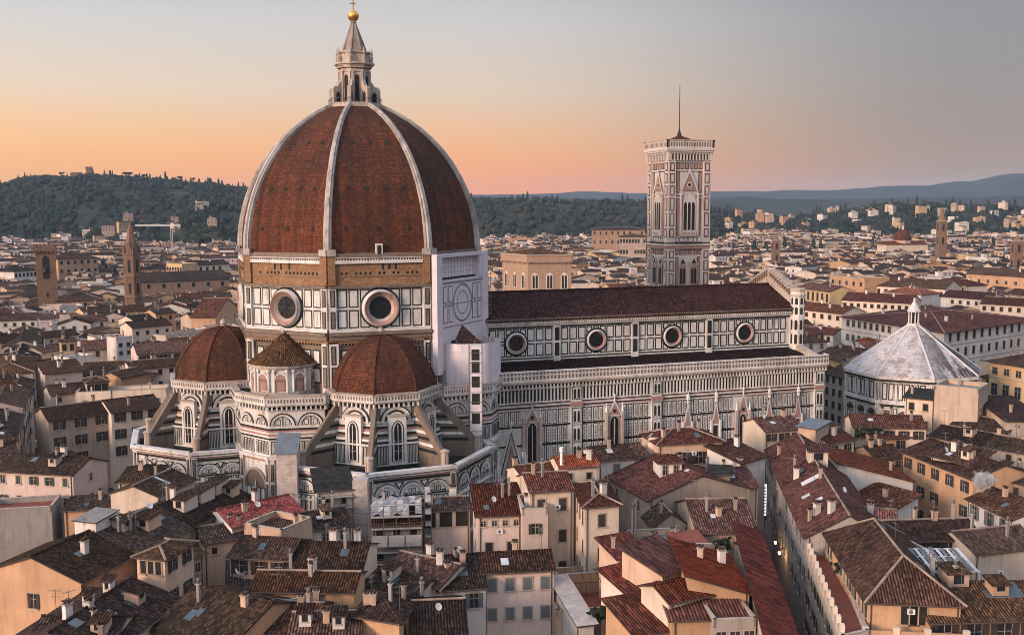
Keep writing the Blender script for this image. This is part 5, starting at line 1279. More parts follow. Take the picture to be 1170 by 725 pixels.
def scaffold(label, H, i_list, h, name='scaffold', sheets=False):
    base = H.base; t = thing(name, label, 'scaffolding', base); mb = MB(); mp = MB()
    for i in i_list:
        fr = Fr(H.P[i], H.P[(i + 1) % 4]); n = max(2, int(fr.L / 1.8))
        for k in range(n + 1):
            a = fr.L * k / n
            for o in (.5, 1.5): mb.tube(fr.p(a, 0, o), fr.p(a, h, o), .05, 'steel_pole', 4)
        for z in np.arange(1.9, h, 1.9):
            for o in (.5, 1.5): mb.tube(fr.p(-.3, z, o), fr.p(fr.L + .3, z, o), .045, 'steel_pole', 4)
            mb.tube(fr.p(-.3, z + 1, 1.5), fr.p(fr.L + .3, z + 1, 1.5), .035, 'steel_pole', 4)
            fbox(mp, fr, 0, z - .06, fr.L, z, .55, 1.45, 'concrete')
        if sheets:
            for k in range(3): ms = MB(); fbox(ms, fr, fr.L * k / 3 + .1, h - 7, fr.L * (k + 1) / 3 - .1, h - 5.2, 1.55, 1.6, 'tarp'); ms.build('sheet', t, base)
    mb.build('pole_frame', t, base); mp.build('walkway', t, base)
scaffold('thin pole scaffolding on the grey roofed house left of the white shaft', HS1, (0, 1), 17.5)
scaffold('lattice of scaffolding with white sheets right of the white shaft', HS2, (0, 1), 19.5, sheets=True)
tt = thing('tarpaulin', 'crumpled white sheeting covering the roof of the scaffolded stripped house', 'tarpaulin', HS2.base)
mb = MB(); g = [[None] * 9 for _ in range(6)]
for i in range(6):
    for j in range(9):
        q = HS2.B(j / 8, i / 5); g[i][j] = (q.x, q.y, HS2.h + 1.2 + 1.6 * (1 - abs(i / 2.5 - 1)) + .5 * math.sin(j * 1.9 + i * 2.7))
for i in range(5):
    for j in range(8):
        if (i, j) in ((0, 6), (1, 6), (3, 2)): continue
        mb.slab([g[i][j], g[i][j + 1], g[i + 1][j + 1], g[i + 1][j]], .06, 'tarp', 'tarp')
mb.build('sheet', tt, HS2.base)
hs('dark red roof with a white ridge below the scaffolding lattice', (436, 652), (503, 668), 15.2, 9, 'gable', wall='cream', tile='tiles_red', chim=3, ant=1)
hs('dark crumbling roof at the foot of the white shaft', (412, 668), (470, 684), 14.6, 8, 'gable', wall='cream', tile='tiles_dark', chim=2)
H = hs('orange corner house with a split roof, lit left and dark right, near the bottom', (404, 700), (456, 708), 17, (478, 681), 'hip', wall='orange', tile='tiles_brown', rwins=(2, 2, .8, 1.6, 'shut_brown', 2.8, 4), chim=3, ant=1)
H = hs('low dark tiled roof behind the bottom edge left of the orange corner house', (262, 716), (352, 722), 15, 10, 'gable', wall='peach', tile='tiles_brown', chim=2)
H = hs('roof with white dormers at the bottom edge beside the orange corner house', (328, 738), (408, 736), 15, 11, 'gable', wall='peach', tile='tiles_brown', chim=1)
dormer(H, .2, .35, 1.4, 1.6, 1.4, 'plaster_white'); dormer(H, .7, .3, 1.4, 1.6, 1.4, 'plaster_white')
hs('plain dark roof in the bottom middle next to the planted court', (474, 738), (534, 735), 14.5, 15, 'gable', wall='beige', tile='tiles_dark', chim=1)
# ---- lower middle
H = hs('veranda house with wide dark openings under a dark roof, right of the scaffolding', (481, 582), (537, 579), 17, 6, 'gable', wall='pink', wins=(3, 1, 2.0, 2.5, 'dark', 3.0), chim=2, tile='tiles_dark')
H = hs('dark roofed house with a square blue skylight and blue shutters below', (500, 672), (555, 668), 14.5, 13, 'gable', wall='white', wins=(2, 1, 1.2, 2.0, 'open_grey', 3.0), chim=1)
skylight(H, .5, .26, 2.4, 2.4)
H = hs('tall pink house with a red roof behind a white parapet', (546, 588), (596, 586), 18.5, 9, 'shed', rise=2.2, wall='pink', wins=[(4, 1, .7, .8, 'plain', 1.8), (2, 1, 1.1, 1.6, 'dark', 6.0)], lwins=(1, 2, .8, 1.2, 'dark', 3), chim=2, tile='tiles_red')
H = hs('pink stair block with a cluttered roof top joined to the tall pink house', (597, 588), (626, 587), 19, 8, 'flat', wall='pink', wins=(1, 2, 1.0, 1.6, 'open_brown', 3.0, 4.5), chim=2, ant=2)
H = hs('brown roofed pink house with three shuttered windows above an arched court', (552, 652), (633, 648), 15.5, 7.5, 'gable', wall='pink', wins=(4, 2, 1.2, 1.7, 'shut_grey', 2.9, 4.2), chim=1, tile='tiles_brown')
H = hs('tall cream block wing with three rows of dark shuttered windows', (668, 577), (707, 574), 22, (692, 549), 'hip', wall='cream', wins=(1, 3, 1.1, 1.9, 'shut_brown', 3.4, 5.0), lwins=(4, 3, .9, 1.9, 'shut_brown', 3.2, 4.4), chim=2, tile='tiles_red', ant=2)
H = hs('recessed cream wing with two columns of dark shuttered windows', (606, 560), (655, 557), 22, 9, 'gable', wall='cream', wins=(2, 3, 1.2, 1.9, 'shut_brown', 3.4, 5.0), chim=2, tile='tiles_red')
H = hs('little house with an orange lit roof at the foot of the great portal', (597, 543), (636, 538), 20, 6, 'gable', wall='cream', tile='tiles_brown', chim=1)
H = hs('house with a bright red roof and a curved white flue', (640, 533), (684, 530), 21.5, 6, 'gable', wall='cream', tile='tiles_bright', wins=(2, 1, .9, 1.1, 'dark', 2.4), chim=2)
mb = MB(); p = Vector(H.S(.06, .1)); mb.tube(p - Vector((0, 0, 4)), p + Vector((0, 0, 2.2)), .28, 'white_paint', 8); mb.tube(p + Vector((0, 0, 2.2)), p + Vector((.0, 0, 3.0)), .36, 'white_paint', 8); mb.tube(p - Vector((0, 0, 4)), p - Vector((.7, .7, 5.5)), .28, 'white_paint', 8); mb.build('flue', H.rf, H.base)
H = hs('plain pale house with two shuttered windows below the nave wall', (684, 524), (725, 521), 20, 8, 'gable', wall='white', wins=(1, 2, 1.2, 2.0, 'shut_grey', 3.2, 5.0), chim=1, tile='tiles_dark')
H = hs('narrow cream house with a glazed lower porch beside the pale house', (724, 521), (742, 519), 20, 8, 'gable', wall='cream', wins=(1, 1, 1.6, 1.8, 'open_brown', 3.2), chim=0, tile='tiles_brown')
H = hs('flat red tiled roof terrace with a raised parapet in the bottom centre', (636, 704), (713, 700), 9.5, 12, 'flat', wall='peach', floor='terrace_floor', chim=0)
mb = MB(); a, b = H.S(.3, .9), H.S(.75, .9)
for u in (.3, .52, .75):
    for v in (.35, .9): mb.tube(H.S(u, v), H.S(u, v, 3), .05, 'dark_metal', 4)
for v in (.35, .9): mb.tube(H.S(.3, v, 3), H.S(.75, v, 3), .05, 'dark_metal', 4)
for u in (.3, .52, .75): mb.tube(H.S(u, .35, 3), H.S(u, .9, 3), .05, 'dark_metal', 4)
mb.build('pergola', H.rf, H.base)
hs('orange battlemented wall block behind the red roof terrace', (636, 664), (686, 660), 11.5, 3, 'flat', wall='orange', chim=0)
H = hs('white stepped garden wall wing beside the arched court', (630, 676), (662, 712), 11, 2.0, 'shed_r', rise=2.2, wall='white', tile='concrete', chim=0)
# ---- lower right of centre
H = hs('large cream house with two brown shuttered windows under a low hip roof', (752, 506), (826, 502), 22, 9, 'hip', wall='peach', wins=(2, 1, 1.5, 2.2, 'open_brown', 4.2, 3.6, 3.3), chim=2, tile='tiles_red', ant=2)
hs('narrow blank cream block on the left of the large cream house', (740, 505), (753, 506), 21.4, 8, 'flat', wall='cream', lwins=(1, 1, .5, .8, 'dark', 4), chim=0)
H = hs('tiny white roof tower with a red hipped cap', (754, 527), (779, 526), 21.5, 4, 'hip', wall='white', wins=(2, 1, .8, 1.6, 'plain', 2.4), chim=0, tile='tiles_red')
H = hs('rough beige gable end house with wide dark red roof slopes', (742, 570), (857, 557), 17.0, 16, 'across', wall='beige', rise=3.2, chim=2, tile='tiles_red', lwins=(2, 1, .9, 1.6, 'plain', 3))
H = hs('flat roofed dark annexe above the rough beige gable', (812, 540), (834, 541), 19.2, 3.5, 'shed', rise=.5, wall='beige', tile='lead_roof', chim=0)
H = hs('dark red roof slope right of the rough beige gable, below the nave wall', (826, 556), (866, 554), 16.8, 11, 'gable', wall='cream', tile='tiles_red', chim=1)
H = hs('house with a stepped white parapet right under the nave wall', (808, 520), (846, 528), 19.5, 8, 'shed_r', wall='white', tile='tiles_brown', chim=1)
H = hs('small gabled cottage with a pale peeling front', (748, 600), (786, 598), 15, 6, 'across', wall='beige', tile='tiles_brown', chim=1, rise=2)
H = hs('sooty dark red roof patch above the long narrow strip roof', (797, 607), (866, 606), 16.2, 16, 'gable', wall='beige', tile='tiles_red', chim=2, ant=1)
H = hs('brick coloured flat topped hut among the cluttered terraces', (776, 622), (806, 620), 16, 4, 'shed', rise=.5, wall='brown', tile='terrace_floor', chim=0)
H = hs('long narrow plain dark red strip roof running along the street', (877, 745), (914, 740), 16.5, (867, 606), 'shed_r', rise=1.6, wall='beige', tile='red_metal', chim=0, rwins=(14, 2, .9, 1.6, 'mixed_brown', 2.8, 4.0))
RED = 'red plated roofs stepping down to the terraces'
H = hs('main red roof of the stepped terraces, sloping right to the strip roof', (786, 676), (856, 676), 17.5, 14, 'shed_r', rise=2.2, wall='orange', tile='red_metal', chim=2)
hs('topmost square red roof of the stepped terraces', (757, 654), (796, 640), 18.6, 7, 'shed', rise=1.6, wall='peach', tile='red_metal', chim=0)
hs('small red roof farthest left of the stepped terraces, by the silver flues', (706, 636), (739, 630), 17, 5, 'shed', rise=1.2, wall='peach', tile='red_metal', chim=1)
hs('little red roof tucked between two larger ones of the stepped terraces', (727, 653), (752, 648), 16, 4, 'shed', rise=1, wall='peach', tile='red_metal', chim=0)
hs('red roof halfway down the stepped terraces on the balcony side', (718, 677), (755, 668), 15.4, 6, 'shed', rise=1.3, wall='pink', tile='red_metal', chim=0)
hs('small red roof beside the glass balcony of the stepped terraces', (740, 690), (769, 682), 14.8, 5, 'shed', rise=1.1, wall='peach', tile='red_metal', chim=0)
hs('red saddle roof across the middle of the stepped terraces', (764, 686), (812, 676), 17.4, 6, 'gable', wall='cream', tile='red_metal', chim=0)
hs('orange walled house with a deep red roof at the bottom of the stepped terraces', (768, 706), (850, 704), 16, 8, 'shed', rise=1.4, wall='orange', tile='red_metal', chim=0)
hs('lowest red roof of the stepped terraces at the bottom edge', (727, 724), (772, 716), 14, 8, 'shed', rise=1.4, wall='orange', tile='red_metal', chim=0)
H = hs('grey glazed roof box with a tall window at the bottom edge', (816, 716), (864, 714), 15.5, 6, 'flat', wall='grey', wins=(3, 1, 1.2, 2.2, 'plain', 2.8), chim=0)
def flues(label, px, py, h, n):
    p = at(px, py, h); t = thing('flue', label, 'flue', (p.x, p.y, 0)); mb = MB()
    for i in range(n):
        x = p.x + i * .55; mb.tube((x, p.y, 0), (x, p.y, h + (i % 2) * .6), .2, 'steel_pole', 8); mb.tube((x, p.y, h + (i % 2) * .6), (x, p.y, h + .4 + (i % 2) * .6), .27, 'steel_pole', 8)
    mb.build('pipe', t, (p.x, p.y, 0))
flues('pair of tall silver flue pipes above the red roofs', 723, 578, 21, 2)
t_ = at(751, 616, 17); mb = MB(); um = thing('parasol', 'square white parasol open on a cluttered roof terrace', 'parasol', (t_.x, t_.y, 14.6))
mb.frustum([(t_.x - 1.3, t_.y - 1.3), (t_.x + 1.3, t_.y - 1.3), (t_.x + 1.3, t_.y + 1.3), (t_.x - 1.3, t_.y + 1.3)], 16.6, [(t_.x - .05, t_.y - .05), (t_.x + .05, t_.y - .05), (t_.x + .05, t_.y + .05), (t_.x - .05, t_.y + .05)], 17.5, 'parasol_cloth'); mb.build('canopy', um, (t_.x, t_.y, 14.6))
mb = MB(); mb.tube((t_.x, t_.y, 14.6), (t_.x, t_.y, 17.6), .05, 'white_paint', 6); mb.build('pole', um, (t_.x, t_.y, 14.6))
hs('cluttered grey roof terrace holding the white parasol', (738, 640), (800, 636), 14.6, 11, 'flat', wall='peach', chim=3, ant=2)
hs('grey tented terrace strip between the red roofs and the strip roof', (812, 668), (848, 668), 15.4, 14, 'flat', wall='grey', chim=0)
# ---- right of the street
H = hs('cream house with air units under its eave at the head of the street', (874, 491), (918, 488), 20, 9, 'gable', wall='cream', wins=(3, 1, 1.2, 1.5, 'open_brown', 2.4), chim=1, tile='tiles_red')
hs('grey blue flat topped rooftop hut behind the house with air units', (912, 486), (932, 489), 21, 6, 'shed', rise=.5, wall='peach', tile='blue_metal', chim=0)
def rectl(A, D4, h, w):                  # footprint from its left flank (near and far eave pixels) and its width
    a, d = v2(at(*A, h)), v2(at(*D4, h)); u = (d - a).normalized(); n = Vector((u.y, -u.x)) * w; return [a, a + n, d + n, d]
pr = rectl((922, 612), (876, 512), 18, 11.5)
H = house('long house along the street with a big weathered red roof slope', pr, 18, 'across', rise=3.4, wall='grey', tile='tiles_red', lwins=(13, 3, 1.0, 1.7, 'mixed_grey', 2.8, 4.0), chim=2, ant=2)
skylight(H, .25, .55, 1.3, 1.5); skylight(H, .18, .3, 1.2, 1.2, 'white_skylight'); skylight(H, .3, .22, 1.0, 1.2, 'white_skylight'); skylight(H, .33, .42, 3.0, 2.0, 'sheet_white')
for u, v in ((.1, .1), (.2, .12), (.35, .08), (.12, .85)): chimney_at(H, u, v, 0 if u < .15 else 3)
dormer(H, .55, .62, 3.2, 3.6, 1.9, 'plaster_cream', 'tiles_red', 0)
H = hs('white gable walled house behind the long street roof', (957, 548), (1043, 549), 16.8, 14, 'shed_r', rise=3.2, wall='white', tile='tiles_red', wins=(2, 1, 1.2, 1.3, 'plain', 2.6, 3, 5), chim=1, ant=1)
hs('dark lean-to roof against the white gable wall', (975, 566), (1022, 580), 15.0, 6, 'shed', rise=1.4, wall='white', tile='tiles_red', chim=0)
hs('bright red roof patch with many chimney stubs beside the hipped corner house', (928, 590), (1024, 598), 17.2, 7, 'gable', wall='cream', tile='tiles_bright', chim=6, seed=5)
pr = rectl((992, 683), (944, 606), 19, 10.5)
H = house('hipped corner house with a balcony and a brown lit roof slope', pr, 19, 'hip', rise=3.6, wall='orange', tile='tiles_brown', wins=[(2, 1, 1.9, 2.6, 'dark', 3.0, 3.6, 4.2), (4, 1, 1.6, 1.8, 'dark', 6.6, 3.6, .5)], lwins=(9, 2, 1.0, 1.8, 'mixed_green', 2.6, 3.8), chim=1, ant=1)
mb = MB(); fr = Fr(H.P[0], H.P[1]); fbox(mb, fr, -1, 14.6, fr.L + .5, 14.8, 0, 2.0, 'concrete'); fbox(mb, fr, -1, 14.8, fr.L + .5, 15.9, 1.85, 2.0, 'plaster_orange')
for a in (-1, 2.5, 6, fr.L - .2): fbox(mb, fr, a, 14.8, a + .7, 16.3, 1.6, 2.1, 'plaster_cream')
mb.build('balcony', H.t, H.base)
skylight(H, .52, .72, 1.6, 2.2)
pr = [at(962, 735, 15.2), at(992, 728, 15.2), at(948, 622, 15.2), at(921, 630, 15.2)]
H = house('narrow terrace house with parapet posts lining the street', pr, 15.2, 'flat', wall='cream', floor='terrace_floor', lwins=(12, 3, .9, 1.6, 'mixed_brown', 2.8, 3.8), chim=0)
mb = MB(); fr = Fr(H.P[3], H.P[0])
for k in range(12): a = fr.L * (k + .5) / 12; fbox(mb, fr, a - .4, 15.2, a + .4, 17.0, -.45, .05, 'plaster_cream')
mb.build('parapet_posts', H.rf, H.base)
H = hs('house with a wide brown roof and dark glazed loggia under it', (1020, 616), (1122, 613), 18, 8.5, 'gable', wall='cream', tile='tiles_brown', wins=(4, 1, 1.8, 2.4, 'open_brown', 3.0), chim=2, ant=3)
H = hs('long brown roofed house with three shuttered doors along the bottom right edge', (1062, 708), (1200, 704), 17, 12, 'gable', wall='orange', tile='tiles_brown', wins=(4, 1, 1.7, 2.6, 'open_brown', 3.2), chim=3, ant=3)
dormer(H, .42, .55, 2.6, 2.6, 1.7, 'plaster_peach', 'tiles_brown', 0); skylight(H, .78, .38, 4, 2.5, 'skylight_glass'); skylight(H, .2, .45, 3, 2, 'skylight_glass')
p0 = at(1046, 652, 19.8); pg = thing('slatted_awning', 'white and grey slatted glass awning over a terrace beside the hipped corner house', 'awning', (p0.x, p0.y, 17))
ex = Vector((cyw, -syw, 0)); ey = Vector((syw, cyw, 0)); mb = MB(); BPG = (p0.x, p0.y, 17)
for k in range(12): 
    o = p0 + ex * (k * .68); mb.slab([o, o + ex * .4, o + ex * .4 + ey * 6 + Vector((0, 0, .9)), o + ey * 6 + Vector((0, 0, .9))], .06, 'white_skylight' if k % 2 else 'skylight_glass', 'white_paint')
for k in range(4): q = p0 + ey * (k * 2) + Vector((0, 0, k * .3 - .12)); mb.tube(q, q + ex * 8, .07, 'white_paint', 5)
mb.build('slatted_roof', pg, BPG); mb = MB()
for a in (0, 4, 8): mb.tube(p0 + ex * a - Vector((0, 0, 2.6)), p0 + ex * a, .08, 'white_paint', 6)
mb.build('post', pg, BPG)
H = hs('low red topped terrace below the wide brown roof', (1012, 646), (1070, 640), 17, 7, 'flat', wall='peach', floor='terrace_floor', chim=1, ant=1)
pr = rect((1031, 514), (1112, 546), 18.5, 12)
H = house('long orange house with three rows of dark shuttered windows', pr, 18.5, 'gable', wall='orange', tile='tiles_brown', wins=(5, 3, 1.1, 2.0, 'open_brown', 3.0, 4.4), lwins=(2, 2, 1, 1.8, 'shut_brown', 3), chim=3, ant=2)
H = hs('white walled house with grey shutters under the smoking chimney', (1106, 568), (1158, 592), 17, 9, 'gable', wall='white', tile='tiles_brown', wins=(3, 2, 1.2, 2.2, 'open_grey', 3.0, 4.0), chim=1, ant=1)
H2_ = H
hs('dark brown roof at the right edge below the smoking chimney', (1114, 630), (1190, 622), 17.5, 9, 'gable', wall='cream', tile='tiles_brown', chim=2, ant=1)
H = hs('red roofed house with a planted roof terrace below the baptistery', (975, 486), (1058, 488), 19, 9, 'gable', wall='cream', tile='tiles_red', wins=(5, 2, 1.1, 1.7, 'open_brown', 2.6, 3.8), chim=3, ant=1)
H = hs('orange wing with a tall window right of the planted terrace', (1000, 500), (1058, 497), 17, 4, 'shed', rise=1, wall='orange', tile='tiles_red', wins=(3, 2, 1.0, 1.8, 'mixed_brown', 2.6, 3.6), chim=0)
H = hs('tall blank house with a yellow side and rough beige front beside the baptistery', (1068, 444), (1118, 449), 25.5, 9, 'flat', wall='beige', lwins=(1, 3, 1.1, 2.0, 'mixed_brown', 3.4, 5.0), chim=1, ant=1)
H = hs('low cream house with a dark lead roof in front of the baptistery', (1034, 453), (1066, 456), 22.0, 7, 'shed', rise=1, wall='cream', tile='lead_roof', wins=(2, 2, 1.1, 1.6, 'dark', 2.8, 4), chim=1)
hs('rough beige lower block right of the tall blank house', (1112, 462), (1150, 480), 21, 8, 'shed_r', rise=2, wall='beige', tile='tiles_dark', chim=1)
for i, (A, B, h, D, ro, wa, ti, lb) in enumerate((
    ((1062, 497), (1120, 508), 18.5, 9, 'gable', 'peach', 'tiles_dark', 'dark roofed house stacked behind the long orange house'),
    ((1118, 507), (1190, 520), 18.5, 9, 'gable', 'cream', 'tiles_dark', 'dark roofed cream house at the right edge above the white walled house'),
    ((1064, 519), (1108, 530), 19.6, 6, 'shed', 'cream', 'tiles_brown', 'little cream attic house on the slope behind the long orange house'),
    ((1088, 483), (1150, 494), 18.6, 9, 'gable', 'cream', 'tiles_dark', 'wide dark roof with a white attic right of the rough beige block'),
    ((1140, 470), (1200, 480), 19, 10, 'gable', 'cream', 'tiles_dark', 'dark roof at the right edge below the yellow palace'),
    ((1116, 540), (1190, 556), 17.5, 8, 'gable', 'peach', 'tiles_brown', 'brown roof right of the long orange house at the edge'),
    ((946, 505), (976, 500), 18, 8, 'gable', 'cream', 'tiles_brown', 'small brown roof squeezed between the street house and the planted terrace'),
    ((1000, 522), (1032, 520), 15.5, 8, 'gable', 'orange', 'tiles_dark', 'dark roofed orange house between the planted terrace and the long orange house'))):
    hs(lb, A, B, h, D, ro, wall=wa, tile=ti, wins=(max(2, int(i % 3 + 2)), 1, 1.0, 1.5, MO, 2.5), chim=2, ant=i % 2)
# smoke from a chimney
k = NB('smoke'); k.t.nodes.remove(k.b)
pv = k.n('ShaderNodeVolumePrincipled'); pv.inputs['Color'].default_value = (.97, .95, .95, 1)
k.l(pv.outputs[0], [n for n in k.t.nodes if n.type == 'OUTPUT_MATERIAL'][0].inputs['Volume'])
p0 = at(1124, 549, 21); co = k.coords(); ln = k.n('ShaderNodeVectorMath', operation='LENGTH'); k.l(co, ln.inputs[0])
d_ = k.math('ADD', k.rng(ln.outputs['Value'], .3, 2.3, .75, -.45), k.math('MULTIPLY', k.math('SUBTRACT', k.noise(co, .9, 5, .6), .5), 2.6))
k.l(k.rng(d_, .0, .6, 0, 3.0), pv.inputs['Density'])
mb = MB(); mb.lathe(p0.x, p0.y, [(2.6 * math.sin(math.pi * j / 10) + .01, p0.z - 2.0 * math.cos(math.pi * j / 10)) for j in range(11)], 16, 'smoke')
o = mb.build('smoke', None, tuple(p0)); tag(o, kind='stuff', label='white puff of smoke above a chimney of the white walled house', cat='smoke')
# street lamps and hanging sign
def lamp(label, px, py, h):
    p = at(px, py, h); t = thing('street_lamp', label, 'street lamp', (p.x, p.y, h)); b = (p.x, p.y, h); mb = MB()
    mb.tube((p.x, p.y, h + .7), (p.x + 1.2, p.y - .3, h + .9), .05, 'dark_metal', 5); mb.tube((p.x, p.y, h + .3), (p.x, p.y, h + .75), .04, 'dark_metal', 5); mb.build('bracket', t, b)
    mb = MB(); mb.lathe(p.x, p.y, [(.12, h - .3), (.24, h + .1), (.2, h + .28)], 8, 'lamp_glow'); mb.build('lantern', t, b)
    mb = MB(); mb.lathe(p.x, p.y, [(.3, h + .28), (.05, h + .5)], 8, 'dark_metal'); mb.build('cap', t, b)
    ld = bpy.data.lights.new('lamp_light', 'POINT'); lo = bpy.data.objects.new('lamp_light', ld); COL.objects.link(lo); lo.parent = t; lo.location = (0, -.1, -.6); ld.energy = 110; ld.color = (1, .62, .28); ld.shadow_soft_size = .25
lamp('farther of two lit wall lamps in the narrow street', 886, 619, 8); lamp('nearer of two lit wall lamps in the narrow street', 890.5, 631, 8)
p0 = at(873, 592, 7); t_ = thing('hanging_sign', 'tall narrow lit white banner sign over the street entrance', 'sign', (p0.x, p0.y, 7)); mb = MB()
fr = Fr((p0.x - .35, p0.y), (p0.x + .35, p0.y)); fbox(mb, fr, 0, 7.6, .7, 13.6, -.1, .1, 'sign_glow')
for i in range(9): fbox(mb, fr, .15, 8.0 + i * .6, .55, 8.25 + i * .6, .1, .12, 'shutter_grey')
mb.build('banner', t_, (p0.x, p0.y, 7)); mb = MB(); fbox(mb, fr, -.2, 6.8, .9, 7.5, -.12, .12, 'blue_metal'); mb.tube(fr.p(.35, 13.6), fr.p(2.6, 13.9), .05, 'dark_metal', 5); mb.build('base_plate', t_, (p0.x, p0.y, 7))

# ---- middle distance, left
L_ = [  # label, A, B, h, D, roof, wall, tile, wins, rwins
 ('beige house with two rows of shuttered windows left of the tribune', (55, 479), (127, 470), 18, 11, 'gable', 'beige', 'tiles_dark', (3, 3, 1.3, 2.2, 'open_brown', 2.6, 4.0), None),
 ('beige house adjoining the tribune with bright open shutters', (127, 470), (184, 463), 18.5, 11, 'gable', 'cream', 'tiles_dark', (3, 3, 1.3, 2.2, 'open_brown', 2.6, 4.0), None),
 ('pinkish white house with four big dark windows behind the left half dome', (157, 404), (216, 400), 21, 14, 'gable', 'pink', 'tiles_brown', (3, 2, 2.2, 2.6, 'open_brown', 3.4, 4.8), None),
 ('pale blank wall house with a low roof left of centre in the old town', (51, 426), (94, 422), 20, 8, 'shed', 'pink', 'tiles_dark', None, None),
 ('small loggia house with three arches on its top floor', (99, 436), (124, 434), 21.5, 6, 'hip', 'beige', 'tiles_dark', (3, 1, 1.5, 1.8, 'dark', 2.6), None),
 ('orange lit house with a brown side between dark roofs', (115, 429), (138, 431), 21, 9, 'across', 'orange', 'tiles_dark', None, None),
 ('low wall house with a long parapet behind the beige shuttered house', (86, 452), (190, 448), 18.5, 7, 'flat', 'cream', 'grey_terrace', (5, 1, .9, 1.2, 'dark', 2.6), None),
 ('dark roof left of the small loggia house', (58, 450), (98, 446), 19, 9, 'gable', 'cream', 'tiles_dark', (2, 1, .8, 1.2, 'dark', 2.2), None),
 ('small white attic house among dark roofs near the street', (80, 412), (108, 408), 20, 8, 'flat', 'white', 'grey_terrace', (2, 1, 1.2, .8, 'dark', 2.2), None),
 ('peach house with a low dark roof beside the white attic', (50, 418), (80, 412), 19, 7, 'gable', 'peach', 'tiles_red', None, None),
 ('wide dark red roof with a yellow roof turret', (84, 400), (138, 396), 20, 12, 'gable', 'cream', 'tiles_red', (3, 1, 1.1, 1.8, 'shut_brown', 2.6), None),
 ('yellow roof turret with blind arches above the wide dark red roof', (69, 389), (86, 388), 25, 5, 'hip', 'yellow', 'tiles_brown', (2, 1, 1.2, 2.0, 'dark', 3.2), None),
 ('white roof pavilion with railings next to the wide dark red roof', (133, 389), (151, 387), 23, 6, 'flat', 'white', 'grey_terrace', (2, 2, 1.2, 1.2, 'dark', 2.2, 2.6), None),
 ('long cream house with four small windows and a dark roof line', (151, 374), (196, 370), 22, 10, 'gable', 'cream', 'tiles_dark', (4, 2, 1.1, 1.4, 'dark', 3, 3.6), None),
 ('long cream wall with small dark windows behind the pinkish house', (190, 386), (236, 378), 20, 6, 'flat', 'cream', 'grey_terrace', (5, 1, 1.1, 1.4, 'dark', 3), None),
 ('grey house with three shuttered windows and a dark roof near the drum', (221, 364), (256, 361), 21, 11, 'gable', 'beige', 'tiles_dark', (3, 2, 1.2, 1.8, 'shut_grey', 3, 4), None),
 ('orange lit wall house next to the drum', (246, 362), (274, 352), 22, 10, 'across', 'orange', 'tiles_red', (2, 1, 1, 1.4, 'dark', 3), None),
 ('orange house with two windows under a dark roof right of the spire tower', (178, 358), (200, 356), 22, 9, 'gable', 'orange', 'tiles_dark', (2, 1, 1.2, 1.6, 'dark', 3), None),
 ('dark roofed house left of the orange two window house', (153, 366), (180, 363), 20, 10, 'gable', 'cream', 'tiles_dark', None, None),
 ('pale gabled chapel front beneath the spire tower', (114, 362), (144, 361), 19, 12, 'across', 'pink', 'tiles_dark', (1, 1, .9, 1.4, 'dark', 2.5), None),
 ('dark red roof between the street and the turret', (48, 402), (72, 398), 19, 9, 'gable', 'cream', 'tiles_red', None, None),
 ('dark roofed street house at the top of the dark street', (52, 385), (90, 381), 19, 9, 'gable', 'cream', 'tiles_dark', (3, 1, 1, 1.2, 'dark', 2.5), None),
 ('white gabled house at the far left above the dark street', (-10, 366), (42, 364), 22, 11, 'gable', 'white', 'tiles_dark', (5, 2, 1.0, 1.3, 'dark', 2.6, 3.6), None)]
for i, (lb, A, B, h, D, ro, wa, ti, wn, rw) in enumerate(L_): hs(lb, A, B, h, D, ro, wall=wa, tile=ti, wins=wn, rwins=rw, chim=2, ant=i % 2)
# west flank of the dark street: a row of houses with their eaves on it
W_ = (((15, 500), (26, 470), 17.5, 'gable', 'peach', 'tiles_dark', 11, 'nearest dark roofed house lining the dark street on the left'), ((26, 470), (33, 450), 19.2, 'gable', 'pink', 'tiles_brown', 10, 'second house lining the dark street, with a brown roof'),
      ((33, 450), (38, 432), 17.8, 'gable', 'cream', 'tiles_dark', 9, 'third dark roofed house lining the dark street from the front'), ((38, 432), (42, 415), 20.0, 'hip', 'white', 'tiles_brown', 12, 'white hipped house halfway along the dark street'),
      ((42, 415), (45, 398), 18.4, 'gable', 'beige', 'tiles_dark', 10, 'beige house past the middle of the dark street'), ((45, 398), (48, 380), 19.4, 'gable', 'cream', 'tiles_dark', 11, 'farthest cream house lining the dark street'))
for i, (p0_, p1_, h, ro, wa, ti, dp, lb) in enumerate(W_):
    a, b = at(*p0_, 18), at(*p1_, 18); e = v2(b) - v2(a); n = Vector((-e.y, e.x)).normalized() * dp
    H = house(lb, [v2(a), v2(b), v2(b) + n, v2(a) + n], h, ro, wall=wa, tile=ti, wins=(4, 3, 1, 1.6, 'mixed_brown', 2.8, 4), lwins=(2, 1, .9, 1.3, 'plain', 2.6), chim=2, ant=1)
    if i % 2 == 0: skylight(H, .4, .3, 1.6, 1.2, 'white_skylight'); dormer(H, .6, .7, 2.6, 2.4, 1.6, 'plaster_white', ti, 3)
for i, (A, B, h, D, ro, wa, ti, lb) in enumerate((((-20, 478), (8, 474), 18, 10, 'gable', 'cream', 'tiles_dark', 'dark roofed house at the left edge behind the street row'), ((-20, 446), (20, 442), 19.5, 10, 'gable', 'white', 'tiles_brown', 'white walled house at the left edge beside the street row'),
        ((-20, 415), (14, 412), 20, 10, 'gable', 'peach', 'tiles_dark', 'peach house at the left edge beyond the white walled one'), ((-20, 392), (26, 388), 20, 10, 'gable', 'cream', 'tiles_dark', 'wide cream house at the left edge near the far end of the street'))):
    hs(lb, A, B, h, D, ro, wall=wa, tile=ti, wins=(3, 1, 1, 1.4, 'plain', 2.5), chim=2, ant=1)
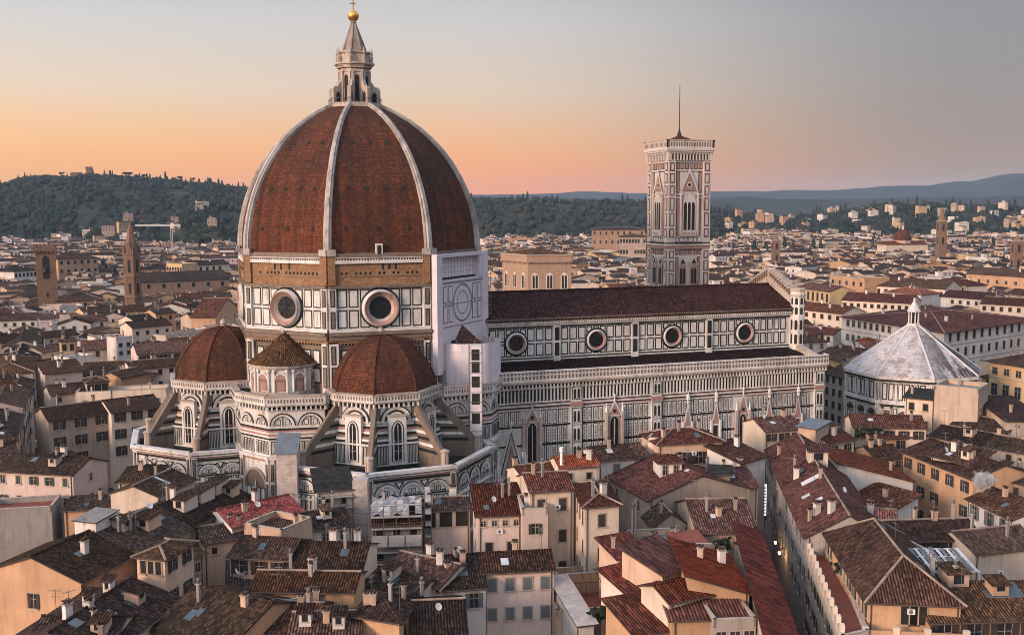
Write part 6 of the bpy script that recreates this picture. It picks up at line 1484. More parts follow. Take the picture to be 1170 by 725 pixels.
hs('dark roofed house with a pale gable in the left corner of the street', (-14, 525), (22, 520), 17, 10, 'gable', wall='peach', tile='tiles_dark', wins=(3, 1, .8, 1.0, 'dark', 2.4), chim=2)
hs('low dark roof by the mouth of the dark street at the left edge', (-20, 506), (16, 500), 18, 9, 'gable', wall='peach', tile='tiles_dark', chim=1)

# ---- middle distance, right
hs('white palace with long rows of windows behind the baptistery', (962, 361), (1079, 379), 25, (1186, 364), 'hip', rise=2.5, wall='white', tile='tiles_red', wins=(15, 3, 1.5, 2.2, 'plain', 3.2, 5.2, 2), rwins=(12, 4, 1.6, 2.6, 'dark', 3.4, 5.2, 1), cat='palace', name='palace', chim=5, ant=4, bands=(20.2, 14.8), over=1.2)
hs('yellow palace with arched windows at the right edge', (1131, 410), (1200, 421), 23, 20, 'hip', wall='yellow', tile='tiles_dark', wins=[(5, 1, 1.6, 1.8, 'bare', 3.8, 4), (5, 1, 1.9, 3.2, 'bare', 9.6, 4)], lwins=(4, 2, 1.6, 2.4, 'bare', 4, 6), cat='palace', name='palace', chim=2, over=1.4, bands=(18.2, 12.6))
Rr = [
 ('long cream house with a row of square attic windows beside the facade', (909, 352), (962, 358), 22, 14, 'gable', 'cream', 'tiles_red', (6, 2, 1.6, 1.8, 'dark', 3, 4.4)),
 ('yellow loggia house with a row of tall openings behind the facade', (911, 328), (948, 333), 24, 14, 'gable', 'yellow', 'tiles_red', (7, 1, 1.8, 4.2, 'dark', 5.5)),
 ('orange lit block with two rows of openings behind the facade', (948, 316), (988, 320), 27, 16, 'flat', 'orange', 'tiles_red', (5, 2, 1.8, 2.2, 'dark', 3.5, 6)),
 ('white house with a red hipped roof left of the white palace', (978, 388), (1012, 392), 18, 12, 'hip', 'white', 'tiles_bright', (3, 2, 1.2, 1.8, 'dark', 3, 4)),
 ('white house under the facade with a dark awning', (909, 378), (952, 382), 17, 11, 'gable', 'white', 'tiles_red', (4, 2, 1.3, 1.8, 'dark', 2.8, 4)),
 ('white blank sided house with a red roof before the white palace', (982, 400), (1002, 406), 17.5, 10, 'shed_r', 'white', 'tiles_bright', (2, 1, 1, 1.4, 'dark', 3)),
 ('white house with red eaves touching the baptistery roof', (990, 395), (1024, 404), 18, 9, 'gable', 'white', 'tiles_red', (3, 1, 1.2, 1.6, 'dark', 2.8)),
 ('grey shaded house with three rows of windows between the nave and the baptistery', (942, 425), (972, 432), 18, 12, 'gable', 'grey', 'tiles_dark', (4, 4, 1.4, 2.2, 'dark', 2.6, 3.6)),
 ('dark roofed house behind the grey shaded house', (942, 402), (976, 408), 18, 12, 'gable', 'cream', 'tiles_red', (4, 1, 1.2, 1.6, 'dark', 2.8)),
 ('long red roofed range above the white palace', (962, 342), (1040, 346), 24, 16, 'gable', 'cream', 'tiles_red', (10, 1, 1.3, 1.6, 'dark', 3)),
 ('bright red hipped roof above the long red range', (1010, 333), (1052, 336), 23, 16, 'hip', 'white', 'tiles_bright', (5, 1, 1.4, 1.6, 'dark', 3)),
 ('wide dark roofed hall right of the orange lit block', (1000, 326), (1080, 330), 24, 22, 'gable', 'cream', 'tiles_brown', (9, 1, 1.5, 2.4, 'dark', 4)),
 ('red roofed house with a pale gable behind the palace attic', (1075, 338), (1130, 342), 24, 14, 'gable', 'white', 'tiles_red', (6, 1, 1.3, 1.6, 'dark', 3)),
 ('red roofed row at the right edge behind the palace', (1120, 346), (1190, 350), 24, 14, 'gable', 'cream', 'tiles_red', (7, 1, 1.3, 1.8, 'dark', 3)),
 ('long reddish hall of a church along the right edge', (1104, 312), (1200, 318), 25, 20, 'gable', 'orange', 'tiles_brown', (9, 1, 1.6, 2.0, 'bare', 5)),
 ('cream house with a hipped roof in front of the reddish hall', (1060, 322), (1104, 326), 24, 14, 'hip', 'cream', 'tiles_red', (6, 1, 1.3, 1.8, 'dark', 3))]
for i, (lb, A, B, h, D, ro, wa, ti, wn) in enumerate(Rr): hs(lb, A, B, h, D, ro, wall=wa, tile=ti, wins=wn, chim=3, ant=i % 2)

# ------------------------------------------------------------------ landmarks of the old town and beyond
def sqr(c, w, d=None, ang=0.0):
    d = d or w; u = Vector((math.cos(ang), math.sin(ang))); n = Vector((-u.y, u.x)); c = v2(c)
    return [c - u * w / 2 - n * d / 2, c + u * w / 2 - n * d / 2, c + u * w / 2 + n * d / 2, c - u * w / 2 + n * d / 2]
def wall_lancets(mb, fr, n, z, w, h, mat='reveal_dark', o=.05, frame='tower_brick', mg=0.0):
    for k in range(n):
        a = mg + (fr.L - 2 * mg) * (k + .5) / n; fpoly(mb, fr, lancet(a, z - .2, w + .5, h, w * .8), o, frame); fpoly(mb, fr, lancet(a, z, w, h, w * .7), o + .05, mat)
# square brick tower with battlements (left)
D_ = 560; c = atd(52.5, 300, D_); zt = atd(52.5, 279, D_).z; b = (c.x, c.y, 0)
t_ = thing('brick_tower', 'square brown brick tower with battlements and an open belfry', 'tower', b); q = sqr(c, 9.2, ang=.1)
mb = MB(); mb.prism(q, 0, zt - 2.4, 'tower_brick'); mb.prism(sqr(c, 10.4, ang=.1), zt - 3.2, zt - 1.6, 'tower_brick')
for i in range(4):
    fr = Fr(*[sqr(c, 10.4, ang=.1)[j % 4] for j in (i, i + 1)])
    for k in range(5): a = fr.L * k / 5 + .2; fbox(mb, fr, a, zt - 1.6, a + 1.3, zt, -.7, 0, 'tower_brick')
    for k in range(6): a = fr.L * (k + .5) / 6; fbox(mb, fr, a - .3, zt - 4.4, a + .3, zt - 3.2, -.6, -.02, 'tower_brick')
    fr = Fr(q[i], q[(i + 1) % 4]); fpoly(mb, fr, lancet(4.6, zt - 17, 3.2, 9.5, 2.0), .06, 'reveal_dark'); wall_lancets(mb, fr, 1, 14, .8, 2); wall_lancets(mb, fr, 1, zt - 26, .8, 1.8)
mb.build('shaft', t_, b); mb = MB(); mb.lathe(c.x, c.y - 4.9, [(1.0, zt - 13.5), (.9, zt - 12.4), (.45, zt - 11.6), (.2, zt - 11.2)], 10, 'dark_metal'); mb.build('bell', t_, b)
q2 = sqr(c + Vector((14, 6, 0)), 22, 26, .1); H = house('brown stone palace beside the battlemented brick tower', q2, 20, 'hip', wall='brown', tile='tiles_brown', wins=(4, 1, 1.5, 2.6, 'dark', 4), chim=1, cat='palace', name='palace')
# six sided spire tower
D_ = 520; c = atd(150.5, 300, D_); zt = atd(150, 249, D_).z; zs0 = atd(150, 289, D_).z; b = (c.x, c.y, 0)
t_ = thing('spire_tower', 'slender six sided brick bell tower with a pointed spire', 'tower', b)
mb = MB(); o6 = octo(c.x, c.y, 4.1, .2, 6); mb.prism(o6, 0, zs0, 'tower_brick')
for z in (zs0 - .6, zs0 - 11, zs0 - 21): mb.prism(octo(c.x, c.y, 4.5, .2, 6), z, z + .7, 'aged_stone')
for i in range(6):
    fr = Fr(o6[i], o6[(i + 1) % 6]); wall_lancets(mb, fr, 1, zs0 - 9, 1.3, 5.0); wall_lancets(mb, fr, 1, zs0 - 19, 1.2, 4.0)
    m = v2(o6[i]).lerp(v2(o6[(i + 1) % 6]), .5); fpoly(mb, fr, [(.3, zs0), (fr.L - .3, zs0), (fr.L / 2, zs0 + 6)], -.2, 'tower_brick')
SH = mb.build('shaft', t_, b)
mb = MB(); mb.lathe(c.x, c.y, [(3.7, zs0), (3.1, zs0 + 3), (.12, zt - 1), (.3, zt - .7), (.03, zt)], 6, 'tower_brick', .2)
for q in o6: mb.lathe(*q, [(.5, zs0), (.45, zs0 + 2.4), (.03, zs0 + 4.4)], 5, 'tower_brick')
mb.build('spire', t_, b)
# square gothic hall behind the nave
A, B = atd(603, 291, 400), atd(653, 294, 402); c = (A + B) / 2; b = (c.x, c.y, 0)
zt = atd(600, 292, 400).z; pa = atd(574, 291, 418); P_ = [v2(A), v2(B), v2(B) + (v2(pa) - v2(A)), v2(pa)]
t_ = thing('gothic_hall', 'square honey coloured stone hall with twin arched windows behind the nave roof', 'church', b); mb = MB(); mb.prism(P_, 0, zt, 'church_stone')
for i in range(4):
    fr = Fr(P_[i], P_[(i + 1) % 4]); 
    fbox(mb, fr, -.3, zt - 2.6, fr.L + .3, zt, 0, .6, 'church_stone'); fbox(mb, fr, -.4, zt, fr.L + .4, zt + .4, -.2, .9, 'stone_trim')
    for k in range(int(fr.L / 1.0)): fbox(mb, fr, k * 1.0 + .2, zt - 3.3, k * 1.0 + .6, zt - 2.6, 0, .5, 'church_stone')
    fbox(mb, fr, 0, zt - 15.4, fr.L, zt - 15.0, 0, .25, 'stone_trim')
HALL = mb.build('wall', t_, b)
for i in range(4):
    fr = Fr(P_[i], P_[(i + 1) % 4]); n = 3
    for k in range(n):
        mb = MB(); a = fr.L * (k + .5) / n; z = zt - 13
        fpoly(mb, fr, lancet(a, z - .3, 2.9, 5.0, 1.5), .1, 'tower_marble')
        for q in (-.6, .6): fpoly(mb, fr, lancet(a + q, z, .85, 4.4, .9), .16, 'reveal_dark')
        mb.build('twin_window', HALL, b)
mb = MB(); c4 = [(p.x, p.y) for p in P_]; mid = sum((v2(p) for p in P_), Vector((0, 0))) / 4
mb.frustum(c4, zt + .4, [tuple(mid + (v2(p) - mid) * .05) for p in P_], zt + 2.6, 'tiles_brown'); mb.build('roof', t_, b)
# hilltop palace beyond
pal = [((676, 262), (737, 264), 1150, 30, 24, 'long brown stone palace on the rise beyond the bell tower', 'brown'), ((708, 270), (738, 272), 950, 24, 20, 'lower stone palace wing left of the bell tower', 'beige')]
for (a, bq, D_, dp, ww, lb, wa) in pal:
    A, B = atd(*a, D_), atd(*bq, D_); h = A.z; e = (v2(B) - v2(A)).normalized(); n = Vector((-e.y, e.x)) * dp
    house(lb, [v2(A), v2(B), v2(B) + n, v2(A) + n], h, 'hip', rise=2.5, wall=wa, tile='tiles_brown', wins=(9, 2, 2.0, 3.6, 'dark', 6, 10), chim=0, cat='palace', name='palace', over=1.5)
# domed church (right)
D_ = 1150; c = atd(1031, 280, D_); b = (c.x, c.y, 0); t_ = thing('domed_church', 'small domed church with a red cupola among the far roofs', 'church', b)
zd = atd(1031, 274, D_).z; zt = atd(1031, 262, D_).z; R0 = 9.0
mb = MB(); mb.prism(sqr(c, 46, 20, -.2), 0, atd(1031, 279, D_).z, 'plaster_cream'); mb.build('nave', t_, b)
mb = MB(); mb.frustum(sqr(c, 48, 22, -.2), atd(1031, 279, D_).z, sqr(c, 44, .5, -.2), atd(1031, 275, D_).z, 'tiles_red'); mb.build('roof', t_, b)
mb = MB(); mb.prism(octo(c.x, c.y, R0), 0, zd, 'plaster_peach'); mb.build('drum', t_, b)
mb = MB(); mb.lathe(c.x, c.y, [(R0 + .5, zd)] + [(R0 * math.cos(math.pi / 2 * i / 8) + .05, zd + (zt - zd) * math.sin(math.pi / 2 * i / 8)) for i in range(9)], 16, 'dome_tiles'); mb.lathe(c.x, c.y, [(1.2, zt - .2), (1.0, zt + 2.5), (.1, zt + 4.5)], 8, 'plaster_cream'); mb.build('cupola', t_, b)
# slim church spire (right)
def campanile(label, px, yt, ysp, w, D_):
    c = atd(px, 262, D_); zt = atd(px, yt, D_).z; z0 = atd(px, ysp, D_).z; b = (c.x, c.y, 0); t = thing('church_tower', label, 'tower', b); q = sqr(c, w, ang=-.3); mb = MB(); mb.prism(q, 0, z0, 'tower_brick')
    for i in range(4): 
        fr = Fr(q[i], q[(i + 1) % 4]); wall_lancets(mb, fr, 1, z0 - w * 1.3, w * .3, w * .7); wall_lancets(mb, fr, 1, z0 - w * 3, w * .3, w * .7); fbox(mb, fr, -.3, z0 - .6, fr.L + .3, z0, 0, .4, 'stone_trim')
    mb.build('shaft', t, b); mb = MB(); mb.lathe(c.x, c.y, [(w * .55, z0), (w * .42, z0 + (zt - z0) * .25), (.1, zt)], 8, 'tower_brick'); mb.build('spire', t, b)
campanile('slim brown church tower with a pointed top on the right', 1076, 238, 252, 7, 1000)
campanile('short pale church tower near the right edge of the far town', 1163, 268, 275, 7, 900)
campanile('small brown tower stub left of the far town on the right', 887, 270, 274, 6, 900)
# hilltop castle with a round topped tower, on the left skyline
D_ = 2480; c = atd(102, 200, D_); b = (c.x, c.y, hill_z(102, D_) - 3); t_ = thing('hill_castle', 'old castle with a single tall tower on the left hilltop', 'castle', b)
z0 = b[2]; zt = atd(102, 190.5, D_).z; mb = MB(); mb.prism(sqr(c, 11), z0, zt - 5, 'tower_brick'); mb.prism(sqr(c, 14), zt - 5.5, zt - 1.5, 'tower_brick')
for i in range(4):
    fr = Fr(*[sqr(c, 14)[j % 4] for j in (i, i + 1)])
    for k in range(4): fbox(mb, fr, k * 3.6 + .3, zt - 1.5, k * 3.6 + 2.3, zt, -1.5, 0, 'tower_brick')
mb.build('tower', t_, b); mb = MB(); c2 = atd(90, 200, D_); mb.prism(sqr(c2, 34, 24), z0, atd(90, 199, D_).z, 'tower_brick'); mb.prism(sqr(c2 + Vector((-4, 0, 0)), 22, 20), z0, atd(90, 197, D_).z, 'tower_brick'); mb.build('hall', t_, b)
# big villa on the slope
for (px, y, w, hh, D_, lb, wa) in ((255, 243, 22, 14, 1650, 'large pale villa on the wooded slope left of the dome', 'peach'), (266, 250, 12, 12, 1600, 'white annexe below the large pale villa', 'white'), (242, 246, 9, 16, 1680, 'pale tower wing of the large villa on the slope', 'cream')):
    A, B = atd(px - w / 2, y, D_), atd(px + w / 2, y, D_); e = (v2(B) - v2(A)).normalized(); n = Vector((-e.y, e.x)) * 14
    house(lb, [v2(A), v2(B), v2(B) + n, v2(A) + n], A.z, 'hip', wall=wa, tile='tiles_brown', wins=(5, 3, 2.0, 3.0, 'dark', 5, 6), chim=0, cat='villa', name='villa', z0=min(A.z - 16, hill_z(px, D_)))
# tower crane
D_ = 1250; c = atd(196.5, 280, D_); zt = atd(196.5, 258, D_).z; b = (c.x, c.y, 0); t_ = thing('tower_crane', 'tower crane with a long level jib in front of the left hill', 'crane', b)
ex = Vector((cyw, -syw, 0)); mb = MB()
for sx, sy in ((-1, -1), (1, -1), (1, 1), (-1, 1)): mb.tube((c.x + sx, c.y + sy, 0), (c.x + sx, c.y + sy, zt), .22, 'white_paint', 4)
for i in range(int(zt / 3)):
    s_ = 1 if i % 2 else -1; mb.tube((c.x - s_, c.y - 1, i * 3), (c.x + s_, c.y - 1, i * 3 + 3), .14, 'white_paint', 4); mb.tube((c.x - 1, c.y - s_, i * 3), (c.x - 1, c.y + s_, i * 3 + 3), .14, 'white_paint', 4)
mb.build('mast', t_, b); mb = MB(); o = Vector((c.x, c.y, zt))
for dy in (-.8, .8): mb.tube(o - ex * 42 + Vector((0, dy, 0)), o + ex * 11 + Vector((0, dy, 0)), .25, 'white_paint', 4)
mb.tube(o - ex * 42 + Vector((0, 0, 1.4)), o + ex * 11 + Vector((0, 0, 1.4)), .25, 'white_paint', 4)
for i in range(26): mb.tube(o + ex * (-42 + i * 2), o + ex * (-41 + i * 2) + Vector((0, 0, 1.4)), .14, 'white_paint', 4); mb.tube(o + ex * (-41 + i * 2) + Vector((0, 0, 1.4)), o + ex * (-40 + i * 2), .14, 'white_paint', 4)
mb.build('jib', t_, b); mb = MB(); f_ = o + ex * 9; mb.box(f_.x - 1.6, f_.y - 1, zt - 2.6, f_.x + 1.6, f_.y + 1, zt, 'concrete'); mb.build('counterweight', t_, b)
mb = MB(); mb.tube(o, o + Vector((0, 0, 4)), .4, 'white_paint', 4); mb.tube(o + Vector((0, 0, 4)), o - ex * 26 + Vector((0, 0, 1.4)), .1, 'white_paint', 4); mb.tube(o + Vector((0, 0, 4)), o + ex * 10 + Vector((0, 0, 1.4)), .1, 'white_paint', 4); mb.build('mast_head', t_, b)
# long church hall on the left
for (a, bq, h, dp, ro, wa, ti, lb) in (((161, 322), (262, 318), 24, 26, 'gable', 'brown', 'tiles_dark', 'long dark roofed church hall left of the dome'), ((66, 296), (112, 294), 30, 22, 'hip', 'orange', 'tiles_brown', 'orange brown block with small windows right of the brick tower'),
        ((16, 310), (42, 308), 24, 18, 'hip', 'white', 'tiles_dark', 'white house with rows of dark windows at the far left'), ((218, 303), (262, 301), 25, 16, 'gable', 'cream', 'tiles_dark', 'long cream house beside the dome in the far town'), ((190, 302), (208, 303), 28, 12, 'flat', 'yellow', 'tiles_dark', 'small yellow block under the tower crane')):
    hs(lb, a, bq, h, dp, ro, wall=wa, tile=ti, wins=(6, 2, 2, 2.4, 'dark', 4, 6), chim=1)
# ------------------------------------------------------------------ the town fills up: single houses, then the far mass
rnd = random.Random(11); OCC = []
def footprint(o): return o
for t in list(bpy.data.objects):
    if t.parent is None and t.get('category') in ('house', 'palace', 'church', 'tower', 'villa'): OCC.append((t.location.x, t.location.y, 6))
OCC += FOOT + [(BX, BY, 26), (KX, KY, 15)] + [(x, y, 27) for x in range(-40, 112, 12) for y in (-22, 0, 22)]
cells = {}
def occ_add(x, y, r): cells.setdefault((int(x // 30), int(y // 30)), []).append((x, y, r))
for o in OCC: occ_add(*o)
def free(x, y, r):
    i, j = int(x // 30), int(y // 30)
    for a in (-1, 0, 1):
        for b_ in (-1, 0, 1):
            for (u, v, q) in cells.get((i + a, j + b_), ()):
                if (x - u) ** 2 + (y - v) ** 2 < (r + q) ** 2: return False
    return True
def hidden(px, py): return 268 < px < 556 or 556 <= px < 905 and py > 330 or 738 < px < 818 and py > 250 or 1015 < px < 1128 and 374 < py < 440 or 1000 < px < 1190 and 362 < py < 408
STREET = lambda px, py: 16 < px < 50 and 368 < py < 520 or 868 < px < 905 and py > 520
WALLS = ['cream', 'peach', 'white', 'pink', 'beige', 'yellow', 'cream', 'white', 'orange']; TILES = ['tiles_dark', 'tiles_brown', 'tiles_red', 'tiles_brown', 'tiles_dark']
WN = {'cream': 'cream', 'peach': 'peach', 'white': 'off white', 'pink': 'pinkish', 'beige': 'greyish beige', 'yellow': 'yellow', 'orange': 'orange'}; TN_ = {'tiles_dark': 'dark', 'tiles_brown': 'brown', 'tiles_red': 'reddish'}
RN = {'gable': 'saddle', 'across': 'gable fronted', 'hip': 'hipped', 'flat': 'flat'}
cand = []
for D in np.arange(150, 640, 9.5):
    for pxc in np.arange(-45, 1215, 1159 / D * 9.0):
        px = pxc + rnd.uniform(-3, 3) * 400 / D; d = ray(px, 238); hh = math.hypot(d.x, d.y); x, y = CAMP[0] + d.x / hh * D + rnd.uniform(-3, 3), CAMP[1] + d.y / hh * D + rnd.uniform(-3, 3)
        cand.append((D, x, y))
made = []; NSINGLE = 150
for D, x, y in cand:
    if len(made) >= NSINGLE: break
    h = rnd.uniform(14.5, 20); u, v, _ = proj((x, y, h)); w, dd = rnd.uniform(10, 17), rnd.uniform(9, 13)
    if u < -25 or u > 1195 or v > 500 or hidden(u, v) or STREET(u, v) or not free(x, y, max(w, dd) * .42): continue
    if STREET(*proj((x, y, 0))[:2]): continue
    occ_add(x, y, max(w, dd) * .42); made.append((x, y, h, w, dd, u, v))
spec = {}
rows_ = []
for (x, y, h, w, dd, u, v) in made:
    wa, ti = rnd.choice(WALLS), rnd.choice(TILES) if u < 560 else rnd.choice(TILES[1:]); ro = rnd.choice(('gable', 'gable', 'across', 'hip', 'gable', 'flat')); side = 'left of the dome' if u < 280 else 'right of the nave' if u > 880 else 'beyond the nave roof'
    nw = rnd.choice((2, 3, 4)); rows_.append((x, y, h, w, dd, u, v, wa, ti, ro, side, nw))
groups = {}
for i, r in enumerate(rows_): groups.setdefault((r[7], r[8] if r[9] != 'flat' else 'flat', r[9], r[10]), []).append(i)
LAB = {}
NUM = ['first', 'second', 'third', 'fourth', 'fifth', 'sixth', 'seventh', 'eighth', 'ninth', 'tenth']
for k, ids in groups.items():
    ids.sort(key=lambda i: rows_[i][5]); wn, tn, rn = WN[k[0]], TN_.get(k[1], ''), RN[k[2]]
    core = f'{wn} house, {tn} {rn} roof, {k[3]}' if k[2] != 'flat' else f'{wn} house, flat terrace roof, {k[3]}'
    for j, i in enumerate(ids): LAB[i] = core if len(ids) == 1 else core + ', ' + ('leftmost of these' if j == 0 else 'rightmost of these' if j == len(ids) - 1 else NUM[j] + ' from the left')
for i, (x, y, h, w, dd, u, v, wa, ti, ro, side, nw) in enumerate(rows_):
    ang = math.radians(rnd.choice((0, 0, 8, -10, 90, 20)) + rnd.uniform(-6, 6)); q = sqr((x, y), w, dd, ang)
    k = max(range(4), key=lambda j: (v2(CAMP) - Vector((x, y))).normalized().dot(Fr(q[j], q[(j + 1) % 4]).n)); q = q[k:] + q[:k]
    house(LAB[i], q, h, ro, wall=wa, tile=ti, wins=(nw, 2, 1.1, 1.6, rnd.choice(('dark', 'plain', 'shut_brown', 'shut_grey', 'dark')), 2.5, 3.6), chim=rnd.choice((0, 1, 1, 2)), ant=rnd.choice((0, 0, 1)), group='houses of the old town', seed=i)
# the far town, past counting: one mass
mb = MB(); cnt = 0
for ring in range(1, 10 ** 6):
    D = 300 + ring * 9.5
    if D > 2250: break
    step = 1159 / D * 11.0
    px = -40.0 + rnd.uniform(0, step)
    while px < 1210:
        px += step * rnd.uniform(.8, 1.25) * (1.25 if D > 1100 else 1); d = ray(px, 238); hh = math.hypot(d.x, d.y); x, y = CAMP[0] + d.x / hh * D, CAMP[1] + d.y / hh * D
        z0 = max(0, hill_z(px, D))
        if D > 1680 and (px < 830 or rnd.random() < .55): continue
        if z0 > 10 and rnd.random() > (.02 if px < 560 else .055): continue
        h = z0 + rnd.uniform(10, 19); u, v, _ = proj((x, y, h)); w, dd = rnd.uniform(10, 19), rnd.uniform(8, 13)
        if rnd.random() < .06: w *= 2; h += 3
        if hidden(u, v) or v > 430 or STREET(u, v) or not free(x, y, min(w, dd) * .5): continue
        occ_add(x, y, min(w, dd) * .5)
        q = sqr((x, y), w, dd, math.radians(rnd.choice((0, 12, -14, 90, 30)) + rnd.uniform(-6, 6))); wm = 'plaster_' + rnd.choice(WALLS); tm = rnd.choice(TILES[:4])
        k = max(range(4), key=lambda j: (v2(CAMP) - Vector((x, y))).normalized().dot(Fr(q[j], q[(j + 1) % 4]).n)); q = q[k:] + q[:k]
        w, dd = (q[1] - q[0]).length, (q[3] - q[0]).length
        for i in range(4): mb.poly([(*q[i], 0), (*q[(i + 1) % 4], 0), (*q[(i + 1) % 4], h), (*q[i], h)], wm)
        m = sum(q, Vector((0, 0))) / 4; Q = [m + (p - m) * 1.07 for p in q]; rs = rnd.uniform(1.2, 2.4)
        if rnd.random() < .12: mb.poly([(*p, h) for p in q], 'grey_terrace')
        elif rnd.random() < .6:
            a, b_ = (Q[0] + Q[3]) / 2, (Q[1] + Q[2]) / 2; mb.poly([(*Q[0], h), (*Q[1], h), (*b_, h + rs), (*a, h + rs)], tm); mb.poly([(*Q[2], h), (*Q[3], h), (*a, h + rs), (*b_, h + rs)], tm); mb.poly([(*q[1], h), (*q[2], h), (*b_, h + rs - .1)], wm); mb.poly([(*q[3], h), (*q[0], h), (*a, h + rs - .1)], wm)
        else:
            a, b_ = (Q[0] + Q[1]) / 2, (Q[3] + Q[2]) / 2; mb.poly([(*Q[1], h), (*Q[2], h), (*b_, h + rs), (*a, h + rs)], tm); mb.poly([(*Q[3], h), (*Q[0], h), (*a, h + rs), (*b_, h + rs)], tm); mb.poly([(*q[0], h), (*q[1], h), (*a, h + rs - .1)], wm); mb.poly([(*q[2], h), (*q[3], h), (*b_, h + rs - .1)], wm)
        for i in ((0, 1) if D < 1100 else (0,)):
            fr = Fr(q[i], q[(i + 1) % 4]); n = max(1, int(fr.L / 3.6))
            for r in range(2):
                for c_ in range(n):
                    if rnd.random() < .15: continue
                    a = fr.L * (c_ + .5) / n; fq(mb, fr, a - .55, h - 3.6 - r * 3.6, a + .55, h - 1.9 - r * 3.6, .06, 'reveal_dark')
        if rnd.random() < .5: c = m + (q[1] - m) * rnd.uniform(-.6, .6); mb.box(c.x - .5, c.y - .5, h, c.x + .5, c.y + .5, h + rs + 1.4, 'plaster_' + rnd.choice(('white', 'beige', 'peach')))
        if rnd.random() < .25: c = m + (q[0] - m) * rnd.uniform(-.5, .5); mb.box(c.x - 2, c.y - 1.6, h, c.x + 2, c.y + 1.6, h + rs + 1.2, wm, tm)
        cnt += 1
o = mb.build('far_town'); tag(o, kind='stuff', label='hazy mass of pale walls and tiled roofs of the far town', cat='town')
print('single', len(made), 'far', cnt)

# ------------------------------------------------------------------ woods and trees
def ico():
    t = (1 + 5 ** .5) / 2; V = [(-1, t, 0), (1, t, 0), (-1, -t, 0), (1, -t, 0), (0, -1, t), (0, 1, t), (0, -1, -t), (0, 1, -t), (t, 0, -1), (t, 0, 1), (-t, 0, -1), (-t, 0, 1)]
    F = [(0, 11, 5), (0, 5, 1), (0, 1, 7), (0, 7, 10), (0, 10, 11), (1, 5, 9), (5, 11, 4), (11, 10, 2), (10, 7, 6), (7, 1, 8), (3, 9, 4), (3, 4, 2), (3, 2, 6), (3, 6, 8), (3, 8, 9), (4, 9, 5), (2, 4, 11), (6, 2, 10), (8, 6, 7), (9, 8, 1)]
    V = [Vector(v).normalized() for v in V]; mid = {}; G = []
    def m(a, b):
        k = (min(a, b), max(a, b))
        if k not in mid: mid[k] = len(V); V.append((V[a] + V[b]).normalized())
        return mid[k]
    for a, b, c in F:
        x, y, z = m(a, b), m(b, c), m(c, a); G += [(a, x, z), (b, y, x), (c, z, y), (x, y, z)]
    return np.array([tuple(v) for v in V]), np.array(G)
IV, IF = ico(); rng_ = np.random.default_rng(5)
def leaf_mesh(name, clumps, mats):       # clumps: (x, y, z, rx, rz, material index); jagged lumps of foliage
    vs, fs, mi = [], [], []; k = 0
    for x, y, z, rx, rz, m in clumps:
        j = rng_.uniform(.62, 1.28, (len(IV), 1)); a = rng_.uniform(0, 6.28); ca, sa = math.cos(a), math.sin(a)
        P = IV * j; P = np.stack([P[:, 0] * ca - P[:, 1] * sa, P[:, 0] * sa + P[:, 1] * ca, P[:, 2]], 1) * np.array([rx, rx, rz]) + np.array([x, y, z])
        vs.append(P); fs.append(IF + k); mi += [m] * len(IF); k += len(IV)
    V = np.concatenate(vs); F_ = np.concatenate(fs); me = bpy.data.meshes.new(name)
    me.vertices.add(len(V)); me.vertices.foreach_set('co', V.ravel()); me.loops.add(F_.size); me.loops.foreach_set('vertex_index', F_.ravel().astype(np.int32))
    me.polygons.add(len(F_)); me.polygons.foreach_set('loop_start', np.arange(0, F_.size, 3, dtype=np.int32)); me.polygons.foreach_set('loop_total', np.full(len(F_), 3, dtype=np.int32))
    for q in mats: me.materials.append(MATS[q])
    me.polygons.foreach_set('material_index', np.array(mi, dtype=np.int32)); me.update(calc_edges=True); me.validate(); return me
cl = []; rw = random.Random(21)
def put_tree(px, D, z, s, kinds):
    d = ray(px, 238); hh = math.hypot(d.x, d.y); x, y = CAMP[0] + d.x / hh * D, CAMP[1] + d.y / hh * D; m = rw.choice(kinds)
    if rw.random() < .16: cl.append((x, y, z + s * 1.1, s * .3, s * 1.6, 0))      # a cypress
    else:
        cl.append((x, y, z + s * .5, s, s * .8, m))
        for q in range(2): cl.append((x + rw.uniform(-s, s) * .8, y + rw.uniform(-s, s) * .8, z + s * rw.uniform(.5, 1.0), s * .6, s * .55, m))
n = 0
while n < 8500:
    px = rw.uniform(-40, 560) if n < 4600 else rw.uniform(480, 1215); D = rw.uniform(1200, 2650) if px < 560 else rw.uniform(1500, 2500)
    z = hill_z(px, D); u, v, _ = proj(atd(px, 238, D)[:2] + (z,) if False else (atd(px, 238, D).x, atd(px, 238, D).y, z))
    if z < 12 or (285 < px < 535): 
        if rw.random() < .9: n += .2
        continue
    f = gnoise(px * .05, D * .008)
    if (f > .25 or 88 < px < 168 and 1450 < D < 1950) and rw.random() < .85: n += .15; continue        # clearings
    put_tree(px, D, z, rw.choice((rw.uniform(3, 5.5), rw.uniform(3, 5.5), rw.uniform(5, 9))), [0, 0, 3, 1] if f < 0 else [0, 1, 1, 2]); n += 1
for k in range(620):                      # parks and avenues in the town
    px, D, s = rw.choice(((rw.uniform(92, 150), rw.uniform(800, 900), 6), (rw.uniform(160, 180), rw.uniform(820, 880), 6), (rw.uniform(862, 930), rw.uniform(1080, 1250), 8), (rw.uniform(930, 1170), rw.uniform(1150, 1500), 7), (rw.uniform(560, 740), rw.uniform(750, 1400), 5), (rw.uniform(0, 260), rw.uniform(750, 1350), 5), (rw.uniform(820, 1170), rw.uniform(700, 1400), 5)))
    put_tree(px, D, 4, s * rw.uniform(.7, 1.3), [1, 2, 0])
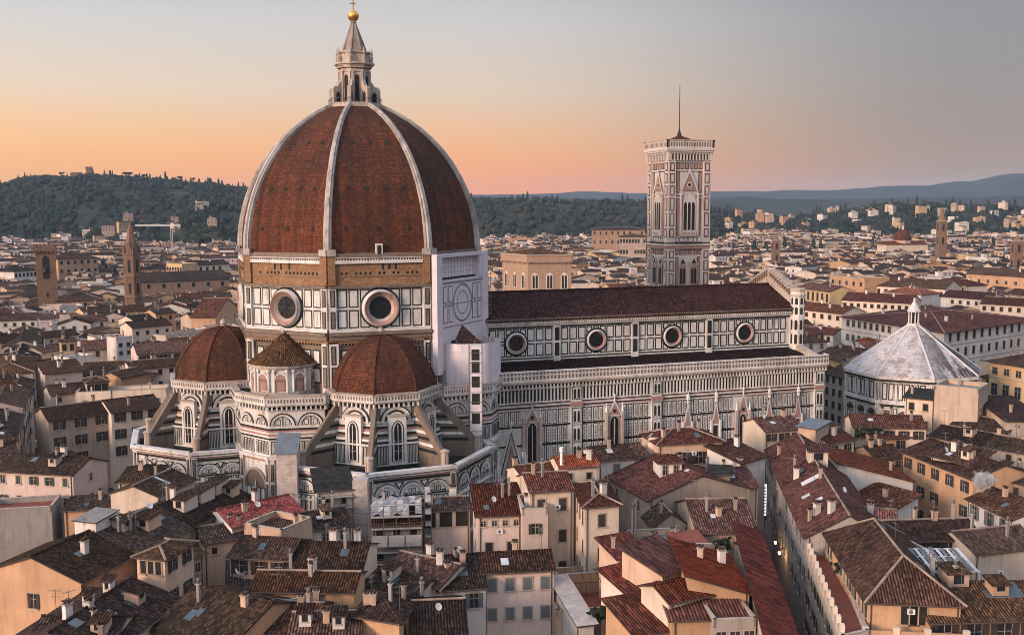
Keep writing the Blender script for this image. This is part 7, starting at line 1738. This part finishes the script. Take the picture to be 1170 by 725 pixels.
WOODS = bpy.data.objects.new('woods', leaf_mesh('woods', cl, ['leaf_dark', 'leaf_olive', 'leaf_autumn', 'leaf_blue'])); COL.objects.link(WOODS); tag(WOODS, kind='stuff', label='dark mixed woods covering the hills behind the town', cat='woods')
def tree(label, px, D, hgt, w, form, mat='leaf_dark'):
    d = ray(px, 238); hh = math.hypot(d.x, d.y); x, y = CAMP[0] + d.x / hh * D, CAMP[1] + d.y / hh * D; z = hill_z(px, D) - 2; b = (x, y, z)
    t = thing('pine_tree' if form == 'pine' else 'cypress_tree', label, 'tree', b); mb = MB(); mb.tube((x, y, z), (x + w * .1, y, z + hgt * .85), w * .05, 'bark', 6, w * .03)
    if form == 'pine':
        for k in range(4): mb.tube((x + w * .05, y, z + hgt * .55), (x + w * .4 * math.cos(k * 1.7), y + w * .4 * math.sin(k * 1.7), z + hgt * .85), w * .025, 'bark', 5)
    mb.build('trunk', t, b); c = []
    for k in range(16 if form == 'pine' else 9):
        if form == 'pine': a = rw.uniform(0, 6.28); r = w * .5 * rw.random() ** .5; c.append((r * math.cos(a), r * math.sin(a), hgt * rw.uniform(.78, .95), w * .2, w * .11, 0))
        else: c.append((rw.uniform(-.1, .1) * w, rw.uniform(-.1, .1) * w, hgt * (.2 + .085 * k), w * (.5 - .04 * k), hgt * .1, 0))
    o = bpy.data.objects.new('crown', leaf_mesh('crown', c, [mat])); COL.objects.link(o); o.parent = t
for i, (px, hh_, w, f, lb) in enumerate(((55, 18, 16, 'pine', 'umbrella pine on the skyline left of the hill castle'), (72, 22, 18, 'pine', 'broad umbrella pine next to the hill castle hall'), (123, 20, 5, 'cyp', 'dark cypress just right of the hill castle'),
        (148, 24, 30, 'pine', 'widest umbrella pine on the left skyline'), (166, 20, 16, 'pine', 'umbrella pine right of the widest one on the skyline'), (180, 17, 5, 'cyp', 'short skyline cypress between two umbrella pines'), (193, 20, 6, 'cyp', 'tall skyline cypress left of the round pine'),
        (207, 26, 18, 'pine', 'tallest round umbrella pine on the skyline'), (222, 24, 16, 'pine', 'umbrella pine beside the tallest round one'), (236, 20, 6, 'cyp', 'lone cypress on the skyline near the dome'), (262, 18, 14, 'pine', 'last umbrella pine on the skyline before the dome'), (20, 16, 14, 'pine', 'small umbrella pine at the far left of the skyline'))):
    tree(lb, px, 2500, hh_ * .85, w * .62, f)
for i, (px, hh_, w, lb) in enumerate(((205, 30, 8, 'tall cypress in the clearing below the ridge'), (213, 34, 9, 'taller neighbour of the cypress in the clearing'), (233, 30, 8, 'cypress on the slope left of the pale villa'), (247, 36, 9, 'tallest cypress above the pale villa'))): tree(lb, px, 1760, hh_, w, 'cyp')
# potted shrubs on terraces and in the court
def shrub(label, px, py, h, s, n=14):
    p = at(px, py, h); t = thing('shrub', label, 'shrub', (p.x, p.y, h)); mb = MB()
    mb.lathe(p.x, p.y, [(.35, h), (.45, h + .6), (.5, h + .65)], 8, 'tiles_red'); mb.build('pot', t, (p.x, p.y, h)); mb = MB(); mb.tube((p.x, p.y, h + .4), (p.x, p.y, h + 1.2), .06, 'bark', 5); mb.build('stem', t, (p.x, p.y, h))
    c = [(rw.gauss(0, s * .45), rw.gauss(0, s * .3), .9 + rw.random() * s * .8, s * rw.uniform(.16, .3), s * rw.uniform(.14, .26), rw.randrange(2)) for _ in range(n * 3)]
    o = bpy.data.objects.new('foliage', leaf_mesh('foliage', c, ['leaf_dark', 'leaf_olive'])); COL.objects.link(o); o.parent = t
for px, py, h, s, lb in ((545, 712, 6, 2.2, 'dense dark shrub in the court left of the arched house'), (562, 716, 6, 1.8, 'lower shrub in the court next to the dense one'), (683, 714, 9.6, 1.6, 'wide shrub on the red terrace by its edge'), (700, 710, 9.6, 1.3, 'small shrub at the right end of the red terrace'),
        (985, 500, 17.5, 1.5, 'bushy plant on the balcony below the baptistery'), (999, 499, 17.5, 1.2, 'smaller plant on the balcony below the baptistery'), (826, 632, 15, 1.4, 'potted bush among the cluttered terraces'), (962, 660, 15.4, 1.2, 'green bush on the street side terrace')): shrub(lb, px, py, h, s)
# delivery van at the mouth of the dark street
p0 = at(43, 512, 0); b = (p0.x, p0.y, 0); t_ = thing('delivery_van', 'small white delivery van at the mouth of the dark street', 'van', b); mb = MB()
pf = [(-2.3, .4), (2.3, .4), (2.3, 1.1), (1.5, 1.35), (.9, 2.2), (-2.3, 2.3)]; A = [(p0.x + x, p0.y - .9, z) for x, z in pf]; Bq = [(p0.x + x, p0.y + .9, z) for x, z in pf]
mb.poly(A, 'white_paint'); mb.poly(Bq[::-1], 'white_paint')
for i in range(6): mb.poly([A[i], A[(i + 1) % 6], Bq[(i + 1) % 6], Bq[i]][::-1], 'white_paint')
BD = mb.build('body', t_, b); mb = MB(); mb.box(p0.x + .3, p0.y - .93, 1.4, p0.x + 1.2, p0.y - .9, 2.0, 'window_glass'); mb.build('side_window', t_, b); mb = MB(); mb.poly([(p0.x + 1.52, p0.y - .8, 1.4), (p0.x + 1.52, p0.y + .8, 1.4), (p0.x + .98, p0.y + .75, 2.15), (p0.x + .98, p0.y - .75, 2.15)], 'window_glass'); mb.build('windscreen', t_, b)
for x in (-1.4, 1.5):
    for y in (-.9, .9): mb = MB(); mb.tube((p0.x + x, p0.y + y - .1, .36), (p0.x + x, p0.y + y + .1, .36), .36, 'rubber', 14); mb.build('wheel', t_, b)

# ------------------------------------------------------------------ haze
k = NB('haze_air'); k.t.nodes.remove(k.b); pv = k.n('ShaderNodeVolumePrincipled'); pv.inputs['Color'].default_value = HAZE_COL; pv.inputs['Density'].default_value = HAZE; pv.inputs['Anisotropy'].default_value = 0.0
k.l(pv.outputs[0], [n for n in k.t.nodes if n.type == 'OUTPUT_MATERIAL'][0].inputs['Volume'])
mb = MB(); mb.box(-10500, -10500, -32, 10500, 10800, 360, 'haze_air'); tag(mb.build('haze'), kind='stuff', label='thin blue morning haze over the town and hills', cat='haze')
